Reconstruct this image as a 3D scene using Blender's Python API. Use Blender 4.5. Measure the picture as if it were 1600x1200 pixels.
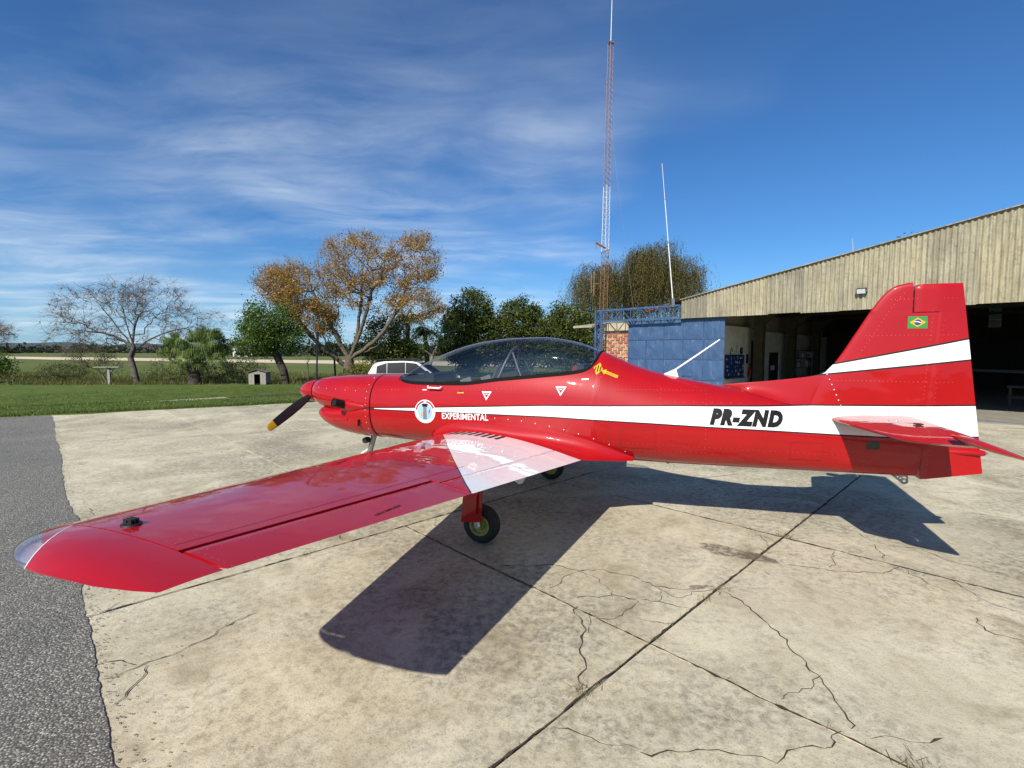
import bpy, bmesh, math, random
import numpy as np
from mathutils import Vector, Matrix

for o in list(bpy.data.objects):
    bpy.data.objects.remove(o, do_unlink=True)
scene = bpy.context.scene
COL = scene.collection
R = math.radians

# ------------------------------------------------------------------ camera
cam_d = bpy.data.cameras.new('camera')
cam = bpy.data.objects.new('camera', cam_d)
COL.objects.link(cam)
cam_d.sensor_width = 36.0
cam_d.lens = 762.0 / 1600.0 * 36.0
cam_d.clip_start = 0.05
cam_d.clip_end = 9000.0
cam.location = (0, 0, 1.7)
cam.rotation_euler = (R(90) - math.atan(52.0 / 762.0), 0, 0)
scene.camera = cam

# ------------------------------------------------------------------ light, sky, exposure
SX, SY = 0.619, 1.106                       # shadow offset per metre of height
SUN_ELEV = math.atan(1.0 / math.hypot(SX, SY))
SUN_AZ = math.atan2(-SX, -SY)               # clockwise from +Y
sun_d = bpy.data.lights.new('sun', 'SUN')
sun_d.energy = 5.0
sun_d.angle = R(0.55)
sun_d.color = (1.0, 0.935, 0.83)
sun = bpy.data.objects.new('sun', sun_d)
COL.objects.link(sun)
sun.rotation_euler = Vector((SX, SY, -1)).to_track_quat('-Z', 'Y').to_euler()
sun.location = (-6, -10, 14)

world = bpy.data.worlds.new('World')
scene.world = world
world.use_nodes = True
scene.view_settings.view_transform = 'Standard'
scene.view_settings.look = 'None'
scene.view_settings.gamma = 1.0
scene.view_settings.use_curve_mapping = False
scene.view_settings.exposure = 0.33


class NT:
    """small helper to write node trees"""
    def __init__(self, tree):
        self.t = tree

    def n(self, kind, **kw):
        nd = self.t.nodes.new(kind)
        for k, v in kw.items():
            if k in ('i', 'ins'):
                for kk, vv in v.items():
                    s = nd.inputs[kk]
                    if isinstance(vv, bpy.types.NodeSocket):
                        self.t.links.new(vv, s)
                    else:
                        s.default_value = vv
            else:
                setattr(nd, k, v)
        return nd

    def link(self, a, b):
        self.t.links.new(a, b)

    def math(self, op, a, b=None, c=None, clamp=False):
        nd = self.t.nodes.new('ShaderNodeMath')
        nd.operation = op
        nd.use_clamp = clamp
        for k, v in enumerate((a, b, c)):
            if v is None:
                continue
            if isinstance(v, bpy.types.NodeSocket):
                self.t.links.new(v, nd.inputs[k])
            else:
                nd.inputs[k].default_value = v
        return nd.outputs[0]

    def noise(self, vec, scale, detail=4.0, rough=0.55, dist=0.0, dim='3D'):
        nd = self.t.nodes.new('ShaderNodeTexNoise')
        nd.noise_dimensions = dim
        if vec is not None:
            self.t.links.new(vec, nd.inputs['Vector'])
        nd.inputs['Scale'].default_value = scale
        nd.inputs['Detail'].default_value = detail
        nd.inputs['Roughness'].default_value = rough
        nd.inputs['Distortion'].default_value = dist
        return nd.outputs[0]

    def ramp(self, fac, stops, interp='LINEAR'):
        nd = self.t.nodes.new('ShaderNodeValToRGB')
        nd.color_ramp.interpolation = interp
        els = nd.color_ramp.elements
        while len(els) < len(stops):
            els.new(0.5)
        for e, (p, c) in zip(els, stops):
            e.position = p
            e.color = (c, c, c, 1) if isinstance(c, (int, float)) else (*c, 1)
        self.t.links.new(fac, nd.inputs[0])
        return nd.outputs[0]

    def mix(self, fac, a, b, mode='MIX'):
        nd = self.t.nodes.new('ShaderNodeMix')
        nd.data_type = 'RGBA'
        nd.blend_type = mode
        for s, v in ((nd.inputs[0], fac), (nd.inputs[6], a), (nd.inputs[7], b)):
            if isinstance(v, bpy.types.NodeSocket):
                self.t.links.new(v, s)
            elif isinstance(v, (int, float)):
                s.default_value = v
            else:
                s.default_value = (*v, 1)
        return nd.outputs[2]

    def mapping(self, vec, loc=(0, 0, 0), rot=(0, 0, 0), scale=(1, 1, 1)):
        nd = self.t.nodes.new('ShaderNodeMapping')
        self.t.links.new(vec, nd.inputs[0])
        nd.inputs[1].default_value = loc
        nd.inputs[2].default_value = rot
        nd.inputs[3].default_value = scale
        return nd.outputs[0]


SHX, SHY = 3.2, 1.3


def build_world():
    t = NT(world.node_tree)
    world.node_tree.nodes.clear()
    out = t.n('ShaderNodeOutputWorld')
    bg = t.n('ShaderNodeBackground')
    bg.inputs['Strength'].default_value = 0.064
    sky = t.n('ShaderNodeTexSky', sky_type='NISHITA', sun_disc=False)
    sky.sun_elevation = SUN_ELEV
    sky.sun_rotation = SUN_AZ
    sky.altitude = 100.0
    sky.air_density = 1.0
    sky.dust_density = 0.35
    sky.ozone_density = 3.0
    tc = t.n('ShaderNodeTexCoord')
    sep = t.n('ShaderNodeSeparateXYZ', i={0: tc.outputs['Generated']})
    z = t.math('MAXIMUM', sep.outputs[2], 0.0)
    zz = t.math('ADD', z, 0.07)
    px = t.math('DIVIDE', sep.outputs[0], zz)
    py = t.math('DIVIDE', sep.outputs[1], zz)
    cv = t.n('ShaderNodeCombineXYZ', i={0: px, 1: py, 2: 0.0}).outputs[0]
    # high thin cirrus: feathery fibres combed in one direction inside a broken, soft-edged sheet
    warp = t.n('ShaderNodeTexNoise', i={'Vector': cv, 'Scale': 0.8, 'Detail': 3.0})
    wc = t.n('ShaderNodeVectorMath', operation='SUBTRACT', i={0: warp.outputs['Color'], 1: (0.5, 0.5, 0.5)}).outputs[0]
    wv = t.n('ShaderNodeVectorMath', operation='SCALE', i={0: wc, 'Scale': 0.85}).outputs[0]
    cw = t.n('ShaderNodeVectorMath', operation='ADD', i={0: cv, 1: wv}).outputs[0]
    m1 = t.mapping(cw, rot=(0, 0, R(-20)), scale=(0.55, 1.7, 1))
    fine = t.noise(m1, 1.3, 10.0, 0.60)
    soft = t.noise(t.mapping(cw, loc=(2.0, 5.0, 0), rot=(0, 0, R(-20)), scale=(0.8, 1.2, 1)), 1.1, 6.0, 0.55)
    sheet = t.noise(t.mapping(cv, loc=(SHX, SHY, 0), scale=(0.42, 0.50, 1)), 1.0, 3.0, 0.5)
    # the sheet thins out towards the east of the field
    east = t.n('ShaderNodeMapRange', clamp=True, interpolation_type='SMOOTHSTEP',
               i={0: t.math('ADD', px, t.math('MULTIPLY', py, 0.05)), 1: -0.8, 2: 2.4, 3: 0.12, 4: -0.36}).outputs[0]
    s2 = t.math('ADD', sheet, east)
    body = t.ramp(s2, [(0.40, 0.0), (0.64, 1.0)], 'EASE')
    wisp = t.math('MULTIPLY', t.ramp(fine, [(0.30, 0.0), (0.78, 1.0)]), t.ramp(soft, [(0.32, 0.05), (0.62, 1.0)]))
    m = t.math('MULTIPLY', t.math('MULTIPLY', wisp, body, clamp=True), t.ramp(z, [(0.10, 1.0), (0.30, 1.0), (0.50, 0.25)]))
    m = t.math('MULTIPLY', m, 0.82, clamp=True)
    hz = t.ramp(z, [(0.0, 1.0), (0.20, 0.0)], 'EASE')
    skyc = t.mix(1.0, sky.outputs[0], (0.55, 1.03, 1.50), 'MULTIPLY')
    skyc = t.mix(t.math('MULTIPLY', hz, 0.42), skyc, (5.2, 8.0, 11.4))
    col = t.mix(m, skyc, (11.0, 12.2, 13.2))
    t.link(col, bg.inputs[0])
    t.link(bg.outputs[0], out.inputs[0])


build_world()

# ------------------------------------------------------------------ object helpers
def link(o, parent=None):
    COL.objects.link(o)
    if parent is not None:
        o.parent = parent
    return o


def tag(o, label=None, cat=None, group=None, kind=None):
    if label: o['label'] = label
    if cat: o['category'] = cat
    if group: o['group'] = group
    if kind: o['kind'] = kind
    return o


def empty(name, loc=(0, 0, 0), rz=0.0, parent=None):
    o = bpy.data.objects.new(name, None)
    o.empty_display_size = 0.2
    o.location = loc
    o.rotation_euler = (0, 0, rz)
    return link(o, parent)


def mesh_obj(name, V, F, mat=None, parent=None, smooth=None, recalc=True):
    """V list of 3-vectors, F list of index lists.  smooth: angle in degrees or None for flat"""
    me = bpy.data.meshes.new(name)
    me.from_pydata([tuple(map(float, v)) for v in V], [], [list(map(int, f)) for f in F])
    if recalc:
        bm = bmesh.new(); bm.from_mesh(me)
        bmesh.ops.remove_doubles(bm, verts=bm.verts, dist=1e-5)
        bmesh.ops.dissolve_degenerate(bm, edges=bm.edges, dist=1e-6)
        bmesh.ops.recalc_face_normals(bm, faces=bm.faces)
        bm.to_mesh(me); bm.free()
    if smooth is not None:
        me.polygons.foreach_set('use_smooth', [True] * len(me.polygons))
        me.set_sharp_from_angle(angle=R(smooth))
    me.update()
    if mat: me.materials.append(mat)
    return link(bpy.data.objects.new(name, me), parent)


def mesh_np(name, V, F, mat=None, parent=None, tint=None, smooth=False):
    """fast path: V (n,3) array, F (m,k) array, tint per face float"""
    V = np.asarray(V, dtype=np.float32); F = np.asarray(F, dtype=np.int32)
    k = F.shape[1]; m = F.shape[0]
    me = bpy.data.meshes.new(name)
    me.vertices.add(len(V)); me.vertices.foreach_set('co', V.ravel())
    me.loops.add(m * k); me.loops.foreach_set('vertex_index', F.ravel())
    me.polygons.add(m)
    me.polygons.foreach_set('loop_start', np.arange(0, m * k, k, dtype=np.int32))
    if smooth: me.polygons.foreach_set('use_smooth', np.ones(m, dtype=bool))
    if tint is not None:
        a = me.attributes.new('tint', 'FLOAT', 'FACE')
        a.data.foreach_set('value', np.asarray(tint, dtype=np.float32))
    me.update(calc_edges=True)
    me.validate()
    if mat: me.materials.append(mat)
    return link(bpy.data.objects.new(name, me), parent)


class MB:
    """collects simple shapes into one mesh"""
    def __init__(self):
        self.V = []; self.F = []

    def add(self, V, F):
        n = len(self.V)
        self.V += [tuple(v) for v in V]
        self.F += [[i + n for i in f] for f in F]
        return self

    def box(self, lo, hi):
        x0, y0, z0 = lo; x1, y1, z1 = hi
        V = [(x0, y0, z0), (x1, y0, z0), (x1, y1, z0), (x0, y1, z0), (x0, y0, z1), (x1, y0, z1), (x1, y1, z1), (x0, y1, z1)]
        return self.add(V, [(0, 3, 2, 1), (4, 5, 6, 7), (0, 1, 5, 4), (1, 2, 6, 5), (2, 3, 7, 6), (3, 0, 4, 7)])

    def tube(self, pts, radii, n=8, caps=True):
        pts = [Vector(p) for p in pts]
        if not hasattr(radii, '__len__'): radii = [radii] * len(pts)
        rings = []
        prev = None
        for i, p in enumerate(pts):
            d = (pts[min(i + 1, len(pts) - 1)] - pts[max(i - 1, 0)])
            if d.length < 1e-9: d = Vector((0, 0, 1))
            d.normalize()
            if prev is None:
                u = d.orthogonal().normalized()
            else:
                u = (prev - d * prev.dot(d))
                u = u.normalized() if u.length > 1e-6 else d.orthogonal().normalized()
            prev = u
            w = d.cross(u)
            rings.append([p + (u * math.cos(2 * math.pi * k / n) + w * math.sin(2 * math.pi * k / n)) * radii[i] for k in range(n)])
        V = [v for r in rings for v in r]
        F = []
        for i in range(len(rings) - 1):
            for k in range(n):
                a = i * n + k; b = i * n + (k + 1) % n
                F.append((a, b, b + n, a + n))
        if caps:
            F.append(tuple(range(n - 1, -1, -1)))
            F.append(tuple(range((len(rings) - 1) * n, len(rings) * n)))
        return self.add(V, F)

    def bar(self, a, b, w, h=None):
        """rectangular bar from a to b"""
        h = h or w
        a = Vector(a); b = Vector(b); d = (b - a).normalized()
        up = Vector((0, 0, 1)) if abs(d.z) < 0.95 else Vector((0, 1, 0))
        s = d.cross(up).normalized(); u = s.cross(d)
        V = []
        for p in (a, b):
            for i, j in ((-1, -1), (1, -1), (1, 1), (-1, 1)):
                V.append(p + s * (w / 2 * i) + u * (h / 2 * j))
        return self.add(V, [(3, 2, 1, 0), (4, 5, 6, 7), (0, 1, 5, 4), (1, 2, 6, 5), (2, 3, 7, 6), (3, 0, 4, 7)])

    def lathe(self, prof, c, axis='y', n=24, closed=False):
        """prof: list of (radius, offset along axis)"""
        V = []; F = []
        for r, t in prof:
            for k in range(n):
                a = 2 * math.pi * k / n
                p, q = r * math.cos(a), r * math.sin(a)
                V.append({'y': (c[0] + p, c[1] + t, c[2] + q), 'x': (c[0] + t, c[1] + p, c[2] + q), 'z': (c[0] + p, c[1] + q, c[2] + t)}[axis])
        m = len(prof)
        for i in range(m if closed else m - 1):
            for k in range(n):
                a = i * n + k; b = i * n + (k + 1) % n
                c2 = ((i + 1) % m) * n + (k + 1) % n; d = ((i + 1) % m) * n + k
                F.append((a, b, c2, d))
        return self.add(V, F)

    def prism(self, poly, axis, lo, hi):
        """polygon in the plane normal to axis, extruded from lo to hi"""
        n = len(poly); V = []
        for t in (lo, hi):
            for a, b in poly:
                V.append({'y': (a, t, b), 'x': (t, a, b), 'z': (a, b, t)}[axis])
        F = [tuple(range(n)), tuple(range(2 * n - 1, n - 1, -1))]
        for k in range(n):
            F.append((k, (k + 1) % n, n + (k + 1) % n, n + k))
        return self.add(V, F)

    def build(self, name, mat, parent=None, smooth=None):
        return mesh_obj(name, self.V, self.F, mat, parent, smooth)


def pchip(xs, ys):
    xs = np.array(xs, float); ys = np.array(ys, float)
    h = np.diff(xs); d = np.diff(ys) / h
    m = np.zeros_like(ys)
    for i in range(1, len(xs) - 1):
        if d[i - 1] * d[i] > 0:
            w1 = 2 * h[i] + h[i - 1]; w2 = h[i] + 2 * h[i - 1]
            m[i] = (w1 + w2) / (w1 / d[i - 1] + w2 / d[i])
    m[0] = d[0]; m[-1] = d[-1]

    def f(x):
        x = min(max(x, xs[0]), xs[-1])
        i = int(min(np.searchsorted(xs, x, side='right') - 1, len(xs) - 2))
        t = (x - xs[i]) / h[i]
        return float((1 + 2 * t) * (1 - t) ** 2 * ys[i] + t * (1 - t) ** 2 * h[i] * m[i] + t * t * (3 - 2 * t) * ys[i + 1] + t * t * (t - 1) * h[i] * m[i + 1])
    return f


# ------------------------------------------------------------------ materials
MATS = {}


def new_mat(name):
    m = bpy.data.materials.new(name)
    m.use_nodes = True
    t = NT(m.node_tree)
    p = m.node_tree.nodes['Principled BSDF']
    MATS[name] = m
    return m, t, p


def plain(name, col, rough=0.6, metal=0.0, var=0.0, scale=6.0, coat=0.0, bump=0.0, spec=None):
    """one colour with a little mottling and relief so that no surface is flat"""
    m, t, p = new_mat(name)
    p.inputs['Roughness'].default_value = rough
    p.inputs['Metallic'].default_value = metal
    p.inputs['Coat Weight'].default_value = coat
    p.inputs['Coat Roughness'].default_value = 0.03
    if spec is not None: p.inputs['Specular IOR Level'].default_value = spec
    pos = t.n('ShaderNodeTexCoord').outputs['Object']
    if var > 0:
        nz = t.noise(pos, scale, 5.0, 0.6)
        dark = tuple(c * (1 - var) for c in col)
        lite = tuple(min(1, c * (1 + var * 0.7)) for c in col)
        t.link(t.ramp(nz, [(0.3, dark), (0.7, lite)]), p.inputs['Base Color'])
    else:
        p.inputs['Base Color'].default_value = (*col, 1)
    if bump > 0:
        b = t.n('ShaderNodeBump', i={'Strength': bump, 'Distance': 0.01, 'Height': t.noise(pos, scale * 4, 4.0, 0.6)})
        t.link(b.outputs[0], p.inputs['Normal'])
    return m


def piecewise(t, x, pts):
    """z(x) as a piecewise linear function in nodes"""
    acc = t.math('MULTIPLY_ADD', x, 0.0, pts[0][1])
    sl = 0.0
    for (x0, z0), (x1, z1) in zip(pts[:-1], pts[1:]):
        s = (z1 - z0) / (x1 - x0)
        acc = t.math('MULTIPLY_ADD', t.math('MAXIMUM', t.math('SUBTRACT', x, x0), 0.0), s - sl, acc)
        sl = s
    return acc


RED = (0.36, 0.0036, 0.0062)
WHITE = (0.80, 0.80, 0.78)


def paint_finish(t, p, pos):
    """clear-coated sprayed paint: faint orange peel, dust and hairline variation"""
    p.inputs['Coat Weight'].default_value = 0.9
    p.inputs['Coat IOR'].default_value = 1.42
    p.inputs['Specular IOR Level'].default_value = 0.15
    dust = t.noise(pos, 9.0, 6.0, 0.65)
    t.link(t.ramp(dust, [(0.3, 0.015), (0.8, 0.06)]), p.inputs['Coat Roughness'])
    p.inputs['Roughness'].default_value = 0.42
    wob = t.noise(pos, 3.2, 2.0, 0.5)
    peel = t.noise(pos, 55.0, 2.0, 0.5)
    hgt = t.math('ADD', t.math('MULTIPLY', wob, 1.0), t.math('MULTIPLY', peel, 0.012))
    b = t.n('ShaderNodeBump', i={'Strength': 0.26, 'Distance': 0.03, 'Height': hgt})
    t.link(b.outputs[0], p.inputs['Coat Normal'])


def mat_livery():
    m, t, p = new_mat('livery_paint')
    pos = t.n('ShaderNodeTexCoord').outputs['Object']
    sep = t.n('ShaderNodeSeparateXYZ', i={0: pos})
    x, z = sep.outputs[0], sep.outputs[2]
    up = [(-1.70, 1.046), (-1.03, 1.080), (0.35, 1.155), (1.6, 1.19), (2.7, 1.207), (3.35, 1.229), (4.0, 1.252)]
    lo = [(-1.70, 1.040), (-0.416, 1.051), (0.418, 1.054), (1.389, 1.032), (2.36, 1.002), (2.87, 0.983), (3.36, 0.970), (4.0, 1.004)]
    u1 = t.math('SUBTRACT', piecewise(t, x, up), z)          # >0 inside
    l1 = t.math('SUBTRACT', z, piecewise(t, x, lo))
    inb = t.math('MINIMUM', u1, l1)
    body = t.math('GREATER_THAN', x, -1.66)
    white1 = t.math('MULTIPLY', t.math('GREATER_THAN', inb, 0.0), body)
    line1 = t.math('MULTIPLY', t.math('LESS_THAN', t.math('ABSOLUTE', t.math('ADD', inb, 0.006)), 0.006), t.math('GREATER_THAN', x, -2.15))
    fu = piecewise(t, x, [(2.6, 1.512), (2.89, 1.577), (3.84, 1.793), (4.2, 1.875)])
    fl = piecewise(t, x, [(2.6, 1.470), (2.805, 1.496), (3.864, 1.633), (4.2, 1.676)])
    inf = t.math('MINIMUM', t.math('SUBTRACT', fu, z), t.math('SUBTRACT', z, fl))
    tail = t.math('GREATER_THAN', x, 2.62)
    white2 = t.math('MULTIPLY', t.math('GREATER_THAN', inf, 0.0), tail)
    line2 = t.math('MULTIPLY', t.math('LESS_THAN', t.math('ABSOLUTE', t.math('ADD', inf, 0.007)), 0.007), tail)
    white = t.math('MAXIMUM', white1, white2)
    black = t.math('MAXIMUM', line1, line2)
    mott = t.noise(pos, 2.3, 4.0, 0.6)
    red = t.ramp(mott, [(0.3, tuple(c * 0.92 for c in RED)), (0.7, tuple(c * 1.06 for c in RED))])
    wht = t.ramp(t.noise(pos, 5.0, 6.0, 0.65), [(0.25, (0.70, 0.71, 0.68)), (0.6, (0.80, 0.80, 0.78))])
    col = t.mix(white, red, wht)
    col = t.mix(black, col, (0.012, 0.012, 0.014))
    t.link(col, p.inputs['Base Color'])
    paint_finish(t, p, pos)
    return m


def mat_wing():
    m, t, p = new_mat('wing_paint')
    pos = t.n('ShaderNodeTexCoord').outputs['Object']
    sep = t.n('ShaderNodeSeparateXYZ', i={0: pos})
    x = sep.outputs[0]; ya = t.math('ABSOLUTE', sep.outputs[1])
    e = t.math('SUBTRACT', piecewise(t, x, [(-0.75, 0.46), (-0.517, 0.876), (-0.149, 1.486), (0.129, 1.919), (0.433, 2.363), (0.56, 2.53)]), ya)
    # the panel stops at the round nose of the wing
    front = t.math('GREATER_THAN', x, -0.60)
    white = t.math('MULTIPLY', t.math('GREATER_THAN', e, 0.0), front)
    line = t.math('MULTIPLY', t.math('LESS_THAN', t.math('ABSOLUTE', t.math('ADD', e, 0.010)), 0.010), front)
    mott = t.noise(pos, 2.3, 4.0, 0.6)
    red = t.ramp(mott, [(0.3, tuple(c * 0.92 for c in RED)), (0.7, tuple(c * 1.06 for c in RED))])
    wht = t.ramp(t.noise(pos, 6.0, 6.0, 0.65), [(0.25, (0.70, 0.70, 0.70)), (0.6, (0.80, 0.80, 0.80))])
    col = t.mix(white, red, wht)
    col = t.mix(line, col, (0.012, 0.012, 0.03))
    t.link(col, p.inputs['Base Color'])
    paint_finish(t, p, pos)
    return m


def mat_red():
    m, t, p = new_mat('red_paint')
    pos = t.n('ShaderNodeTexCoord').outputs['Object']
    mott = t.noise(pos, 2.3, 4.0, 0.6)
    t.link(t.ramp(mott, [(0.3, tuple(c * 0.92 for c in RED)), (0.7, tuple(c * 1.06 for c in RED))]), p.inputs['Base Color'])
    paint_finish(t, p, pos)
    return m


def mat_glass(name, tint, ior=1.45, rough=0.0):
    """thin sheet of plastic or glass: tinted see-through plus a mirror reflection that grows at grazing angles"""
    m = bpy.data.materials.new(name); m.use_nodes = True
    t = NT(m.node_tree); m.node_tree.nodes.clear()
    out = t.n('ShaderNodeOutputMaterial')
    tr = t.n('ShaderNodeBsdfTransparent'); tr.inputs[0].default_value = (*tint, 1)
    gl = t.n('ShaderNodeBsdfGlossy'); gl.inputs['Roughness'].default_value = rough; gl.inputs[0].default_value = (0.95, 0.95, 0.95, 1)
    lw = t.n('ShaderNodeLayerWeight'); lw.inputs[0].default_value = 0.5
    f0 = ((ior - 1) / (ior + 1)) ** 2 * 1.9
    fr = t.math('MULTIPLY_ADD', t.math('POWER', lw.outputs['Facing'], 5.0), 1 - f0, f0)
    mx = t.n('ShaderNodeMixShader')
    t.link(fr, mx.inputs[0]); t.link(tr.outputs[0], mx.inputs[1]); t.link(gl.outputs[0], mx.inputs[2])
    t.link(mx.outputs[0], out.inputs[0])
    MATS[name] = m
    return m


def mat_leaf(name, cols, trans=0.35):
    m = bpy.data.materials.new(name); m.use_nodes = True
    t = NT(m.node_tree); m.node_tree.nodes.clear()
    out = t.n('ShaderNodeOutputMaterial')
    at = t.n('ShaderNodeAttribute', attribute_name='tint')
    n = len(cols)
    c = t.ramp(at.outputs['Fac'], [(i / max(1, n - 1), k) for i, k in enumerate(cols)])
    d = t.n('ShaderNodeBsdfDiffuse'); t.link(c, d.inputs[0])
    tl = t.n('ShaderNodeBsdfTranslucent')
    t.link(t.mix(1.0, c, (1.25, 1.2, 0.7), 'MULTIPLY'), tl.inputs[0])
    mx = t.n('ShaderNodeMixShader'); mx.inputs[0].default_value = trans
    t.link(d.outputs[0], mx.inputs[1]); t.link(tl.outputs[0], mx.inputs[2])
    g = t.n('ShaderNodeBsdfGlossy'); g.inputs['Roughness'].default_value = 0.45
    mx2 = t.n('ShaderNodeMixShader'); mx2.inputs[0].default_value = 0.018
    t.link(mx.outputs[0], mx2.inputs[1]); t.link(g.outputs[0], mx2.inputs[2])
    t.link(mx2.outputs[0], out.inputs[0])
    MATS[name] = m
    return m


def mat_concrete():
    m, t, p = new_mat('concrete')
    pos = t.n('ShaderNodeNewGeometry').outputs['Position']
    inf = t.n('ShaderNodeObjectInfo')
    big = t.noise(pos, 0.55, 5.0, 0.62, 0.4)
    mid = t.noise(pos, 2.1, 7.0, 0.68, 0.6)
    fin = t.noise(pos, 24.0, 6.0, 0.7)
    grit = t.noise(pos, 105.0, 3.0, 0.65)
    speck = t.noise(pos, 17.0, 10.0, 0.78, 0.3)
    base = t.ramp(mid, [(0.30, (0.31, 0.268, 0.175)), (0.46, (0.52, 0.470, 0.330)), (0.66, (0.66, 0.615, 0.455))])
    # dark lichen and dirt gathers in broad patches that break up into grains
    broad = t.noise(pos, 0.42, 4.0, 0.6, 0.8)
    dirt = t.math('MULTIPLY', t.ramp(t.math('MULTIPLY_ADD', mid, 0.45, t.math('MULTIPLY', broad, 0.75)), [(0.525, 0.0), (0.68, 1.0)]), t.ramp(speck, [(0.34, 0.12), (0.62, 1.0)]))
    col = t.mix(t.math('MULTIPLY', dirt, 0.74), base, (0.115, 0.105, 0.080))
    col = t.mix(t.math('MULTIPLY', t.ramp(speck, [(0.47, 0.0), (0.66, 1.0)]), t.ramp(big, [(0.34, 0.12), (0.62, 0.85)])), col, (0.15, 0.128, 0.09))
    col = t.mix(t.math('MULTIPLY', t.ramp(fin, [(0.30, 1.0), (0.44, 0.0)]), 0.25), col, (0.27, 0.215, 0.14))
    pale = t.math('MULTIPLY', t.ramp(t.noise(pos, 1.1, 6.0, 0.7, 1.0), [(0.52, 0.0), (0.68, 1.0)]), 0.5)
    col = t.mix(pale, col, (0.70, 0.65, 0.47))
    col = t.mix(1.0, col, t.ramp(inf.outputs['Random'], [(0.0, 0.90), (1.0, 1.06)]), 'MULTIPLY')
    col = t.mix(t.math('MULTIPLY', t.ramp(grit, [(0.56, 0.0), (0.70, 1.0)]), 0.55), col, (0.12, 0.10, 0.08))
    pits = t.n('ShaderNodeTexVoronoi', i={'Vector': pos, 'Scale': 30.0})
    pm = t.math('MULTIPLY', t.ramp(pits.outputs['Distance'], [(0.06, 1.0), (0.13, 0.0)]), t.ramp(mid, [(0.48, 0.0), (0.56, 1.0)]))
    col = t.mix(t.math('MULTIPLY', pm, 0.6), col, (0.09, 0.075, 0.06))
    t.link(col, p.inputs['Base Color'])
    p.inputs['Roughness'].default_value = 0.93
    p.inputs['Specular IOR Level'].default_value = 0.25
    h = t.math('ADD', t.math('MULTIPLY', grit, 0.5), t.math('MULTIPLY', fin, 0.8))
    b = t.n('ShaderNodeBump', i={'Strength': 0.55, 'Distance': 0.006, 'Height': h})
    t.link(b.outputs[0], p.inputs['Normal'])
    return m


def mat_gravel():
    m, t, p = new_mat('chip_seal')
    pos = t.n('ShaderNodeNewGeometry').outputs['Position']
    vo = t.n('ShaderNodeTexVoronoi', i={'Vector': pos, 'Scale': 95.0})
    sp = t.n('ShaderNodeSeparateColor', i={0: vo.outputs['Color']})
    stone = t.ramp(sp.outputs[0], [(0.0, (0.10, 0.10, 0.095)), (0.45, (0.22, 0.216, 0.195)), (0.80, (0.34, 0.33, 0.295)), (0.93, (0.50, 0.48, 0.43))])
    gap = t.ramp(vo.outputs['Distance'], [(0.35, 1.0), (0.62, 0.0)])
    col = t.mix(gap, (0.085, 0.082, 0.072), stone)
    wide = t.noise(pos, 0.7, 5.0, 0.65, 0.4)
    col = t.mix(1.0, col, t.ramp(wide, [(0.3, (0.80, 0.80, 0.80)), (0.7, (1.18, 1.15, 1.08))]), 'MULTIPLY')
    dust = t.math('MULTIPLY', t.ramp(t.noise(pos, 3.5, 6.0, 0.7), [(0.55, 0.0), (0.75, 1.0)]), 0.35)
    col = t.mix(dust, col, (0.20, 0.165, 0.11))
    t.link(col, p.inputs['Base Color'])
    p.inputs['Roughness'].default_value = 0.9
    b = t.n('ShaderNodeBump', i={'Strength': 0.6, 'Distance': 0.008, 'Height': t.math('SUBTRACT', 1.0, vo.outputs['Distance'])})
    t.link(b.outputs[0], p.inputs['Normal'])
    return m


def mat_ground():
    m, t, p = new_mat('grassland')
    pos = t.n('ShaderNodeNewGeometry').outputs['Position']
    a = t.noise(pos, 0.22, 6.0, 0.65, 0.5)
    b = t.noise(pos, 1.6, 6.0, 0.7)
    c = t.noise(t.mapping(pos, scale=(0.3, 1, 1)), 0.018, 5.0, 0.6)
    near = t.ramp(b, [(0.28, (0.055, 0.085, 0.018)), (0.55, (0.095, 0.14, 0.030)), (0.75, (0.15, 0.16, 0.048))])
    near = t.mix(t.math('MULTIPLY', t.ramp(a, [(0.55, 0.0), (0.75, 1.0)]), 0.55), near, (0.20, 0.17, 0.07))
    far = t.ramp(c, [(0.35, (0.085, 0.115, 0.033)), (0.5, (0.12, 0.14, 0.045)), (0.65, (0.20, 0.18, 0.075))])
    dist = t.n('ShaderNodeSeparateXYZ', i={0: pos}).outputs[1]
    f = t.n('ShaderNodeMapRange', clamp=True, i={0: dist, 1: 30.0, 2: 70.0, 3: 0.0, 4: 1.0}).outputs[0]
    t.link(t.mix(f, near, far), p.inputs['Base Color'])
    p.inputs['Roughness'].default_value = 0.95
    p.inputs['Specular IOR Level'].default_value = 0.1
    bp = t.n('ShaderNodeBump', i={'Strength': 0.8, 'Distance': 0.06, 'Height': t.noise(pos, 9.0, 5.0, 0.7)})
    t.link(bp.outputs[0], p.inputs['Normal'])
    return m


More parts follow.
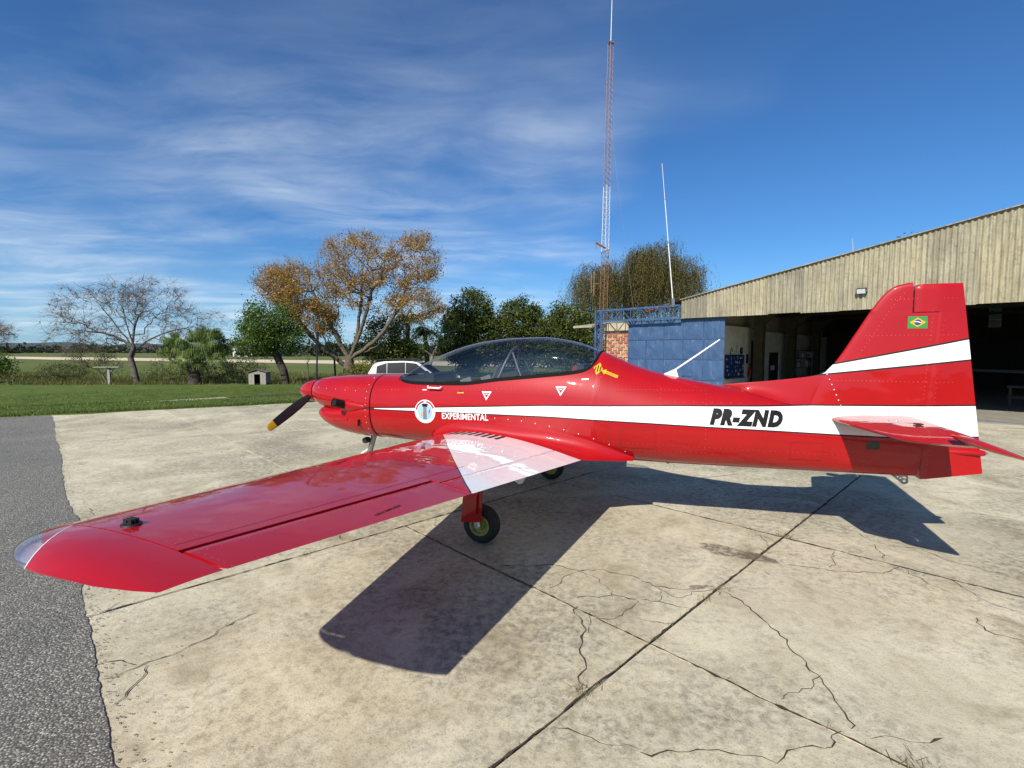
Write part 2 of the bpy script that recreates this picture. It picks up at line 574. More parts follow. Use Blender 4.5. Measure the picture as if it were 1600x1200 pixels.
def mat_fibre_cement():
    m, t, p = new_mat('fibre_cement')
    pos = t.n('ShaderNodeTexCoord').outputs['Object']
    inf = t.n('ShaderNodeObjectInfo')
    off = t.n('ShaderNodeVectorMath', operation='ADD', i={0: pos})
    rnd = t.math('MULTIPLY', inf.outputs['Random'], 37.0)
    cv = t.n('ShaderNodeCombineXYZ', i={0: rnd, 1: rnd, 2: 0.0})
    t.link(cv.outputs[0], off.inputs[1])
    v = off.outputs[0]
    streak = t.noise(t.mapping(v, scale=(11.0, 11.0, 0.9)), 1.3, 7.0, 0.72)
    blot = t.noise(v, 9.0, 8.0, 0.78)
    tone = t.noise(v, 0.7, 3.0, 0.5)
    col = t.ramp(streak, [(0.26, (0.165, 0.145, 0.10)), (0.48, (0.30, 0.275, 0.195)), (0.70, (0.43, 0.405, 0.31))])
    col = t.mix(t.math('MULTIPLY', t.ramp(blot, [(0.50, 0.0), (0.66, 1.0)]), 0.55), col, (0.115, 0.10, 0.062))
    col = t.mix(1.0, col, t.ramp(t.math('MULTIPLY_ADD', inf.outputs['Random'], 0.28, t.math('MULTIPLY', tone, 0.72)), [(0.30, (0.66, 0.66, 0.68)), (0.5, (1.0, 0.99, 0.97)), (0.72, (1.16, 1.12, 1.0))]), 'MULTIPLY')
    t.link(col, p.inputs['Base Color'])
    p.inputs['Roughness'].default_value = 0.95
    b = t.n('ShaderNodeBump', i={'Strength': 0.5, 'Distance': 0.004, 'Height': t.noise(pos, 60.0, 4.0, 0.7)})
    t.link(b.outputs[0], p.inputs['Normal'])
    return m


def mat_blue_door():
    m, t, p = new_mat('faded_blue_paint')
    pos = t.n('ShaderNodeTexCoord').outputs['Object']
    inf = t.n('ShaderNodeObjectInfo')
    cv = t.n('ShaderNodeCombineXYZ', i={0: t.math('MULTIPLY', inf.outputs['Random'], 19.0), 1: 0.0, 2: t.math('MULTIPLY', inf.outputs['Random'], 7.0)})
    v = t.n('ShaderNodeVectorMath', operation='ADD', i={0: pos, 1: cv.outputs[0]}).outputs[0]
    st = t.noise(t.mapping(v, scale=(5, 5, 0.8)), 1.8, 6.0, 0.7)
    bl = t.noise(v, 3.0, 5.0, 0.65)
    col = t.ramp(bl, [(0.3, (0.022, 0.060, 0.142)), (0.7, (0.045, 0.102, 0.210))])
    col = t.mix(t.math('MULTIPLY', t.ramp(st, [(0.56, 0.0), (0.76, 1.0)]), 0.75), col, (0.20, 0.24, 0.31))
    col = t.mix(t.math('MULTIPLY', t.ramp(t.noise(v, 11.0, 5.0, 0.7), [(0.66, 0.0), (0.74, 1.0)]), 0.5), col, (0.10, 0.055, 0.03))
    t.link(col, p.inputs['Base Color'])
    p.inputs['Roughness'].default_value = 0.55
    return m


M = {}
M['livery'] = mat_livery(); M['wing'] = mat_wing(); M['red'] = mat_red()
M['canopy'] = mat_glass('canopy_plexiglass', (0.80, 0.81, 0.84), 1.50, 0.012)
M['lens'] = mat_glass('clear_plastic_lens', (0.80, 0.82, 0.86), 1.5, 0.03)
M['lens_back'] = plain('lamp_housing_grey', (0.80, 0.81, 0.83), 0.4, var=0.2, scale=30)
M['white_paint'] = plain('white_paint', (0.80, 0.80, 0.78), 0.4, var=0.04, coat=0.5)
M['decal_white'] = plain('white_vinyl', (0.80, 0.79, 0.77), 0.45)
M['decal_black'] = plain('black_vinyl', (0.008, 0.0075, 0.0075), 0.5, spec=0.2)
M['decal_yellow'] = plain('yellow_vinyl', (0.62, 0.36, 0.012), 0.45)
M['decal_green'] = plain('green_vinyl', (0.03, 0.24, 0.05), 0.45)
M['decal_blue'] = plain('blue_vinyl', (0.015, 0.05, 0.20), 0.45)
M['decal_sky'] = plain('light_blue_vinyl', (0.30, 0.52, 0.75), 0.45, var=0.2, scale=12)
M['decal_grey'] = plain('grey_vinyl', (0.17, 0.18, 0.20), 0.45)
M['decal_red'] = plain('red_vinyl', (0.42, 0.02, 0.04), 0.45)
M['black_frame'] = plain('black_seal', (0.007, 0.007, 0.008), 0.75, spec=0.1)
M['prop_black'] = plain('propeller_black', (0.014, 0.011, 0.011), 0.38, var=0.2, scale=20)
M['prop_yellow'] = plain('propeller_tip_yellow', (0.60, 0.33, 0.010), 0.45)
M['exhaust'] = plain('sooty_steel', (0.02, 0.019, 0.019), 0.55, metal=0.6, var=0.4, scale=25)
M['seam'] = plain('panel_gap', (0.03, 0.006, 0.006), 0.8)
M['skin_joint'] = plain('skin_joint', (0.16, 0.006, 0.008), 0.6)
M['rivet'] = plain('pale_rivet', (0.46, 0.10, 0.085), 0.30, metal=0.25)  # heads coloured paler than the paint, standing for their highlights
M['rubber'] = plain('tyre_rubber', (0.016, 0.015, 0.014), 0.75, var=0.25, scale=30, bump=0.2)
M['rim'] = plain('yellow_green_rim', (0.30, 0.27, 0.05), 0.5, var=0.2, scale=30)
M['metal'] = plain('bare_aluminium', (0.55, 0.55, 0.56), 0.35, metal=0.9, var=0.15, scale=20)
M['steel'] = plain('dull_steel', (0.30, 0.30, 0.30), 0.45, metal=0.8, var=0.2, scale=20)
M['hoop'] = plain('dark_tube', (0.10, 0.10, 0.105), 0.4, metal=0.3)
M['plate'] = plain('shaded_plate', (0.07, 0.066, 0.06), 0.5, metal=0.5, var=0.4, scale=40)  # data plate steel darkened, its shading is put into the colour
M['black_plastic'] = plain('black_plastic', (0.015, 0.015, 0.016), 0.5, var=0.2, scale=20)
M['interior'] = plain('cockpit_grey', (0.05, 0.052, 0.055), 0.8, var=0.2, scale=15)
M['seat_fabric'] = plain('seat_fabric', (0.035, 0.035, 0.04), 0.9, var=0.3, scale=40, bump=0.3)
M['belt'] = plain('harness_red', (0.22, 0.02, 0.02), 0.8)
M['concrete'] = mat_concrete()
M['gravel'] = mat_gravel()
M['ground'] = mat_ground()
M['grit'] = plain('loose_stone', (0.20, 0.19, 0.17), 0.9, var=0.6, scale=60)
M['crack'] = plain('dirt_filled_crack', (0.055, 0.042, 0.028), 0.95, var=0.5, scale=18)
M['soil'] = plain('joint_soil', (0.045, 0.034, 0.022), 0.95, var=0.5, scale=8)
M['stain'] = plain('damp_stain', (0.215, 0.185, 0.135), 0.85, var=0.4, scale=16)
def mat_stain():
    m, t, p = new_mat('damp_patch')
    pos = t.n('ShaderNodeNewGeometry').outputs['Position']
    p.inputs['Base Color'].default_value = (0.17, 0.145, 0.10, 1); p.inputs['Roughness'].default_value = 0.8
    t.link(t.math('MULTIPLY', t.ramp(t.noise(pos, 16.0, 7.0, 0.75), [(0.38, 0.0), (0.60, 1.0)]), 0.75), p.inputs['Alpha'])
    return m


M['stain'] = mat_stain()
M['patch'] = plain('joint_mortar', (0.50, 0.47, 0.38), 0.95, var=0.15, scale=8)
M['fibre'] = mat_fibre_cement()
M['blue'] = mat_blue_door()
M['plaster'] = plain('old_plaster', (0.42, 0.38, 0.27), 0.95, var=0.3, scale=5, bump=0.3)
M['brick_red'] = plain('clay_brick', (0.33, 0.095, 0.05), 0.92, var=0.35, scale=14, bump=0.4)
M['brick_pale'] = plain('pale_clay_brick', (0.46, 0.24, 0.13), 0.92, var=0.35, scale=14, bump=0.4)
M['mortar'] = plain('mortar', (0.50, 0.44, 0.32), 0.95, var=0.25, scale=12, bump=0.4)
M['inner_white'] = plain('limewashed_wall', (0.82, 0.79, 0.68), 0.9, var=0.15, scale=3)
M['inner_dark'] = plain('dark_interior', (0.04, 0.038, 0.033), 0.95, var=0.3, scale=2)
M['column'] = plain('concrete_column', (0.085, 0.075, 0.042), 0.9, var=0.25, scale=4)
M['hfloor'] = plain('hangar_floor', (0.27, 0.25, 0.20), 0.75, var=0.3, scale=2.5)
M['wood_old'] = plain('weathered_wood', (0.16, 0.13, 0.10), 0.9, var=0.45, scale=14, bump=0.4)
M['wood_grey'] = plain('grey_timber', (0.30, 0.28, 0.24), 0.9, var=0.35, scale=14, bump=0.4)
M['wood_dark'] = plain('dark_timber', (0.035, 0.028, 0.022), 0.9, var=0.3, scale=10)
M['tower_rust'] = plain('rusty_orange_paint', (0.26, 0.135, 0.075), 0.8, var=0.4, scale=6)
M['tower_white'] = plain('tower_white_paint', (0.68, 0.67, 0.66), 0.6, var=0.15, scale=6)
M['tower_red'] = plain('tower_red_paint', (0.30, 0.20, 0.185), 0.7, var=0.35, scale=6)
M['galv'] = plain('galvanised_steel', (0.50, 0.51, 0.52), 0.5, metal=0.4, var=0.2, scale=8)
M['bark'] = plain('bark', (0.12, 0.095, 0.07), 0.95, var=0.45, scale=7, bump=0.5)
M['bark_pale'] = plain('pale_bark', (0.22, 0.185, 0.14), 0.95, var=0.4, scale=7, bump=0.5)
M['bark_dark'] = plain('dark_bark', (0.055, 0.042, 0.032), 0.95, var=0.45, scale=7, bump=0.5)
M['twig_grey'] = plain('grey_twigs', (0.105, 0.086, 0.074), 0.95, var=0.35, scale=7)
M['leaf_green'] = mat_leaf('green_leaves', [(0.035, 0.065, 0.012), (0.075, 0.135, 0.024), (0.15, 0.22, 0.045)])
M['leaf_dark'] = mat_leaf('dark_glossy_leaves', [(0.026, 0.040, 0.009), (0.062, 0.085, 0.017), (0.14, 0.155, 0.035)], 0.25)
M['leaf_orange'] = mat_leaf('orange_leaves', [(0.19, 0.115, 0.028), (0.34, 0.190, 0.038), (0.46, 0.27, 0.055), (0.29, 0.24, 0.06)])
M['leaf_willow'] = mat_leaf('willow_leaves', [(0.075, 0.070, 0.020), (0.125, 0.112, 0.035), (0.19, 0.155, 0.055)])
M['leaf_dry'] = mat_leaf('dry_pods', [(0.11, 0.085, 0.065), (0.19, 0.15, 0.11)])
M['leaf_shrub'] = mat_leaf('shrub_leaves', [(0.07, 0.085, 0.028), (0.125, 0.135, 0.05)])
M['leaf_palm'] = mat_leaf('palm_leaves', [(0.03, 0.055, 0.012), (0.085, 0.135, 0.026), (0.19, 0.24, 0.06)], 0.2)
M['leaf_yellow'] = mat_leaf('yellow_green_leaves', [(0.10, 0.11, 0.02), (0.20, 0.19, 0.03)])
M['grass'] = mat_leaf('grass_blades', [(0.045, 0.080, 0.013), (0.085, 0.135, 0.024), (0.15, 0.18, 0.045)], 0.3)
M['weeds'] = mat_leaf('weeds', [(0.065, 0.085, 0.020), (0.105, 0.125, 0.032), (0.15, 0.15, 0.05), (0.15, 0.10, 0.045)], 0.3)
M['straw'] = mat_leaf('dry_straw', [(0.16, 0.13, 0.06), (0.28, 0.22, 0.11)], 0.2)
M['far_leaf'] = mat_leaf('far_wood_leaves', [(0.028, 0.040, 0.025), (0.050, 0.062, 0.035)], 0.1)
M['runway_dirt'] = plain('pale_dirt', (0.60, 0.49, 0.34), 0.95, var=0.15, scale=0.05)
M['hill'] = plain('hazy_hills', (0.055, 0.085, 0.10), 1.0, var=0.15, scale=0.01)  # bluish haze of distance is put into the hill colour
M['car_paint'] = plain('car_white_paint', (0.34, 0.35, 0.36), 0.35, coat=1.0)
M['car_glass'] = plain('car_dark_glass', (0.010, 0.011, 0.012), 0.12, spec=0.25)
M['car_black'] = plain('car_black_trim', (0.018, 0.018, 0.018), 0.5)
M['lamp_red'] = plain('tail_lamp_red', (0.35, 0.02, 0.02), 0.2)
M['lamp_clear'] = plain('headlamp', (0.6, 0.62, 0.64), 0.1)
M['pane'] = mat_glass('dusty_window_pane', (0.10, 0.10, 0.075), 1.45, 0.2)

# ------------------------------------------------------------------ ground
rng = np.random.default_rng(7)
GN = np.array([-0.495, 0.869]); GT = np.array([0.869, 0.495]); G0 = np.array([-10.0, 14.03])   # edge of the lawn
E1 = np.array([math.cos(R(44)), math.sin(R(44))]); E2 = np.array([-E1[1], E1[0]])              # slab directions


def smooth01(t):
    t = min(max(t, 0.0), 1.0)
    return t * t * (3 - 2 * t)


def ground_z(x, y):
    d = (x - G0[0]) * GN[0] + (y - G0[1]) * GN[1]
    if d < 0: return -0.06
    return 0.014 - 0.414 * smooth01((d - 2.6) / 4.6)


def build_ground():
    us = np.concatenate([[-3000, -1200, -500, -200, -90, -50], np.arange(-30, 40, 0.35), [50, 90, 200, 500, 1200, 3000]])
    rows = [-120, -30, -0.35, -0.02, 0.10, 0.5, 1.2, 2, 2.8, 3.6, 4.4, 5.2, 6, 6.8, 7.6, 9, 12, 18, 30, 60, 120, 300, 900, 3500]
    r2 = random.Random(3)
    V = []; F = []
    jit = [0.16 * math.sin(u * 0.55) + 0.10 * math.sin(u * 1.7 + 1) + 0.05 * math.sin(u * 4.1) + r2.uniform(-.035, .035) for u in us]
    for j, d in enumerate(rows):
        for i, u in enumerate(us):
            dd = d + (jit[i] if -0.3 < d < 0.6 and abs(u) < 45 else 0.0)
            p = G0 + GT * u + GN * dd
            z = -0.06 if d < -0.01 else (0.014 - 0.414 * smooth01((d - 2.6) / 4.6))
            if 0.4 < d < 12: z += r2.uniform(-.012, .012)
            V.append((p[0], p[1], z))
    n = len(us)
    for j in range(len(rows) - 1):
        for i in range(n - 1):
            F.append((j * n + i, j * n + i + 1, (j + 1) * n + i + 1, (j + 1) * n + i))
    tag(mesh_obj('ground', V, F, M['ground'], smooth=30), kind='structure')
    # pale dirt runway far across the field
    a = np.array([-300.0, 226.0]); b = np.array([60.0, 40.0])
    a = np.array([-150.0, 145.0]) + (np.array([-150.0, 145.0]) - np.array([-37.0, 91.0])) * 3
    b = np.array([-37.0, 91.0]) + (np.array([-37.0, 91.0]) - np.array([-150.0, 145.0])) * 2
    dr = (b - a) / np.linalg.norm(b - a); nn = np.array([-dr[1], dr[0]])
    V = []; F = []
    for i in range(61):
        p = a + (b - a) * i / 60
        w0 = -8 + r2.uniform(-1.3, 1.3); w1 = 14 + r2.uniform(-2, 2)
        for w in (w0, w1):
            V.append((p[0] + nn[0] * w, p[1] + nn[1] * w, -0.39))
    for i in range(60):
        F.append((2 * i, 2 * i + 2, 2 * i + 3, 2 * i + 1))
    tag(mesh_obj('dirt_runway', V, F, M['runway_dirt']), kind='structure')
    # low far hills
    V = []; F = []
    n = 160
    for i in range(n + 1):
        a = R(-75 + 150 * i / n); r = 2600
        hgt = 22 + 12 * math.sin(i * 0.21) + 7 * math.sin(i * 0.57 + 2) + 4 * math.sin(i * 1.3)
        hgt *= 0.35 + 0.65 * smooth01((0.35 - math.sin(a)) / 0.9)
        x, y = math.sin(a), math.cos(a)
        V += [(x * r, y * r, -2), (x * (r + 60), y * (r + 60), hgt), (x * (r + 420), y * (r + 420), -2)]
    for i in range(n):
        for k in (0, 1):
            F.append((3 * i + k, 3 * i + 3 + k, 3 * i + 4 + k, 3 * i + 1 + k))
    tag(mesh_obj('hills', V, F, M['hill'], smooth=60), kind='structure')
    # chip-seal road on the left, its ragged edge creeping over the slabs
    V = []; F = []
    r2 = random.Random(11)
    ks = np.arange(-6, 26.01, 0.03)
    for q, k0 in enumerate(ks):
        f = min(1.0, (k0 + 6) / 32.0)
        for off in (-40.0, -0.6, None):
            km = (17.7 - 0.2476 * (off or 0.0)) / 0.969
            k = -6 + (km + 6) * f
            e = 0.15 + 0.016 * math.sin(k * 1.3) + 0.007 * math.sin(k * 3.7 + 1) + 0.005 * math.sin(k * 11.3 + 2 * math.sin(k * 5.1)) + 0.0035 * math.sin(k * 29.0 + 3 * math.sin(k * 7.7)) + r2.uniform(-0.0025, 0.0025)
            if 5.9 < k < 6.8: e += 0.05 * math.sin((k - 5.9) / 0.9 * math.pi)
            p = E1 * (e if off is None else off) + E2 * k
            V.append((p[0], p[1], 0.004))
    for i in range(len(ks) - 1):
        for q in (0, 1):
            F.append((3 * i + q, 3 * i + q + 1, 3 * i + 3 + q + 1, 3 * i + 3 + q))
    tag(mesh_obj('gravel_road', V, F, M['gravel']), kind='structure')


SLAB_I = [0.05, 2.47, 4.80, 7.05, 9.4, 11.75, 14.1, 16.45, 18.8, 21.15, 23.5, 25.85, 28.2]
SLAB_J = [-9.5, -6.7, -4.0, -1.3, 1.41, 4.06, 6.82, 9.5, 12.2, 14.9, 17.6, 20.3]


def in_hangar(p):
    q = p - np.array([5.77, 16.8])
    return (q[0] + q[1]) * 0.7071 > 0.9


def build_apron():
    root = empty('concrete_apron')
    tag(root, kind='structure')
    gap = 0.008
    # soil lying in the joints below the slabs
    p = [E1 * 0.1 + E2 * -9.6, E1 * 28.3 + E2 * -9.6, E1 * 28.3 + E2 * 20.4, E1 * 0.1 + E2 * 20.4]
    mesh_obj('joint_soil', [(a[0], a[1], -0.026) for a in p], [(0, 1, 2, 3)], M['soil'], root)
    rr = random.Random(5)
    for i in range(len(SLAB_I) - 1):
        for j in range(len(SLAB_J) - 1):
            c = E1 * (SLAB_I[i] + SLAB_I[i + 1]) / 2 + E2 * (SLAB_J[j] + SLAB_J[j + 1]) / 2
            if (c - G0) @ GN > 2.2 or in_hangar(c) or c[1] < -3: continue
            w = (SLAB_I[i + 1] - SLAB_I[i]) / 2 - gap / 2; h = (SLAB_J[j + 1] - SLAB_J[j]) / 2 - gap / 2
            # slightly worn arrises: the edge wanders a few millimetres and is chamfered
            ring = []
            for (x0, y0), (x1, y1) in (((-w, -h), (w, -h)), ((w, -h), (w, h)), ((w, h), (-w, h)), ((-w, h), (-w, -h))):
                for k in range(10):
                    t = k / 10
                    x = x0 + (x1 - x0) * t; y = y0 + (y1 - y0) * t
                    s = 1 - rr.uniform(0, 0.0026) - (0.004 if rr.random() < 0.08 else 0)
                    ring.append((x * s, y * s))
            n = len(ring)
            V = [(x, y, -0.03) for x, y in ring] + [(x, y, -0.004) for x, y in ring] + [(x - math.copysign(0.003, x) * (abs(x) > w * 0.98), y - math.copysign(0.003, y) * (abs(y) > h * 0.98), 0.0) for x, y in ring]
            F = [(k, (k + 1) % n, n + (k + 1) % n, n + k) for k in range(n)] + [(n + k, n + (k + 1) % n, 2 * n + (k + 1) % n, 2 * n + k) for k in range(n)]
            F.append(tuple(range(2 * n, 3 * n)))
            o = mesh_obj('slab', V, F, M['concrete'], root, recalc=False)
            o.location = (c[0], c[1], rr.uniform(-0.003, 0.0))
            o.rotation_euler = (rr.uniform(-.0006, .0006), rr.uniform(-.0006, .0006), R(44))
    return root


def ribbon(V, F, pts, w, z, seed, step=0.035, wob=0.02):
    """a wandering crack of uneven width through the given ground points"""
    r2 = random.Random(seed)
    P = []
    for (a, b) in zip(pts[:-1], pts[1:]):
        a = np.array(a); b = np.array(b); L = np.linalg.norm(b - a); n = max(2, int(L / step))
        t = (b - a) / max(L, 1e-6); nn = np.array([-t[1], t[0]])
        off = 0.0
        for k in range(n):
            off = off * 0.75 + r2.uniform(-wob, wob)
            f = k / n
            P.append(a + (b - a) * f + nn * off * min(1, 4 * f, 4 * (1 - f) + 0.1))
    P.append(np.array(pts[-1]))
    base = len(V); m = len(P)
    for k in range(m):
        t = P[min(k + 1, m - 1)] - P[max(k - 1, 0)]
        t = t / max(np.linalg.norm(t), 1e-6); nn = np.array([-t[1], t[0]])
        ww = w * r2.uniform(0.35, 1.35) * (0.35 if k in (0, m - 1) else 1)
        if r2.random() < 0.05: ww *= 2.2
        for s in (-1, 1):
            q = P[k] + nn * s * ww / 2
            V.append((q[0], q[1], z))
    for k in range(m - 1):
        F.append((base + 2 * k, base + 2 * k + 2, base + 2 * k + 3, base + 2 * k + 1))


CRACKS = [  # ground coordinates in metres of the cracks that run across the slabs
    ([(0.344, 2.387), (0.398, 2.503), (0.383, 2.671), (0.452, 2.862), (0.433, 3.005), (0.439, 3.138)], 0.0070),
    ([(0.344, 2.387), (0.376, 2.358)], 0.0060),
    ([(0.593, 3.005), (0.523, 3.082), (0.455, 2.828)], 0.0030),
    ([(-0.101, 3.757), (0.306, 3.78), (0.519, 3.656), (0.698, 3.689), (0.955, 3.529)], 0.0070),
    ([(0.519, 3.656), (0.325, 3.43), (0.251, 3.364)], 0.0040),
    ([(0.519, 3.656), (0.687, 3.382), (0.697, 3.256)], 0.0040),
    ([(0.44, 3.247), (0.705, 3.291), (0.861, 3.204), (0.649, 2.983), (0.527, 3.028)], 0.0050),
    ([(0.955, 3.529), (1.062, 3.411), (1.283, 3.382)], 0.0050),
    ([(1.492, 3.336), (1.565, 3.204), (1.596, 2.932), (1.621, 2.763), (1.609, 2.556), (1.605, 2.416), (1.591, 2.34), (1.566, 2.22), (1.55, 2.14), (1.525, 2.082)], 0.0080),
    ([(1.627, 2.451), (1.507, 2.344), (1.341, 2.294), (1.311, 2.268)], 0.0050),
    ([(1.475, 2.071), (1.415, 2.046), (1.406, 2.011), (1.296, 1.99), (1.139, 1.93), (1.047, 1.933), (0.92, 1.95), (0.792, 1.97), (0.705, 1.956), (0.543, 1.956)], 0.0070),
    ([(0.174, 2.101), (0.414, 1.993), (0.546, 1.97)], 0.0040),
    ([(1.572, 2.028), (1.69, 2.035), (1.898, 2.032)], 0.0050),
    ([(1.595, 1.97), (1.567, 1.895)], 0.0060),
    ([(2.293, 4.616), (2.266, 4.266), (2.241, 4.109)], 0.0040),
    ([(2.753, 4.055), (2.481, 3.712)], 0.0040),
    ([(2.194, 3.78), (2.568, 3.656), (2.832, 3.613), (3.068, 3.757)], 0.0050),
    ([(3.068, 3.757), (3.027, 3.613), (3.094, 3.309)], 0.0040),
    ([(3.188, 4.193), (3.104, 3.951), (3.041, 3.888)], 0.0040),
    ([(3.063, 4.758), (3.24, 4.466), (3.238, 4.222), (3.518, 4.082), (3.532, 3.84), (3.777, 3.499)], 0.0050),
    ([(2.194, 4.814), (2.572, 4.795), (2.85, 4.669)], 0.0040),
    ([(3.269, 3.529), (3.214, 3.247), (3.325, 3.066)], 0.0040),
    ([(2.963, 3.005), (2.885, 2.862), (3.008, 2.763)], 0.0040),
    ([(0.947, 3.499), (1.145, 3.247), (1.266, 3.336), (1.508, 3.373)], 0.0050),
    ([(0.874, 3.221), (1.073, 3.162), (1.181, 3.105)], 0.0060),
    ([(1.053, 3.411), (1.0, 3.204)], 0.0040),
    ([(0.811, 2.983), (1.0, 2.939)], 0.0050),
    ([(-2.235, 2.551), (-2.069, 2.54), (-2.036, 2.529)], 0.0050),
    ([(-2.122, 2.416), (-2.054, 2.476), (-1.994, 2.556), (-1.869, 2.683), (-1.794, 2.862), (-1.662, 3.058)], 0.0060),
    ([(-1.974, 2.529), (-1.924, 2.426), (-1.902, 2.285), (-1.918, 2.216)], 0.0080),
    ([(-1.625, 4.515), (-1.504, 4.251)], 0.0040),
    ([(-0.764, 4.87), (-0.707, 4.582), (-0.786, 4.499)], 0.0040),
    ([(-4.633, 5.111), (-4.553, 5.153), (-4.326, 4.928), (-4.376, 4.814)], 0.0060),
    ([(-6.777, 7.363), (-6.359, 7.155)], 0.0040),
    ([(-9.151, 11.934), (-9.272, 12.643), (-9.26, 13.03)], 0.0040),
    ([(-7.035, 9.743), (-6.983, 10.551), (-6.845, 11.007)], 0.0030),
    ([(-4.846, 8.018), (-4.975, 8.618), (-4.928, 8.677)], 0.0050),
    ([(-4.443, 7.868), (-4.111, 7.45)], 0.0030),
    ([(-2.84, 6.662), (-2.825, 6.844)], 0.0040),
    ([(-2.738, 3.005), (-2.659, 3.082), (-2.652, 3.204)], 0.0050),
    ([(0.044, 5.542), (0.092, 5.262)], 0.0050),
    ([(0.048, 5.994), (0.389, 5.827), (0.815, 6.111)], 0.0040),
    ([(0.935, 5.375), (1.165, 5.446)], 0.0040),
]


def build_apron_wear(root):
    V = []; F = []
    for k, (pts, w) in enumerate(CRACKS):
        ribbon(V, F, pts, w * 0.95, 0.0035, k)
    o = mesh_obj('crack', V, F, M['crack'], root, recalc=False); o['kind'] = 'stuff'
    # dirt and mortar washed into the joints nearest to the camera
    V = []; F = []
    def gp(i_, j_): return tuple(E1 * i_ + E2 * j_)
    for k, (a, b) in enumerate([(gp(0.6, 1.41), gp(2.47, 1.41)), (gp(2.47, 1.41), gp(4.80, 1.41)), (gp(4.80, 1.41), gp(7.9, 1.41)), (gp(2.47, 0.1), gp(2.47, 1.41)), (gp(2.47, 1.41), gp(2.47, 4.06)), (gp(4.80, -0.6), gp(4.80, 1.41)), (gp(4.80, 1.41), gp(4.80, 3.2)), (gp(0.2, 4.06), gp(5.5, 4.06))]):
        ribbon(V, F, [a, b], 0.011, 0.003, 90 + k, wob=0.004)
    o = mesh_obj('joint_dirt', V, F, M['soil'], root, recalc=False); o['kind'] = 'stuff'
    # damp stain beside the aircraft
    r2 = random.Random(4)
    c = np.array([1.86, 4.02])
    for (dx, dy, a, b, rot, s) in ((0, 0, 0.28, 0.10, -0.55, 1), (-0.52, -0.62, 0.09, 0.03, 0.2, 2), (0.15, -0.12, 0.15, 0.08, -0.4, 3)):
        ring = []
        for k in range(48):
            th = 2 * math.pi * k / 48
            rr = 1 + 0.16 * math.sin(3 * th + s) + 0.10 * math.sin(7 * th + 2 * s) + r2.uniform(-.07, .07)
            x, y = a * rr * math.cos(th), b * rr * math.sin(th)
            ring.append((c[0] + dx + x * math.cos(rot) - y * math.sin(rot), c[1] + dy + x * math.sin(rot) + y * math.cos(rot), 0.0042 + 0.0006 * s))
        mesh_obj('stain', ring, [tuple(range(48))], M['stain'], root, recalc=False)
    # dead grass sprouting from the joints
    V = []; F = []; T = []
    r2 = random.Random(12)
    spots = []
    for (a, b, n) in ((gp(0.6, 1.41), gp(2.47, 1.41), 70), (gp(2.47, 1.41), gp(4.8, 1.41), 90), (gp(4.8, 1.41), gp(6.0, 1.41), 110), (gp(2.47, 0.1), gp(2.47, 1.41), 26), (gp(2.47, 1.41), gp(2.47, 4.06), 30), (gp(4.8, -0.2), gp(4.8, 1.41), 20), (gp(0.3, 4.06), gp(4.8, 4.06), 70)):
        for _ in range(n):
            t = r2.random()
            spots.append((a[0] + (b[0] - a[0]) * t, a[1] + (b[1] - a[1]) * t, r2.uniform(0.6, 1.1)))
    for (cx, cy, n) in ((0.36, 2.33, 60), (2.50, 4.36, 90), (1.33, 3.21, 40), (-1.72, 3.98, 40), (1.66, 1.87, 50), (3.9, 4.9, 15), (1.48, 3.36, 25)):
        for _ in range(n):
            spots.append((cx + r2.gauss(0, .035), cy + r2.gauss(0, .035), r2.uniform(0.7, 1.7)))
    for (x, y, s) in spots:
        x += r2.gauss(0, 0.006); y += r2.gauss(0, 0.006)
        a = r2.uniform(0, 6.28); L = r2.uniform(0.012, 0.035) * s; w = 0.0014 * s
        lean = r2.uniform(0.4, 1.6)
        dx, dy = math.cos(a), math.sin(a)
        n = len(V)
        V += [(x - dy * w, y + dx * w, 0.0), (x + dy * w, y - dx * w, 0.0), (x + dx * L * lean, y + dy * L * lean, L)]
        F.append((n, n + 1, n + 2)); T.append(r2.random())
    o = mesh_np('joint_grass', V, F, M['straw'], root, tint=T); o['kind'] = 'stuff'


def blades(name, mat, n, area, hmin, hmax, width, label, cat, seed, keep=None):
    """many single blades of grass, area() gives ground points"""
    g = np.random.default_rng(seed)
    P = area(g, n)
    if keep is not None: P = P[keep(P)]
    n = len(P)
    a = g.uniform(0, 2 * np.pi, n); H = g.uniform(hmin, hmax, n); W = width * g.uniform(0.6, 1.4, n)
    la = g.uniform(0, 2 * np.pi, n); ln = H * g.uniform(0.1, 0.7, n)
    z = np.array([ground_z(x, y) for x, y in P]) - 0.01
    V = np.zeros((n, 3, 3))
    V[:, 0] = np.stack([P[:, 0] - np.cos(a) * W / 2, P[:, 1] - np.sin(a) * W / 2, z], 1)
    V[:, 1] = np.stack([P[:, 0] + np.cos(a) * W / 2, P[:, 1] + np.sin(a) * W / 2, z], 1)
    V[:, 2] = np.stack([P[:, 0] + np.cos(la) * ln, P[:, 1] + np.sin(la) * ln, z + H], 1)
    F = np.arange(3 * n).reshape(n, 3)
    patch = 0.5 + 0.28 * np.sin(P[:, 0] * 0.9 + 2 * np.sin(P[:, 1] * 0.5)) * np.sin(P[:, 1] * 0.7)
    T = np.clip(patch * 0.6 + g.uniform(0, 0.6, n), 0, 1)
    o = mesh_np(name, V.reshape(-1, 3), F, mat, tint=T)
    return tag(o, label, cat, kind='stuff')


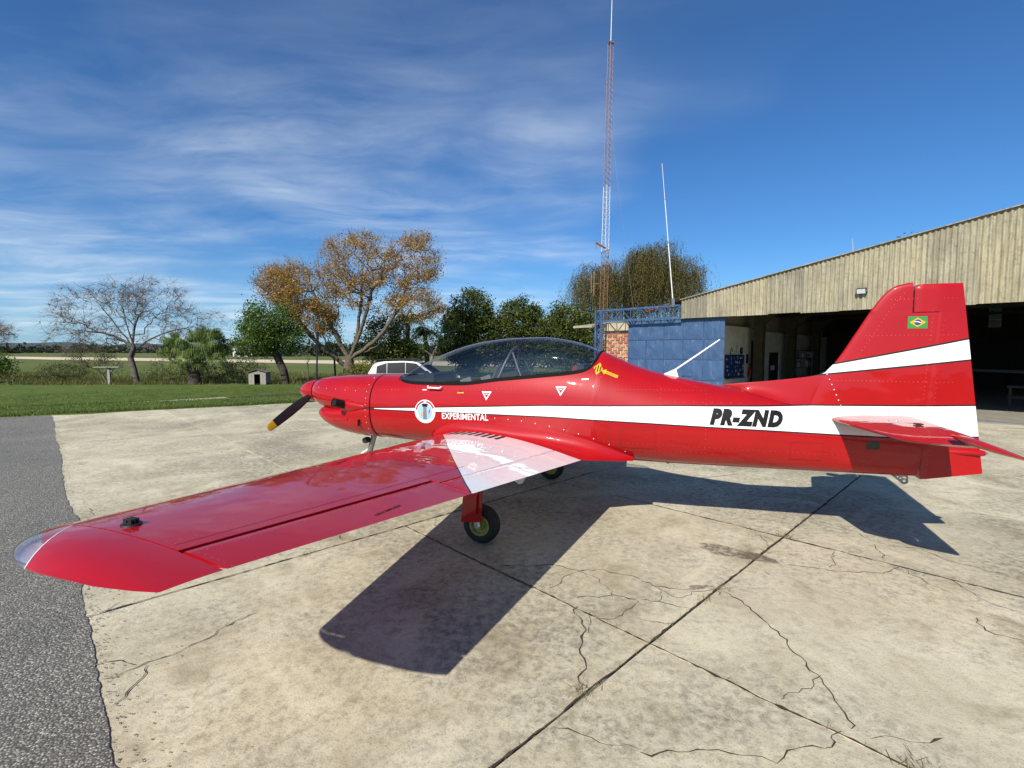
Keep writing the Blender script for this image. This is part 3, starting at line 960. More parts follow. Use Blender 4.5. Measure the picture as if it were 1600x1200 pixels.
def loose_grit():
    g = np.random.default_rng(77)
    n = 2600
    k = g.uniform(0.2, 14, n); off = 0.15 + g.normal(0, 0.05, n) + np.where(g.random(n) < 0.25, np.abs(g.normal(0, 0.25, n)), 0)
    P = np.outer(off, E1) + np.outer(k, E2)
    r = g.uniform(0.0025, 0.007, n)
    base = np.array([(1, 0, 0), (-0.5, 0.87, 0), (-0.5, -0.87, 0), (0.1, 0, 0.9)])
    a = g.uniform(0, 6.28, n); ca, sa = np.cos(a), np.sin(a)
    V = np.zeros((n, 4, 3))
    for q in range(4):
        V[:, q, 0] = P[:, 0] + r * (base[q, 0] * ca - base[q, 1] * sa); V[:, q, 1] = P[:, 1] + r * (base[q, 0] * sa + base[q, 1] * ca); V[:, q, 2] = 0.003 + r * base[q, 2]
    F = (np.arange(n) * 4)[:, None, None] + np.array([(0, 1, 3), (1, 2, 3), (2, 0, 3)])[None]
    o = mesh_np('loose_grit', V.reshape(-1, 3), F.reshape(-1, 3), M['grit'])
    tag(o, 'loose grit scattered along the edge of the concrete', 'grit', kind='stuff')


build_ground()
loose_grit()
apron = build_apron()
build_apron_wear(apron)


def lawn_area(g, n):
    u = g.uniform(-11, 16, n); d = np.abs(g.normal(0, 1, n)) * 0 + g.uniform(0.0, 1.0, n) ** 1.3 * 15
    u = u * (1 + d * 0.05) - d * 0.25
    return np.stack([G0[0] + GT[0] * u + GN[0] * d, G0[1] + GT[1] * u + GN[1] * d], 1)


blades('mown_grass', M['grass'], 110000, lawn_area, 0.025, 0.075, 0.016, 'short green mown grass between the apron and the trees', 'grass', 21)


def edge_area(g, n):
    u = g.uniform(-14, 12, n); d = 0.05 + np.abs(g.normal(0, 0.16, n)) * (0.4 + np.abs(np.sin(u * 1.7)))
    return np.stack([G0[0] + GT[0] * u + GN[0] * d, G0[1] + GT[1] * u + GN[1] * d], 1)


blades('edge_tufts', M['grass'], 9000, edge_area, 0.04, 0.13, 0.018, 'ragged grass tufts spilling along the concrete edge', 'grass', 23)


def weed_area(g, n):
    x = g.uniform(-48, 6, n); y = 30.5 + g.uniform(0, 1, n) ** 1.4 * 16 + x * 0.02
    return np.stack([x, y], 1)


blades('tall_weeds', M['weeds'], 60000, weed_area, 0.08, 0.36, 0.035, 'tall rough weeds along the edge of the mown lawn', 'weeds', 22,
       keep=lambda P: (np.sin(P[:, 0] * 0.8) + np.sin(P[:, 0] * 0.31 + P[:, 1] * 0.5) + np.random.default_rng(1).uniform(-1.6, 1.4, len(P))) > -0.4)

# ------------------------------------------------------------------ the aircraft
# aircraft coordinates: X aft, Y to its left (towards the camera), Z up; origin on the ground between the main wheels
plane = empty('airplane', (0.1258, 5.310, 0.0), -0.35204)
tag(plane, 'red low-wing propeller airplane with white stripes parked on the concrete', 'airplane')


def L(p):
    return (p[0], -p[1], p[2])


FUS = [  # X, top, bottom, half width, height of widest point, upper and lower fullness
    (-1.73, 1.420, 0.660, 0.385, 1.05, 2.3, 2.4), (-1.40, 1.427, 0.655, 0.410, 1.05, 2.35, 2.5), (-1.20, 1.470, 0.652, 0.418, 1.05, 2.4, 2.5),
    (-0.80, 1.530, 0.648, 0.425, 1.05, 2.45, 2.5), (0.00, 1.630, 0.640, 0.430, 1.05, 2.4, 2.5), (0.50, 1.675, 0.628, 0.430, 1.04, 2.2, 2.5),
    (0.85, 1.693, 0.618, 0.425, 1.03, 1.95, 2.5), (0.98, 1.641, 0.614, 0.418, 1.02, 1.92, 2.5), (1.23, 1.540, 0.606, 0.400, 1.01, 1.9, 2.4),
    (1.51, 1.461, 0.604, 0.375, 1.00, 1.9, 2.4), (1.83, 1.399, 0.606, 0.337, 0.99, 1.9, 2.3), (2.27, 1.310, 0.611, 0.270, 0.98, 1.95, 2.2),
    (2.60, 1.220, 0.616, 0.212, 0.95, 2.0, 2.2), (3.00, 1.165, 0.623, 0.142, 0.92, 2.0, 2.2), (3.30, 1.14, 0.630, 0.092, 0.90, 2.0, 2.2), (3.53, 1.12, 0.636, 0.056, 0.88, 2.0, 2.2)]
_fx = [s[0] for s in FUS]
FUSF = [pchip(_fx, [s[k] for s in FUS]) for k in range(1, 7)]


def sec(X, tab=FUSF):
    return [f(X) for f in tab]


def half_y(X, Z, tab=FUSF):
    zt, zb, w, zm, nu, nl = sec(X, tab)
    if Z >= zm:
        t = (Z - zm) / (zt - zm); n = nu
    else:
        t = (zm - Z) / (zm - zb); n = nl
    if t >= 1: return 0.0
    return w * (1 - t ** n) ** (1 / n)


def ring_point(X, ph, tab=FUSF):
    """ph from -90 (keel) to +90 degrees (spine)"""
    zt, zb, w, zm, nu, nl = sec(X, tab)
    c, s = math.cos(ph), math.sin(ph)
    if s >= 0:
        return w * max(c, 0) ** (2 / nu), zm + (zt - zm) * s ** (2 / nu)
    return w * max(c, 0) ** (2 / nl), zm - (zm - zb) * (-s) ** (2 / nl)


SILL = pchip([-1.44, -1.425, -1.39, -1.30, -1.21, -1.13, -0.58, -0.14, 0.34, 0.66, 0.74, 0.80, 0.835, 0.85],
             [1.424, 1.400, 1.372, 1.352, 1.345, 1.341, 1.349, 1.402, 1.450, 1.489, 1.512, 1.560, 1.630, 1.693])
CTOP = pchip([-1.44, -1.39, -1.258, -1.002, -0.675, -0.361, -0.06, 0.23, 0.51, 0.713, 0.80, 0.85],
             [1.424, 1.425, 1.512, 1.633, 1.751, 1.813, 1.839, 1.843, 1.810, 1.755, 1.722, 1.694])


def loft(name, xs, tab, mat, parent, top=None, n=28, smooth=50, cap0=False, cap1=False):
    V = []; F = []
    m = 2 * n + 1
    for X in xs:
        zt = sec(X, tab)[0]
        lim = None
        if top is not None:
            zl = top(X)
            if zl is not None and zl < zt - 1e-4: lim = zl
        half = []
        for k in range(n + 1):
            ph = -math.pi / 2 + math.pi * k / n
            half.append(ring_point(X, ph, tab))
        if lim is not None:
            # squeeze the ring below the sill
            zb = sec(X, tab)[1]
            lo, hi = -math.pi / 2, math.pi / 2
            for _ in range(40):
                mid = (lo + hi) / 2
                if ring_point(X, mid, tab)[1] < lim: lo = mid
                else: hi = mid
            half = [ring_point(X, -math.pi / 2 + (lo + math.pi / 2) * k / n, tab) for k in range(n + 1)]
        pts = [(X, y, z) for y, z in half] + [(X, -y, z) for y, z in reversed(half)]
        V += [L(p) for p in pts]
    r = 2 * n + 2
    for i in range(len(xs) - 1):
        opened = False
        if top is not None:
            xm = (xs[i] + xs[i + 1]) / 2
            opened = top(xm) is not None
        for k in range(r - 1):
            if opened and k == n: continue
            F.append((i * r + k, (i + 1) * r + k, (i + 1) * r + k + 1, i * r + k + 1))
    if cap0: F.append(tuple(range(r)))
    if cap1: F.append(tuple(range((len(xs) - 1) * r, len(xs) * r)))
    return mesh_obj(name, V, F, mat, parent, smooth)


def cockpit_sill(X):
    return SILL(X) if -1.44 < X < 0.85 else None


xs = sorted(set([round(v, 4) for v in list(np.arange(-1.72, -1.44, 0.04)) + list(np.arange(-1.44, -1.1, 0.012)) + list(np.arange(-1.1, 0.66, 0.04)) + list(np.arange(0.66, 0.85, 0.01)) + list(np.arange(0.85, 3.53, 0.06)) + [0.85, 3.53]]))
loft('fuselage', xs, FUSF, M['livery'], plane, top=cockpit_sill, cap1=True, cap0=True)

COWU = [(-2.772, 1.322, 1.045, 0.140, 1.185, 2, 2), (-2.745, 1.338, 1.03, 0.175, 1.185, 2, 2), (-2.70, 1.352, 1.018, 0.215, 1.18, 2, 2), (-2.60, 1.372, 0.99, 0.270, 1.17, 2.1, 2.1),
        (-2.40, 1.391, 0.955, 0.325, 1.15, 2.2, 2.2), (-2.17, 1.402, 0.92, 0.355, 1.12, 2.3, 2.2), (-1.95, 1.411, 0.80, 0.374, 1.07, 2.3, 2.3), (-1.74, 1.420, 0.675, 0.384, 1.05, 2.3, 2.4)]
COWL = [(-2.655, 0.985, 0.895, 0.135, 0.945, 2, 2), (-2.645, 1.0, 0.868, 0.168, 0.94, 2, 2), (-2.60, 1.015, 0.822, 0.215, 0.93, 2, 2), (-2.43, 1.035, 0.742, 0.292, 0.92, 2.1, 2.2),
        (-2.19, 1.045, 0.686, 0.347, 0.95, 2.3, 2.3), (-1.95, 1.05, 0.664, 0.377, 0.99, 2.3, 2.4), (-1.74, 1.05, 0.657, 0.3855, 1.03, 2.3, 2.4)]
CU = [pchip([s[0] for s in COWU], [s[k] for s in COWU]) for k in range(1, 7)]
CL = [pchip([s[0] for s in COWL], [s[k] for s in COWL]) for k in range(1, 7)]
cowl = loft('engine_cowling', list(np.linspace(-2.772, -2.6, 10)) + list(np.linspace(-2.57, -1.74, 24)), CU, M['livery'], plane, cap0=True, cap1=True)
loft('lower_cowling', list(np.linspace(-2.655, -2.55, 8)) + list(np.linspace(-2.52, -1.741, 22)), CL, M['livery'], plane, cap1=True)
# intake mouth under the spinner
mb = MB(); mb.add([L((-2.640, 0.125 * math.cos(a), 0.943 + 0.045 * math.sin(a))) for a in np.linspace(0, 2 * math.pi, 24, endpoint=False)], [tuple(range(24))])
mb.build('air_intake', M['black_frame'], plane)

# spinner and three-bladed propeller
HUB = (-2.86, 0.0, 1.185)
mb = MB()
prof = [(0.0, -0.225)] + [(0.146 * math.sin(math.acos(min(1, 1 - t)) ) ** 0.95 if t < 1 else 0.146, -0.225 + 0.30 * t) for t in (0.02, 0.06, 0.12, 0.2, 0.3, 0.42, 0.56, 0.72, 0.88, 1.0)]
prof = [(0.0, -0.228), (0.018, -0.222), (0.040, -0.203), (0.066, -0.172), (0.092, -0.13), (0.114, -0.08), (0.130, -0.03), (0.140, 0.02), (0.145, 0.075), (0.0, 0.078)]
mb.lathe(prof, L(HUB), 'x', 32)
mb.build('spinner', M['red'], plane, smooth=40)


def blade(ang, mat_parent):
    """one blade, ang measured from straight up towards the aircraft's left"""
    rad = [0.10, 0.16, 0.24, 0.36, 0.50, 0.64, 0.76, 0.772, 0.81, 0.845, 0.868, 0.876]
    chd = [0.055, 0.070, 0.092, 0.110, 0.112, 0.106, 0.097, 0.096, 0.092, 0.082, 0.060, 0.020]
    thk = [0.045, 0.036, 0.028, 0.021, 0.016, 0.013, 0.011, 0.011, 0.009, 0.008, 0.006, 0.003]
    ca, sa = math.cos(ang), math.sin(ang)
    out = Vector((0, sa, ca)); tan = Vector((0, ca, -sa)); ax = Vector((1, 0, 0))
    rings = []
    for r, c, h in zip(rad, chd, thk):
        tw = R(62 - 46 * (r / 0.876) ** 0.8)          # pitch angle to the disc plane
        cd = tan * math.cos(tw) + ax * math.sin(tw); nd = ax * math.cos(tw) - tan * math.sin(tw)
        cen = Vector((HUB[0] + 0.03, HUB[1], HUB[2])) + out * r
        rg = []
        for k in range(12):
            a = 2 * math.pi * k / 12
            rg.append(L(cen + cd * (c / 2 * math.cos(a)) + nd * (h / 2 * math.sin(a) + 0.10 * h * math.cos(a) ** 2)))
        rings.append(rg)
    for nm, lo, hi, mt in (('blade', 0, 7, M['prop_black']), ('blade_tip', 7, len(rings), M['prop_yellow'])):
        V = [p for rg in rings[max(lo - 1, 0) if lo else 0:hi] for p in rg]
        m = len(V) // 12
        F = [(i * 12 + k, i * 12 + (k + 1) % 12, (i + 1) * 12 + (k + 1) % 12, (i + 1) * 12 + k) for i in range(m - 1) for k in range(12)]
        F += [tuple(range(12)), tuple(range((m - 1) * 12, m * 12))]
        o = mesh_obj(nm, V, F, mt, mat_parent, 40)
        if nm == 'blade': par = o
        else: o.parent = par


for k in range(3):
    blade(R(-4 + 120 * k), plane)

# exhaust stack on the left cheek, and its twin
for s in (1, -1):
    mb = MB()
    mb.tube([L((-2.08, s * 0.30, 1.055)), L((-2.10, s * 0.38, 1.075)), L((-2.12, s * 0.45, 1.095)), L((-2.135, s * 0.50, 1.108))], [0.050, 0.050, 0.049, 0.049], 16, caps=False)
    mb.tube([L((-2.11, s * 0.40, 1.082)), L((-2.133, s * 0.493, 1.106))], [0.041, 0.041], 16)
    mb.build('exhaust_pipe', M['exhaust'], plane, smooth=40)
for s in (1, -1):
    V = []; F = []
    for i, (x, w_) in enumerate(((-2.22, 0.0), (-2.17, 0.6), (-2.10, 1.0), (-2.00, 0.85), (-1.88, 0.45), (-1.78, 0.0))):
        for k in range(9):
            a = math.pi * k / 8
            z = 1.055 + 0.075 * w_ * math.cos(a); y = max(half_y(x, z, CU), half_y(x, z, CL)) - 0.004 + 0.045 * w_ * math.sin(a)
            V.append(L((x, s * y, z)))
    F = [(i * 9 + k, (i + 1) * 9 + k, (i + 1) * 9 + k + 1, i * 9 + k + 1) for i in range(5) for k in range(8)]
    mesh_obj('exhaust_fairing', V, F, M['red'], plane, 60)
# louvre and scoop on the lower cowl
mb = MB(); mb.box(L((-1.90, 0.384, 0.83)), L((-1.876, 0.376, 0.905))); mb.build('cooling_slot', M['black_frame'], plane)
V = []
mb = MB()
mb.add([L(p) for p in ((-2.28, 0.330, 0.905), (-2.06, 0.36, 0.915), (-2.06, 0.372, 0.895), (-2.28, 0.348, 0.885), (-2.30, 0.30, 0.86), (-2.06, 0.33, 0.86))], [(0, 1, 2, 3), (3, 2, 5, 4), (0, 3, 4), (1, 5, 2)])
mb.build('intake_scoop', M['red'], plane, smooth=20)

# ---- canopy
def canopy_grid(xs, n, inset=0.0, lift=0.0):
    rows = []
    for X in xs:
        zs, zc = SILL(X), CTOP(X)
        ys = half_y(X, zs)
        row = []
        for k in range(2 * n + 1):
            a = math.pi * k / (2 * n)
            c, s = math.cos(a), math.sin(a)
            y = ys * math.copysign(abs(c) ** 0.86, c)
            # the bubble bulges a little over its sill
            y *= 1 + 0.035 * math.sin(2 * a) ** 2
            row.append((X, y * (1 - inset), zs + (zc - zs) * s ** 0.92 + lift))
        rows.append(row)
    return rows


def grid_obj(name, rows, mat, parent, smooth=60, conv=L):
    m = len(rows[0])
    V = [conv(p) for r in rows for p in r]
    F = [(i * m + k, (i + 1) * m + k, (i + 1) * m + k + 1, i * m + k + 1) for i in range(len(rows) - 1) for k in range(m - 1)]
    return mesh_obj(name, V, F, mat, parent, smooth)


cx = list(np.linspace(-1.438, -1.30, 14)) + list(np.linspace(-1.27, 0.60, 46)) + list(np.linspace(0.62, 0.848, 22))
canopy = grid_obj('canopy', canopy_grid(cx, 18), M['canopy'], plane)
# black frame following the sill, a flat band lying on the skin
for s in (1, -1):
    V = []; F = []
    fx = list(np.linspace(-1.4395, -1.30, 26)) + list(np.linspace(-1.28, 0.66, 50)) + list(np.linspace(0.665, 0.8497, 44))
    prof = []
    P = [Vector((X, half_y(X, SILL(X)), SILL(X))) for X in fx]
    for i, p in enumerate(P):
        t = (P[min(i + 1, len(P) - 1)] - P[max(i - 1, 0)]).normalized()
        nrm = Vector((0, 1, 0.35)).normalized() if p.y > 0.05 else Vector((0, 0.3, 1)).normalized()
        down = nrm.cross(t).normalized()
        if down.z > 0: down = -down
        if p.z > 1.55: down = Vector((0.8, 0, 0.2)) if p.x > 0 else down
        up = -down
        for (a, b) in ((0.0, -0.012), (0.0, 0.007), (0.036, 0.006), (0.038, -0.012)):
            q = p + (down * (a - 0.020)) + nrm * b
            V.append(L((q.x, s * max(q.y, 0.0), q.z)))
    for i in range(len(P) - 1):
        for k in range(3):
            F.append((4 * i + k, 4 * i + k + 1, 4 * i + 4 + k + 1, 4 * i + 4 + k))
    mesh_obj('canopy_frame', V, F, M['black_frame'], plane, 40)
# handle
mb = MB(); mb.tube([L((-0.95, 0.405, 1.318)), L((-0.945, 0.425, 1.303)), L((-0.80, 0.427, 1.300)), L((-0.79, 0.408, 1.313))], 0.010, 8)
mb.build('canopy_handle', M['decal_white'], plane, smooth=40)

# ---- cockpit furniture
rows = []
for X in np.linspace(-1.30, 0.80, 24):
    zs = SILL(X) - 0.01; row = []
    w = max(half_y(X, zs) - 0.035, 0.02)
    for y, z in ((w, zs), (w * 1.02, zs - 0.2), (w * 0.9, 0.80), (0, 0.76), (-w * 0.9, 0.80), (-w * 1.02, zs - 0.2), (-w, zs)):
        row.append((X, y, z))
    rows.append(row)
grid_obj('cockpit_tub', rows, M['interior'], plane, 30)
mb = MB(); mb.prism([(-1.42, 1.375), (-1.30, 1.412), (-0.98, 1.458), (-0.955, 1.440), (-0.97, 1.12), (-1.1, 1.12)], 'y', -0.27, 0.27)
mb.build('instrument_panel', M['black_plastic'], plane, smooth=30)
mb = MB(); mb.prism([(-0.12, 1.10), (-0.16, 1.46), (-0.04, 1.49), (0.02, 1.47), (0.04, 1.12)], 'y', -0.25, 0.25)
mb.build('rear_instrument_panel', M['black_plastic'], plane, smooth=30)
for (x, h) in ((-0.36, 1.50), (0.52, 1.56)):
    mb = MB()
    mb.prism([(x - 0.42, 1.02), (x - 0.40, 1.10), (x - 0.06, 1.08), (x, 1.05), (x + 0.10, h - 0.10), (x + 0.12, h), (x + 0.18, h), (x + 0.20, h - 0.1), (x + 0.12, 1.0)], 'y', -0.20, 0.20)
    mb.build('seat', M['seat_fabric'], plane, smooth=35)
    mb = MB()
    for s in (-1, 1):
        mb.bar(L((x + 0.07, s * 0.08, h - 0.02)), L((x - 0.06, s * 0.07, 1.10)), 0.045, 0.01)
    mb.build('seat_harness', M['belt'], plane)
# roll-over hoop between the seats, and the seat-back arcs
mb = MB()
arc = [(-0.20, 0.25, 1.40), (-0.14, 0.21, 1.56), (-0.09, 0.13, 1.70), (-0.075, 0.0, 1.74), (-0.09, -0.13, 1.70), (-0.14, -0.21, 1.56), (-0.20, -0.25, 1.40)]
mb.tube([L(p) for p in arc], 0.016, 10)
mb.tube([L((-0.09, 0.12, 1.70)), L((0.04, 0.20, 1.42))], 0.012, 8); mb.tube([L((-0.09, -0.12, 1.70)), L((0.04, -0.20, 1.42))], 0.012, 8)
mb.build('roll_hoop', M['hoop'], plane, smooth=40)
for x in (-0.33, 0.56):
    mb = MB()
    mb.tube([L((x + 0.02 + 0.14 * math.sin(a) * 0.4, 0.205 * math.cos(a), 1.30 + 0.24 * math.sin(a))) for a in np.linspace(0, math.pi, 15)], 0.014, 8)
    mb.build('headrest_tube', M['hoop'], plane, smooth=40)
mb = MB(); mb.tube([L((-0.74, 0.0, 0.85)), L((-0.72, 0.0, 1.12)), L((-0.69, 0.0, 1.22))], [0.014, 0.013, 0.02], 8); mb.build('control_stick', M['black_plastic'], plane, smooth=40)
for s in (-1, 1):
    mb = MB(); mb.bar(L((-0.62, s * 0.27, 1.36)), L((-0.50, s * 0.27, 1.40)), 0.03, 0.05)
    mb.build('throttle_lever', M['steel'], plane)
# rear shelf under the back of the canopy
rows = []
for X in np.linspace(0.55, 0.84, 8):
    z = SILL(X) - 0.015; w = max(half_y(X, z) - 0.02, 0.01)
    rows.append([(X, w, z), (X, 0, z + 0.02), (X, -w, z)])
grid_obj('rear_deck', rows, M['interior'], plane, 40)

# ---- wings
def le(Y): return (-0.875 + 0.0817 * (Y - 0.45), 0.735 + 0.0735 * (Y - 0.45))
def te(Y): return (0.802 - 0.1254 * (Y - 0.45), 0.673 + 0.0989 * (Y - 0.45))


def foil(x, t, m=0.02, p=0.4):
    yt = 5 * t * (0.2969 * math.sqrt(x) - 0.126 * x - 0.3516 * x * x + 0.2843 * x ** 3 - 0.1036 * x ** 4)
    yc = m / p ** 2 * (2 * p * x - x * x) if x < p else m / (1 - p) ** 2 * ((1 - 2 * p) + 2 * p * x - x * x)
    return yc + yt, yc - yt


def wing_pt(u, Y, up, lift=0.0):
    xl, zl = le(Y); xt, zt = te(Y); c = xt - xl
    f = foil(u, 0.135 - 0.02 * Y / 4.2)
    return (xl + c * u, Y, zl + (zt - zl) * u + c * (f[0] if up else f[1]) + lift)


def wing_top(X, Y):
    xl, _ = le(Y); xt, _ = te(Y)
    return wing_pt(min(max((X - xl) / (xt - xl), 0), 1), Y, True)[2]


def section(Y, u0, u1, n, roundfront=False):
    """closed loop of one aerofoil slice between chord fractions u0 and u1"""
    us = [u0 + (u1 - u0) * (0.5 - 0.5 * math.cos(math.pi * k / n)) for k in range(n + 1)] if u0 == 0 else [u0 + (u1 - u0) * k / n for k in range(n + 1)]
    up = [wing_pt(u, Y, True) for u in reversed(us)]
    dn = [wing_pt(u, Y, False) for u in (us[1:] if u0 == 0 else us)]
    if roundfront:
        a = np.array(wing_pt(u0, Y, True)); b = np.array(wing_pt(u0, Y, False))
        h = (a[2] - b[2]) / 2; c = (a + b) / 2
        arc = [(c[0] - h * 0.75 * math.sin(t), Y, c[2] + h * math.cos(t)) for t in np.linspace(0.25, math.pi - 0.25, 7)]
        return up + [tuple(p) for p in arc] + dn
    return up + dn


def wing_body(name, Ys, cuts, mat, parent, side, n=22, roundfront=False):
    rows = [section(Y, c0, c1, n, roundfront) for Y, (c0, c1) in zip(Ys, cuts)]
    m = len(rows[0])
    V = [L((p[0], side * p[1], p[2])) for r in rows for p in r]
    F = [(i * m + k, (i + 1) * m + k, (i + 1) * m + (k + 1) % m, i * m + (k + 1) % m) for i in range(len(rows) - 1) for k in range(m)]
    F += [tuple(range(m)), tuple(range((len(rows) - 1) * m, len(rows) * m))]
    return mesh_obj(name, V, F, mat, parent, 40)


def build_wing(side):
    Ys = [0.20, 0.5, 0.8, 1.2, 1.6, 2.0, 2.497, 2.503, 2.8, 3.2, 3.6, 3.948]
    cuts = [(0, 0.824) if y < 2.5 else (0, 0.783) for y in Ys]
    w = wing_body('wing', Ys, cuts, M['wing'], plane, side)
    fl = [0.42, 0.9, 1.4, 1.9, 2.492]
    wing_body('flap', fl, [(0.8335, 1.0)] * len(fl), M['wing'], plane, side, 8, True)
    ai = [2.508, 2.9, 3.3, 3.6, 3.940]
    a = wing_body('aileron', ai, [(0.806, 1.0)] * len(ai), M['red'], plane, side, 8, True)
    for (ya, yb, ua, ub) in ((0.42, 2.49, 0.80, 0.86), (2.51, 3.945, 0.76, 0.83)):  # added strip inside the gaps, keeps sunlight out of the wing's shadow
        V = []
        for y in np.linspace(ya, yb, 6):
            for u in (ua, ub):
                a_, b_ = wing_pt(u, y, True), wing_pt(u, y, False)
                V.append(L((a_[0], side * y, a_[2] * 0.30 + b_[2] * 0.70)))
        mesh_obj('gap_light_blocker', V, [(2 * k, 2 * k + 1, 2 * k + 3, 2 * k + 2) for k in range(5)], M['seam'], plane)
    # tip cap: rounds off in plan and in thickness
    rows = []
    n = 20
    K = [0, 0.15, 0.32, 0.5, 0.66, 0.80, 0.90, 0.96, 1.0]
    for k in K:
        Y = 3.954 + 0.226 * k
        xl0, _ = le(Y); xt0, _ = te(Y)
        fx = xl0 + (0.52 * (1 - math.sqrt(max(0, 1 - (k * 0.985) ** 1.8))))
        bx = xt0 if k < 0.8 else xt0 - 0.20 * ((k - 0.8) / 0.2) ** 1.5
        th = max(0.03, (1 - k ** 2.8)) ** 0.62
        sec_ = []
        us = [0.5 - 0.5 * math.cos(math.pi * q / n) for q in range(n + 1)]
        def pt(u, up):
            x = fx + (bx - fx) * u
            u2 = (x - xl0) / (xt0 - xl0)
            t_ = 0.135 - 0.02 * Y / 4.2
            fu = foil(min(max(u2, 0), 1), t_); fo = foil(u, t_ * (bx - fx) / (xt0 - xl0) if True else t_)
            zc = wing_pt(min(max(u2, 0), 1), Y, True)[2] * 0.5 + wing_pt(min(max(u2, 0), 1), Y, False)[2] * 0.5
            half = (foil(u, t_, 0.0)[0]) * (bx - fx)
            half = min(half, (fu[0] - fu[1]) / 2 * (xt0 - xl0)) if k == 0 else half
            return (x, Y, zc + (half if up else -half) * th - 0.012 * k ** 2)
        sec_ = [pt(u, True) for u in reversed(us)] + [pt(u, False) for u in us[1:]]
        rows.append(sec_)
    m = len(rows[0])
    V = [(p[0], side * p[1], p[2]) for r in rows for p in r]
    F = [(i * m + k, (i + 1) * m + k, (i + 1) * m + (k + 1) % m, i * m + (k + 1) % m) for i in range(len(rows) - 1) for k in range(m)]
    F.append(tuple(range((len(rows) - 1) * m, len(rows) * m)))
    for nm, mt, flip, fill in (('wing_tip', M['red'], False, False), ('tip_light_lens', M['lens'], True, False)):
        o = mesh_obj(nm, [L(p) for p in V], F, mt, plane, 50)
        bm = bmesh.new(); bm.from_mesh(o.data)
        no = Vector((1.0, 0.80 * side, 0.0)).normalized()        # local y is minus the aircraft's left
        bmesh.ops.bisect_plane(bm, geom=bm.verts[:] + bm.edges[:] + bm.faces[:], plane_co=L((-0.375, side * 3.96, 1.0)), plane_no=no, clear_inner=not flip, clear_outer=flip, dist=1e-6)
        if not flip:
            ed = [e for e in bm.edges if e.is_boundary and all(abs((v.co - Vector(L((-0.375, side * 3.96, 1.0)))).dot(no)) < 1e-4 for v in e.verts)]
            r_ = bmesh.ops.contextual_create(bm, geom=ed)
            for f_ in r_['faces']: f_.material_index = 1
            seal = MB()
            for e in ed: seal.bar(e.verts[0].co, e.verts[1].co, 0.0025)
            seal.build('lens_seal', M['lens_back'], plane)
        if flip:
            bm.normal_update()
            for f_ in bm.faces:
                if f_.calc_center_median().z < wing_pt(0.35, abs(f_.calc_center_median().y), False)[2] * 0.85 + wing_pt(0.35, abs(f_.calc_center_median().y), True)[2] * 0.15: f_.material_index = 1
        bm.to_mesh(o.data); bm.free()
        o.data.materials.append(M['lens_back'])
        o.data.set_sharp_from_angle(angle=R(50))
    mb = MB(); mb.lathe([(0, -0.02), (0.012, -0.014), (0.015, 0.0), (0.012, 0.02), (0.0, 0.026)], L((-0.37, side * 4.005, 1.005)), 'z', 12)
    mb.build('tip_lamp', M['lamp_clear'], plane, smooth=50)
    return w


for s in (1, -1):
    build_wing(s)

# wing-root fillets: concave skin from the wing up to the fuselage side
FUP = pchip([-0.97, -0.93, -0.79, -0.636, -0.412, 0.017, 0.355, 0.679, 0.95, 1.22], [0.72, 0.78, 0.897, 0.952, 0.982, 0.972, 0.935, 0.872, 0.79, 0.675])
FWY = pchip([-0.97, -0.85, -0.6, -0.4, 0.0, 0.47, 0.76, 1.0, 1.22], [0.43, 0.475, 0.50, 0.475, 0.485, 0.575, 0.635, 0.46, 0.33])
for side in (1, -1):
    rows = []
    for X in list(np.linspace(-0.965, -0.70, 14)) + list(np.linspace(-0.66, 1.215, 50)):
        zu = FUP(X); yu = half_y(X, zu) + 0.001
        yw = FWY(X)
        xt, zt_ = te(yw); xl, zl = le(yw)
        if X < xl: zw = zl + (xl - X) * 0.15
        elif X > xt: zw = zt_ + (0.655 - zt_) * smooth01((X - xt) / (1.22 - xt)) 
        else: zw = wing_top(X, yw) + 0.003
        yw = max(yw, half_y(X, min(zw, zu)) + 0.003)
        row = []
        for k in range(11):
            t = k / 10
            # concave: hugs the fuselage first, then sweeps out along the wing
            row.append((X, side * (yu + (yw - yu) * t ** 2.0), zu + (zw - zu) * (1 - (1 - t) ** 2.0)))
        if X > xt - 0.02:
            row.append((X, side * max(half_y(X, max(zw - 0.035, 0.63)) - 0.03, 0.0), zw - 0.03 * (1.24 - X)))
        else:
            row.append((X, side * (yw + 0.001), zw - 0.01))
        rows.append(row)
    grid_obj('wing_fillet', rows, M['red'], plane, 60)

# ---- fin, rudder and fillet
FLE = pchip([0.62, 1.10, 1.40, 1.503, 1.605, 1.865, 2.096, 2.185, 2.241, 2.262, 2.270], [2.60, 2.66, 2.76, 2.829, 2.908, 3.054, 3.182, 3.246, 3.311, 3.370, 3.425])
def hinge(z): return 3.53 + (z - 0.62) * (3.604 - 3.53) / (2.02 - 0.62)
def rte(z): return 3.970 - (z - 0.71) * (3.970 - 3.772) / (2.245 - 0.71)
def fin_t(z): return 0.056 - 0.020 * (z - 0.62) / 1.65


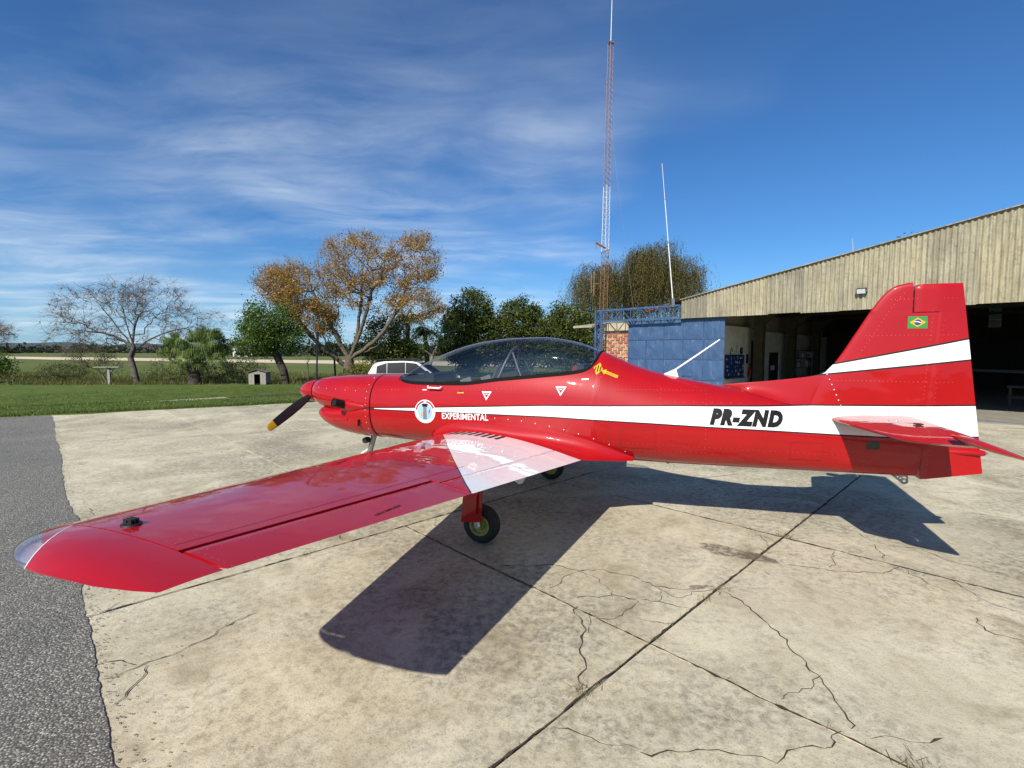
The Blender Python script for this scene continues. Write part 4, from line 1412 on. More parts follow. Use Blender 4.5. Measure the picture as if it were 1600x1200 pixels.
rows = []
for z in list(np.linspace(0.70, 1.98, 26)) + [2.015, 2.0155] + list(np.linspace(2.04, 2.268, 14)):
    xf = FLE(z); xb = hinge(z) - 0.001 if z < 2.0152 else 3.432
    row = []
    n = 14
    for k in range(n + 1):
        u = 0.5 - 0.5 * math.cos(math.pi * k / n); x = xf + (xb - xf) * u
        full = hinge(z) - xf
        q = (x - xf) / full
        t = fin_t(z) * min(1.0, 1.7 * math.sqrt(max(q, 0)) - 0.72 * q)
        row.append((x, t, z))
    row = row + [(x, -y, zz) for x, y, zz in reversed(row)]
    rows.append(row)
m = len(rows[0])
V = [L(p) for r in rows for p in r]
F = [(i * m + k, (i + 1) * m + k, (i + 1) * m + (k + 1) % m, i * m + (k + 1) % m) for i in range(len(rows) - 1) for k in range(m)]
F += [tuple(range(m)), tuple(range((len(rows) - 1) * m, len(rows) * m))]
mesh_obj('fin', V, F, M['livery'], plane, 45)

rows = []
for z in [0.655, 0.70, 0.72] + list(np.linspace(0.76, 1.98, 24)) + [2.021, 2.0215] + list(np.linspace(2.04, 2.225, 8)) + [2.238, 2.246, 2.250]:
    xf = hinge(z) + (0.001 if z > 0.80 else 0.012) if z < 2.0212 else 3.446
    if z > 2.23: xf += 0.012 * ((z - 2.23) / 0.02) ** 2 * 2
    xb = rte(max(z, 0.712))
    row = []
    for k in range(13):
        u = k / 12
        x = xf + (xb - xf) * u
        zz = z
        if z < 0.745:       # lower edge slopes up to the rear
            zz = z + (-0.036 + 0.03 * u) * (0.745 - z) / 0.09 + 0.045 * u * (0.745 - z) / 0.09
        qq = (x - hinge(z)) / (rte(z) - hinge(z))
        t = fin_t(z) * (1 - 0.90 * max(qq, 0)) * min(1.0, math.sqrt(min(1, u * 30 + 0.45)))
        if z > 2.235: t *= 0.75
        row.append((x, t, zz))
    rows.append(row + [(x, -y, zz) for x, y, zz in reversed(row)])
m = len(rows[0])
V = [L(p) for r in rows for p in r]
F = [(i * m + k, (i + 1) * m + k, (i + 1) * m + (k + 1) % m, i * m + (k + 1) % m) for i in range(len(rows) - 1) for k in range(m)]
F += [tuple(range(m)), tuple(range((len(rows) - 1) * m, len(rows) * m))]
mesh_obj('rudder', V, F, M['livery'], plane, 45)

# dorsal fillet from the spine to the fin
DTOP = pchip([1.985, 2.381, 2.60, 2.75, 2.836, 2.92, 3.0], [1.382, 1.423, 1.452, 1.478, 1.510, 1.60, 1.70])
DBASE = pchip([1.985, 2.13, 2.267, 2.604, 2.8, 3.0], [1.380, 1.345, 1.303, 1.212, 1.19, 1.17])
rows = []
for X in np.linspace(1.985, 3.0, 40):
    zb = DBASE(X); yb = half_y(X, zb) + 0.001; zt = DTOP(X)
    row = []
    yt = 0.010 + 0.012 * smooth01((X - 2.6) / 0.4)
    for k in range(13):
        t = k / 12
        row.append((X, yt * (1 - 0.6 * t ** 6) + max(yb - yt, 0) * (1 - t) ** 2.3, zb + (zt - zb) * t))
    rows.append(row + [(X, -y, z) for X, y, z in reversed(row)])
grid_obj('dorsal_fillet', rows, M['livery'], plane, 50)

# ---- tailplane and elevator
def stab_sec(Y):
    k = (Y - 0.08) / 1.12
    return 2.862 + 0.205 * k, 3.45 - 0.015 * k, 1.103 + 0.004 * k


def build_tail(side):
    rows = []
    Ys = [0.03, 0.3, 0.6, 0.9, 1.08, 1.14, 1.175, 1.19]
    for Y in Ys:
        xf, xh, z = stab_sec(Y)
        tip = smooth01((Y - 1.04) / 0.15)
        xf += 0.14 * tip ** 2
        th = (0.052 - 0.012 * Y) * math.sqrt(max(0.02, 1 - tip ** 2 * 0.98))
        top = []; bot = []
        for k in range(13):
            u = 0.5 - 0.5 * math.cos(math.pi * k / 12); x = xf + (xh - xf) * u
            t = th * min(1.0, 1.75 * math.sqrt(u) - 0.85 * u)
            top.append((x, side * Y, z + t)); bot.append((x, side * Y, z - t))
        rows.append(top + list(reversed(bot)))
    m = len(rows[0])
    V = [L(p) for r in rows for p in r]
    F = [(i * m + k, (i + 1) * m + k, (i + 1) * m + (k + 1) % m, i * m + (k + 1) % m) for i in range(len(rows) - 1) for k in range(m)]
    F += [tuple(range(m)), tuple(range((len(rows) - 1) * m, len(rows) * m))]
    mesh_obj('tailplane', V, F, M['red'], plane, 45)
    # elevator hangs trailing edge down, horn balance at its tip
    a = R(19)
    rows = []
    for Y in [0.13, 0.4, 0.8, 1.195, 1.2, 1.26, 1.31, 1.335, 1.345]:
        xh = 3.453 - 0.012 * Y; zh = 1.107
        f = 0.004 if Y < 1.198 else -0.185 + 0.05 * smooth01((Y - 1.27) / 0.08)
        b = 0.275 - 0.035 * Y - 0.03 * smooth01((Y - 1.30) / 0.05)
        th = (0.034 - 0.008 * Y) * math.sqrt(max(0.05, 1 - smooth01((Y - 1.28) / 0.07) ** 2 * 0.95))
        top = []; bot = []
        for k in range(13):
            u = 0.5 - 0.5 * math.cos(math.pi * k / 12); d = f + (b - f) * u
            t = th * (min(1.0, 2.2 * math.sqrt(u)) * (1 - 0.88 * max(0, d) / b))
            for lst, s in ((top, 1), (bot, -1)):
                lst.append((xh + d * math.cos(a) + s * t * math.sin(a), side * Y, zh - d * math.sin(a) + s * t * math.cos(a)))
        rows.append(top + list(reversed(bot)))
    m = len(rows[0])
    V = [L(p) for r in rows for p in r]
    F = [(i * m + k, (i + 1) * m + k, (i + 1) * m + (k + 1) % m, i * m + (k + 1) % m) for i in range(len(rows) - 1) for k in range(m)]
    F += [tuple(range(m)), tuple(range((len(rows) - 1) * m, len(rows) * m))]
    mesh_obj('elevator', V, F, M['red'], plane, 45)
    mb = MB(); mb.box(L((3.30, side * 0.60, 1.148)), L((3.345, side * 0.54, 1.156))); mb.build('trim_hinge', M['black_plastic'], plane)


for s in (1, -1):
    build_tail(s)
# tail light fairing under the rudder trailing edge, tie-down plate
mb = MB(); mb.lathe([(0.0, -0.30), (0.018, -0.24), (0.026, -0.12), (0.026, 0.0), (0.020, 0.02), (0.0, 0.024)], L((3.955, 0.012, 0.865)), 'x', 14); mb.build('tail_light_fairing', M['red'], plane, smooth=40)
mb = MB(); mb.lathe([(0.016, 0.018), (0.014, 0.034), (0.0, 0.04)], L((3.955, 0.012, 0.865)), 'x', 12); mb.build('tail_light', M['lens'], plane, smooth=40)
mb = MB()
for (a, b) in (((3.36, 0.64), (3.445, 0.562)), ((3.445, 0.562), (3.475, 0.575)), ((3.475, 0.575), (3.47, 0.64)), ((3.36, 0.63), (3.47, 0.63))):
    mb.bar(L((a[0], 0, a[1])), L((b[0], 0, b[1])), 0.008, 0.016)
mb.lathe([(0.012, -0.004), (0.021, -0.004), (0.021, 0.004), (0.012, 0.004)], (3.452, 0, 0.585), 'y', 14, True)
mb.lathe([(0.009, -0.004), (0.016, -0.004), (0.016, 0.004), (0.009, 0.004)], (3.425, 0, 0.607), 'y', 14, True)
mb.build('tie_down_plate', M['steel'], plane)
mb = MB(); mb.tube([L((1.52, 0.02, 0.61)), L((1.52, 0.02, 0.585))], [0.02, 0.012], 10); mb.build('belly_drain', M['steel'], plane, smooth=40)
# whip aerial on the spine
mb = MB()
mb.add([L(p) for p in ((1.46, 0.022, 1.472), (1.46, -0.022, 1.472), (1.60, 0.016, 1.443), (1.60, -0.016, 1.443), (1.575, 0.008, 1.52), (1.575, -0.008, 1.52), (1.555, 0.008, 1.518), (1.555, -0.008, 1.518))],
       [(0, 1, 3, 2), (0, 2, 4, 6), (1, 7, 5, 3), (2, 3, 5, 4), (6, 4, 5, 7), (0, 6, 7, 1)])
mb.build('antenna_base', M['white_paint'], plane, smooth=30)
mb = MB(); mb.tube([L((1.555, 0, 1.505)), L((1.76, 0, 1.655)), L((1.962, 0, 1.806))], [0.009, 0.008, 0.006], 8); mb.build('whip_antenna', M['white_paint'], plane, smooth=40)

# ---- undercarriage
def wheel(cx, cy, r, w, rim_r, parent):
    root = None
    mb = MB()
    prof = [(rim_r, -w * .40), (rim_r + 0.02, -w * .49), (r - 0.045, -w * .5), (r - 0.018, -w * .42), (r - 0.004, -w * .25), (r, 0.0), (r - 0.004, w * .25), (r - 0.018, w * .42), (r - 0.045, w * .5), (rim_r + 0.02, w * .49), (rim_r, w * .40)]
    mb.lathe(prof, L((cx, cy, r)), 'y', 36)
    ty = mb.build('wheel', M['rubber'], parent, smooth=35)
    mb = MB()
    for s in (-1, 1):
        mb.lathe([(rim_r + 0.006, s * w * .47), (rim_r - 0.012, s * w * .47), (rim_r - 0.02, s * w * .30), (0.05, s * w * .24), (0.035, s * w * .38), (0.0, s * w * .38)], L((cx, cy, r)), 'y', 28)
    mb.build('rim', M['rim'], ty, smooth=30)
    for k in range(6):
        a = k * math.pi / 3
        mb = MB(); mb.lathe([(0.006, 0.0), (0.006, 0.008), (0.0, 0.008)], (cx + 0.055 * math.cos(a), -cy - w * .27, r + 0.055 * math.sin(a)), 'y', 8)
        mb.build('wheel_bolt', M['steel'], ty)
    return ty


for s in (1, -1):
    Y = 1.143 * s
    wheel(0.0, Y, 0.170, 0.125, 0.088, plane)
    mb = MB()
    mb.tube([L((-0.06, Y + 0.085 * s, 0.84)), L((-0.05, Y + 0.085 * s, 0.45)), L((0.0, Y + 0.088 * s, 0.17))], [0.036, 0.032, 0.028], 12)
    mb.tube([L((0.0, Y + 0.10 * s, 0.17)), L((0.0, Y - 0.02 * s, 0.17))], 0.02, 10)
    mb.build('main_gear_leg', M['metal'], plane, smooth=40)
    mb = MB()
    mb.prism([(-0.145, 0.205), (0.045, 0.225), (0.055, 0.44), (0.075, 0.74), (-0.10, 0.76), (-0.125, 0.44)], 'y', -Y - 0.122 * s, -Y - 0.108 * s)
    mb.build('gear_door', M['red'], plane)
    mb = MB()
    mb.prism([(-0.045, 0.30), (0.012, 0.30), (0.03, 0.73), (-0.03, 0.73)], 'y', -Y - 0.150 * s, -Y - 0.123 * s)
    mb.build('door_stiffener', M['red'], plane)
wheel(-2.12, 0.0, 0.150, 0.105, 0.075, plane)
mb = MB()
mb.tube([L((-1.93, 0, 0.72)), L((-2.005, 0, 0.50)), L((-2.03, 0, 0.42))], [0.036, 0.034, 0.034], 14)
mb.tube([L((-2.03, 0, 0.43)), L((-2.07, 0, 0.30))], 0.024, 14)
mb.build('nose_gear_leg', M['steel'], plane, smooth=40)
mb = MB()
for s in (-1, 1):
    mb.bar(L((-2.07, 0.0, 0.315)), L((-2.06, s * 0.075, 0.30)), 0.03, 0.03)
    mb.bar(L((-2.06, s * 0.075, 0.31)), L((-2.12, s * 0.075, 0.15)), 0.035, 0.012)
mb.build('nose_fork', M['metal'], plane)
mb = MB()
mb.bar(L((-2.02, 0.01, 0.49)), L((-2.125, 0.02, 0.425)), 0.022, 0.014); mb.bar(L((-2.125, 0.02, 0.43)), L((-2.085, 0.01, 0.325)), 0.022, 0.014)
mb.build('torque_link', M['white_paint'], plane)
mb = MB(); mb.lathe([(0.0, -0.05), (0.035, -0.04), (0.04, 0.0), (0.035, 0.04), (0.0, 0.05)], L((-2.03, 0.05, 0.60)), 'y', 14); mb.build('taxi_light', M['black_plastic'], plane, smooth=40)

# ---- action-camera mount on the outer wing
z0 = wing_top(-0.18, 3.88)
mb = MB(); mb.lathe([(0.0, 0.0), (0.034, 0.0), (0.032, 0.006), (0.0, 0.008)], L((-0.18, 3.88, z0)), 'z', 18); mb.build('camera_mount_pad', M['black_plastic'], plane, smooth=30)
mb = MB()
for dx in (-0.012, 0.0, 0.012):
    mb.box((-0.200, -3.88 + dx - 0.003, z0 + 0.006), (-0.158, -3.88 + dx + 0.003, z0 + 0.024))
mb.tube([(-0.178, -3.90, z0 + 0.018), (-0.178, -3.86, z0 + 0.018)], 0.004, 8)
mb.build('camera_mount_prongs', M['black_plastic'], plane)
for (y, x) in ((1.75, 0), (2.40, 0.0)):
    xt, zt = te(y)
    mb = MB(); mb.prism([(xt - 0.16, zt - 0.005), (xt - 0.02, zt - 0.004), (xt - 0.05, zt - 0.055), (xt - 0.075, zt - 0.065), (xt - 0.10, zt - 0.05)], 'y', -y - 0.006, -y + 0.006)
    mb.build('hinge_bracket', M['red'] if y > 2.2 else M['galv'], plane)

# ---- markings: thin vinyl lying on the skin
def fin_y(X, Z):
    if X < hinge(Z):
        q = (X - FLE(Z)) / (hinge(Z) - FLE(Z))
        return fin_t(Z) * min(1.0, 1.7 * math.sqrt(max(q, 0)) - 0.72 * q)
    q = (X - hinge(Z)) / (rte(Z) - hinge(Z))
    return fin_t(Z) * (1 - 0.9 * q)


def side_y(X, Z):
    return half_y(X, Z)


def decal(name, polys, mat, parent=None, surf=side_y, lift=0.002, du=0.06, dv=0.02, label=None):
    """polys: list of polygons in (X, Z)"""
    bm = bmesh.new()
    for poly in polys:
        bm.faces.new([bm.verts.new((x, 0, z)) for x, z in poly])
    return decal_bm(name, bm, mat, parent, surf, lift, du, dv)


def decal_bm(name, bm, mat, parent, surf, lift, du=0.06, dv=0.02):
    if bm.verts:
        xs_ = [v.co.x for v in bm.verts]; zs_ = [v.co.z for v in bm.verts]
        for lo, hi, d, ax in ((min(xs_), max(xs_), du, (1, 0, 0)), (min(zs_), max(zs_), dv, (0, 0, 1))):
            k = lo + d
            while k < hi - 1e-6:
                g = bm.verts[:] + bm.edges[:] + bm.faces[:]
                co = (k, 0, 0) if ax[0] else (0, 0, k)
                bmesh.ops.bisect_plane(bm, geom=g, plane_co=co, plane_no=ax, dist=1e-7)
                k += d
    for v in bm.verts:
        v.co = Vector(L((v.co.x, surf(v.co.x, v.co.z) + lift, v.co.z)))
    bmesh.ops.recalc_face_normals(bm, faces=bm.faces)
    me = bpy.data.meshes.new(name); bm.to_mesh(me); bm.free()
    me.materials.append(mat)
    return link(bpy.data.objects.new(name, me), parent if parent is not None else plane)


def text_bm(body, bold=0.0, shear=0.0):
    """filled outlines of a word in the XZ plane, cap height 1, starting at 0"""
    cu = bpy.data.curves.new('lettering', 'FONT')
    cu.body = body; cu.offset = bold; cu.shear = shear; cu.size = 1.0; cu.resolution_u = 3; cu.space_character = 1.0 + 2.6 * bold
    ob = bpy.data.objects.new('lettering', cu); COL.objects.link(ob)
    dg = bpy.context.evaluated_depsgraph_get(); dg.update()
    me = ob.evaluated_get(dg).to_mesh()
    V = [tuple(v.co) for v in me.vertices]; F = [tuple(p.vertices) for p in me.polygons]
    ob.evaluated_get(dg).to_mesh_clear()
    bpy.data.objects.remove(ob); bpy.data.curves.remove(cu)
    return V, F


def lettering(name, body, x0, x1, zb0, zb1, h, mat, surf=side_y, bold=0.0, shear=0.0, lift=0.003, mirror=False):
    """fits the word between x0 and x1; baseline from zb0 to zb1, height h"""
    V, F = text_bm(body, bold, shear)
    a = min(v[0] for v in V); b = max(v[0] for v in V); lo = min(v[1] for v in V); hi = max(v[1] for v in V)
    bm = bmesh.new()
    vs = []
    for v in V:
        t = (v[0] - a) / (b - a)
        vs.append(bm.verts.new((x0 + (x1 - x0) * t, 0, zb0 + (zb1 - zb0) * t + h * (v[1] - lo) / (hi - lo))))
    for f in F:
        try: bm.faces.new([vs[i] for i in f])
        except ValueError: pass
    return decal_bm(name, bm, mat, plane, surf, lift, 0.2, 0.018)


def ring_poly(cx, cz, r0, r1, a0=0, a1=360, n=36, sx=1.0):
    P = []
    for k in range(n):
        a, b = R(a0 + (a1 - a0) * k / n), R(a0 + (a1 - a0) * (k + 1) / n)
        if r0 > 0:
            P.append([(cx + sx * r * math.cos(t), cz + r * math.sin(t)) for r, t in ((r0, a), (r1, a), (r1, b), (r0, b))])
        else:
            P.append([(cx, cz), (cx + sx * r1 * math.cos(a), cz + r1 * math.sin(a)), (cx + sx * r1 * math.cos(b), cz + r1 * math.sin(b))])
    return P


def disc(cx, cz, r, n=40, sx=1.0):
    return [[(cx + sx * r * math.cos(2 * math.pi * k / n), cz + r * math.sin(2 * math.pi * k / n)) for k in range(n)]]


lettering('registration', 'PR-ZND', 1.880, 2.482, 1.036, 1.026, 0.146, M['decal_black'], bold=0.080, shear=0.28)
lettering('experimental_lettering', 'EXPERIMENTAL', -0.775, -0.238, 0.974, 0.980, 0.066, M['decal_white'], bold=0.022)
bc = (-0.983, 1.043)
bg = decal('round_badge', disc(*bc, 0.128), M['decal_white'], lift=0.002)
decal('badge_ring', ring_poly(*bc, 0.098, 0.118, 20, 82, 12), M['decal_red'], bg, lift=0.003)
decal('badge_ring', ring_poly(*bc, 0.098, 0.118, 98, 172, 14), M['decal_red'], bg, lift=0.003)
decal('badge_ring', ring_poly(*bc, 0.103, 0.112, 195, 345, 24), M['decal_sky'], bg, lift=0.003)
decal('badge_field', disc(*bc, 0.092), M['decal_sky'], bg, lift=0.003)
x, z = bc
decal('badge_tower', [[(x - 0.024, z - 0.085), (x + 0.022, z - 0.085), (x + 0.022, z + 0.05), (x - 0.020, z + 0.05)]], M['decal_grey'], bg, lift=0.004)
decal('badge_tower_top', [[(x - 0.038, z + 0.085), (x + 0.038, z + 0.085), (x + 0.028, z + 0.052), (x - 0.028, z + 0.052)]], M['decal_black'], bg, lift=0.0045)
decal('badge_bolt', [[(x + 0.072, z + 0.052), (x + 0.058, z + 0.008), (x + 0.068, z + 0.008), (x + 0.042, z - 0.040), (x + 0.05, z + 0.0), (x + 0.043, z + 0.0)]], M['decal_red'], bg, lift=0.004)
decal('badge_shape', [[(x - 0.03, z + 0.02), (x - 0.028, z - 0.05), (x - 0.06, z - 0.055), (x - 0.046, z - 0.02)]], M['decal_yellow'], bg, lift=0.004)
for (cx_, cz_) in ((-0.262, 1.247), (0.520, 1.316)):
    o, i = 0.055, 0.032
    tri = lambda s: [(cx_ - s, cz_ + s * 0.62), (cx_ + s, cz_ + s * 0.62), (cx_, cz_ - s * 1.05)]
    a, b = tri(o), tri(i)
    t1 = decal('warning_triangle', [[a[k], a[(k + 1) % 3], b[(k + 1) % 3], b[k]] for k in range(3)], M['decal_white'], lift=0.002)
    decal('triangle_text', [[(cx_ - 0.014, cz_ + 0.010), (cx_ + 0.014, cz_ + 0.010), (cx_ + 0.010, cz_ + 0.002), (cx_ - 0.010, cz_ + 0.002)]], M['decal_white'], t1, lift=0.002)
# rescue markings behind the canopy
hx, hz = 0.862, 1.525
hp = decal('rescue_patch', [[(hx - 0.045, hz + 0.012), (hx + 0.012, hz + 0.058), (hx + 0.045, hz - 0.005), (hx - 0.008, hz - 0.058)]], M['decal_yellow'], lift=0.002, du=0.02)
for q in (-0.028, -0.004, 0.020):
    decal('rescue_stripe', [[(hx + q - 0.008, hz - 0.034 + abs(q) * 0.6), (hx + q + 0.003, hz - 0.036 + abs(q) * 0.6), (hx + q + 0.012, hz + 0.036 - abs(q) * 0.6), (hx + q + 0.001, hz + 0.034 - abs(q) * 0.6)]], M['decal_black'], hp, lift=0.0035, du=0.02)
ax, az = 0.895, 1.510
dirx = Vector((0.20, -0.078)); dn = dirx.normalized(); pn = Vector((-dn.y, dn.x))
def ar(u, v): return (ax + dn.x * u + pn.x * v, az + dn.y * u + pn.y * v)
decal('rescue_arrow', [[ar(0, 0), ar(0.042, 0.026), ar(0.042, 0.013), ar(0.168, 0.013), ar(0.168, -0.013), ar(0.042, -0.013), ar(0.042, -0.026)]], M['decal_yellow'], lift=0.002, du=0.04)
lettering('rescue_lettering', 'SALVAMENTO', ar(0.05, 0)[0], ar(0.16, 0)[0], ar(0.05, -0.006)[1], ar(0.16, -0.006)[1], 0.012, M['decal_black'], lift=0.0032)
decal('canopy_label', [[(-0.60, 1.252), (-0.525, 1.254), (-0.525, 1.266), (-0.60, 1.264)]], M['decal_yellow'])
decal('canopy_label', [[(-0.575, 1.266), (-0.55, 1.267), (-0.555, 1.28), (-0.57, 1.28)]], M['decal_black'])
decal('step_label', [[(-1.03, 1.27), (-0.98, 1.272), (-0.98, 1.283), (-1.03, 1.281)]], M['decal_white'])
decal('step_label', [[(0.715, 1.415), (0.785, 1.42), (0.785, 1.433), (0.715, 1.428)]], M['decal_white'])
# flag on the fin
fy = lambda X, Z: fin_y(X, Z)
fl = decal('flag', [[(3.404, 1.886), (3.538, 1.884), (3.534, 1.984), (3.404, 1.987)]], M['decal_green'], surf=fy, lift=0.002)
decal('flag_rhombus', [[(3.415, 1.936), (3.471, 1.897), (3.527, 1.935), (3.470, 1.974)]], M['decal_yellow'], fl, surf=fy, lift=0.003)
decal('flag_globe', disc(3.471, 1.9355, 0.0235, 28), M['decal_blue'], fl, surf=fy, lift=0.004)
decal('flag_band', [[(3.449, 1.944), (3.471, 1.944), (3.493, 1.934), (3.492, 1.928), (3.470, 1.938), (3.448, 1.938)]], M['decal_white'], fl, surf=fy, lift=0.005)
decal('data_plate', [[(3.133, 0.857), (3.236, 0.862), (3.234, 0.935), (3.133, 0.929)]], M['plate'])

# walkway bars painted on the wing root, small print on the aileron
def wing_decal(name, polys, mat, lift=0.0022, parent=None):
    bm = bmesh.new()
    for poly in polys:
        bm.faces.new([bm.verts.new((x, y, 0)) for x, y in poly])
    xs_ = [v.co.x for v in bm.verts]; k = min(xs_) + 0.04
    while k < max(xs_):
        bmesh.ops.bisect_plane(bm, geom=bm.verts[:] + bm.edges[:] + bm.faces[:], plane_co=(k, 0, 0), plane_no=(1, 0, 0), dist=1e-7); k += 0.04
    for v in bm.verts: v.co = Vector(L((v.co.x, v.co.y, wing_top(v.co.x, v.co.y) + lift)))
    me = bpy.data.meshes.new(name); bm.to_mesh(me); bm.free(); me.materials.append(mat)
    return link(bpy.data.objects.new(name, me), parent or plane)


for k in range(8):
    x0 = -0.56 + 0.072 * k
    y0 = FWY(x0) + 0.012
    wing_decal('walkway_bar', [[(x0, y0), (x0 + 0.038, y0), (x0 + 0.038, y0 + 0.24), (x0, y0 + 0.24)]], M['decal_black'])
V, F = text_bm('NÃO EMPURRE', 0.02)
b = max(v[0] for v in V)
bm = bmesh.new(); vs = [bm.verts.new((0.40 + 0.0 - 0.022 * v[1], 3.22 - 0.20 * v[0] / b, 0)) for v in V]
for f in F:
    try: bm.faces.new([vs[i] for i in f])
    except ValueError: pass
for v in bm.verts: v.co = Vector(L((v.co.x, v.co.y, wing_top(v.co.x, v.co.y) + 0.002)))
me = bpy.data.meshes.new('aileron_lettering'); bm.to_mesh(me); bm.free(); me.materials.append(M['decal_black'])
link(bpy.data.objects.new('aileron_lettering', me), plane)

# ---- panel joints
def seam_ring(X, tab, ph0=-88, ph1=88, w=0.004, y_only=None, name='panel_joint'):
    V = []; F = []
    n = 40
    for k in range(n + 1):
        ph = R(ph0 + (ph1 - ph0) * k / n)
        y, z = ring_point(X, ph, tab)
        nrm = Vector((math.cos(ph), math.sin(ph)))
        for dx in (-w / 2, w / 2):
            V.append(L((X + dx, y + nrm.x * 0.0012, z + nrm.y * 0.0012)))
    for k in range(n):
        F.append((2 * k, 2 * k + 1, 2 * k + 3, 2 * k + 2))
    return mesh_obj(name, V, F, M['seam' if 'cowling' in name else 'skin_joint'], plane)


seam_ring(-1.735, FUSF, w=0.007, name='cowling_joint')
for X, a, b in ((0.99, -20, 84), (1.06, 45, 86),):
    seam_ring(X, FUSF, a, b, 0.0025)
V = []; F = []
def line_on(pts, surf, w=0.003, lift=0.0015):
    base = len(V)
    P = [Vector((x, surf(x, z) + lift, z)) for x, z in pts]
    for i, p in enumerate(P):
        t = (P[min(i + 1, len(P) - 1)] - P[max(i - 1, 0)]).normalized()
        s = Vector((-t.z, 0, t.x)) * w / 2
        for q in (p - s, p + s): V.append(L((q.x, surf(q.x, q.z) + lift, q.z)))
    for i in range(len(P) - 1): F.append((base + 2 * i, base + 2 * i + 1, base + 2 * i + 3, base + 2 * i + 2))


cu_y = lambda X, Z: half_y(X, Z, CU)
line_on([(x, 1.275 - 0.035 * (x + 2.75)) for x in np.linspace(-2.74, -1.745, 30)], cu_y, 0.0035)
line_on([(x, 1.315 - 0.0 * x) for x in np.linspace(1.05, 1.9, 20)], side_y, 0.0025)
line_on([(x, 1.265 - 0.03 * x) for x in np.linspace(-1.7, 0.9, 40)], side_y, 0.0015)
line_on([(0.93 - 0.10 * (1.45 - z) / 0.3 * 1.0, z) for z in np.linspace(1.16, 1.45, 14)], side_y, 0.003)
mesh_obj('panel_joint', V, F, M['skin_joint'], plane)
V = []; F = []
line_on([(DBASE_x, DBASE(DBASE_x)) for DBASE_x in np.linspace(1.99, 2.62, 24)], side_y, 0.004, 0.002)
mesh_obj('fillet_joint', V, F, M['skin_joint'], plane)

for (u, ya, yb) in ((0.735, 2.0, 3.93),):
    V = []; F = []
    for k, y in enumerate(np.linspace(ya, yb, 24)):
        for du in (-0.0012, 0.0012):
            p_ = wing_pt(u + du, y, True, 0.0008); V.append(L(p_))
    F = [(2 * k, 2 * k + 1, 2 * k + 3, 2 * k + 2) for k in range(23)]
    mesh_obj('wing_skin_joint', V, F, M['skin_joint'], plane)

# ---- rivets: small domes along the frames and stringers, too many to tell apart
RV = []
def riv(X, Y, Z, n): RV.append((X, Y, Z, n))
def riv_side(pts, surf=side_y):
    for x, z in pts:
        y = surf(x, z); e = 0.004
        n = Vector((-(surf(x + e, z) - surf(x - e, z)) / (2 * e), 1.0, -(surf(x, z + e) - surf(x, z - e)) / (2 * e))).normalized()
        riv(x, y, z, n)


cl_y = lambda X, Z: half_y(X, Z, CL)
riv_side([(-1.765, z) for z in np.arange(1.06, 1.40, 0.055)], cu_y)
riv_side([(-1.765, z) for z in np.arange(0.70, 1.03, 0.055)], cl_y)
riv_side([(x, 1.293 - 0.035 * (x + 2.75)) for x in np.arange(-2.6, -1.78, 0.085)], cu_y)
riv_side([(x, 1.335) for x in np.arange(1.0, 1.9, 0.035)]); riv_side([(x, 0.86 - 0.02 * x) for x in np.arange(0.9, 3.2, 0.045)])
riv_side([(x, 0.80 - 0.02 * x) for x in np.arange(1.1, 2.0, 0.045)]); riv_side([(x, 1.23) for x in np.arange(1.5, 2.5, 0.08)])
for x in (1.45, 1.85):
    riv_side([(x, z) for z in np.arange(0.72, SILL(0.85) - 0.33, 0.045)])
riv_side([(x, 1.28 + 0.06 * (x + 1) / 1.8) for x in np.arange(-1.6, 0.85, 0.05)])
riv_side([(0.90 - 0.10 * (1.45 - z) / 0.3, z) for z in np.arange(1.17, 1.46, 0.035)])
riv_side([(x, FUP(x) + 0.035) for x in np.arange(-0.75, 1.2, 0.17)])
riv_side([(FLE(z) + 0.13, z) for z in np.arange(1.55, 2.2, 0.030)], fin_y)
riv_side([(hinge(z) - 0.03, z) for z in np.arange(1.30, 1.97, 0.035)], fin_y)
riv_side([(hinge(z) + 0.05, z) for z in np.arange(0.75, 1.97, 0.04)], fin_y)
for zz in (2.13, 1.83, 1.44):
    riv_side([(x, zz) for x in np.arange(FLE(zz) + 0.08, 3.75, 0.03) if abs(x - hinge(zz)) > 0.012], fin_y)
riv_side([(2.845 + 0.02 * k, 1.49 - 0.045 * k) for k in range(6)], lambda X, Z: fin_y(X, Z) + 0.004)
def riv_wing(u, Y): 
    p = wing_pt(u, Y, True); riv(p[0], p[1], p[2], Vector((0.02, -0.05, 1)).normalized())
for u in (0.14, 0.30, 0.70, 0.765):
    for Y in np.arange(0.75 if u > 0.2 else 1.0, 3.92, 0.055): riv_wing(u, Y)
for Y in np.arange(2.54, 3.92, 0.05): riv_wing(0.835, Y)
for Y in (1.3, 2.0, 2.7, 3.3, 3.92):
    for u in np.arange(0.14, 0.77, 0.045): riv_wing(u, Y)
for u in np.arange(0.84, 0.99, 0.03): riv_wing(u, 3.92); riv_wing(u, 2.53); riv_wing(u, 3.1)
for Y in np.arange(0.7, 2.45, 0.06): riv_wing(0.86, Y)
V = []; F = []
for (x, y, z, n) in RV:
    u = n.orthogonal().normalized(); w = n.cross(u); c = Vector((x, y, z)); b0 = len(V); r = 0.0030
    for k in range(6):
        a = k * math.pi / 3; V.append(L(c + (u * math.cos(a) + w * math.sin(a)) * r))
    V.append(L(c + n * 0.0016))
    F += [(b0 + k, b0 + (k + 1) % 6, b0 + 6) for k in range(6)]
FS = []
for z in np.arange(1.08, 1.40, 0.075): FS.append((-1.79, z, cu_y))
for z in np.arange(0.72, 1.02, 0.075): FS.append((-1.79, z, cl_y))
for x in np.arange(-2.55, -1.8, 0.15): FS.append((x, 1.262 - 0.035 * (x + 2.75), cu_y))
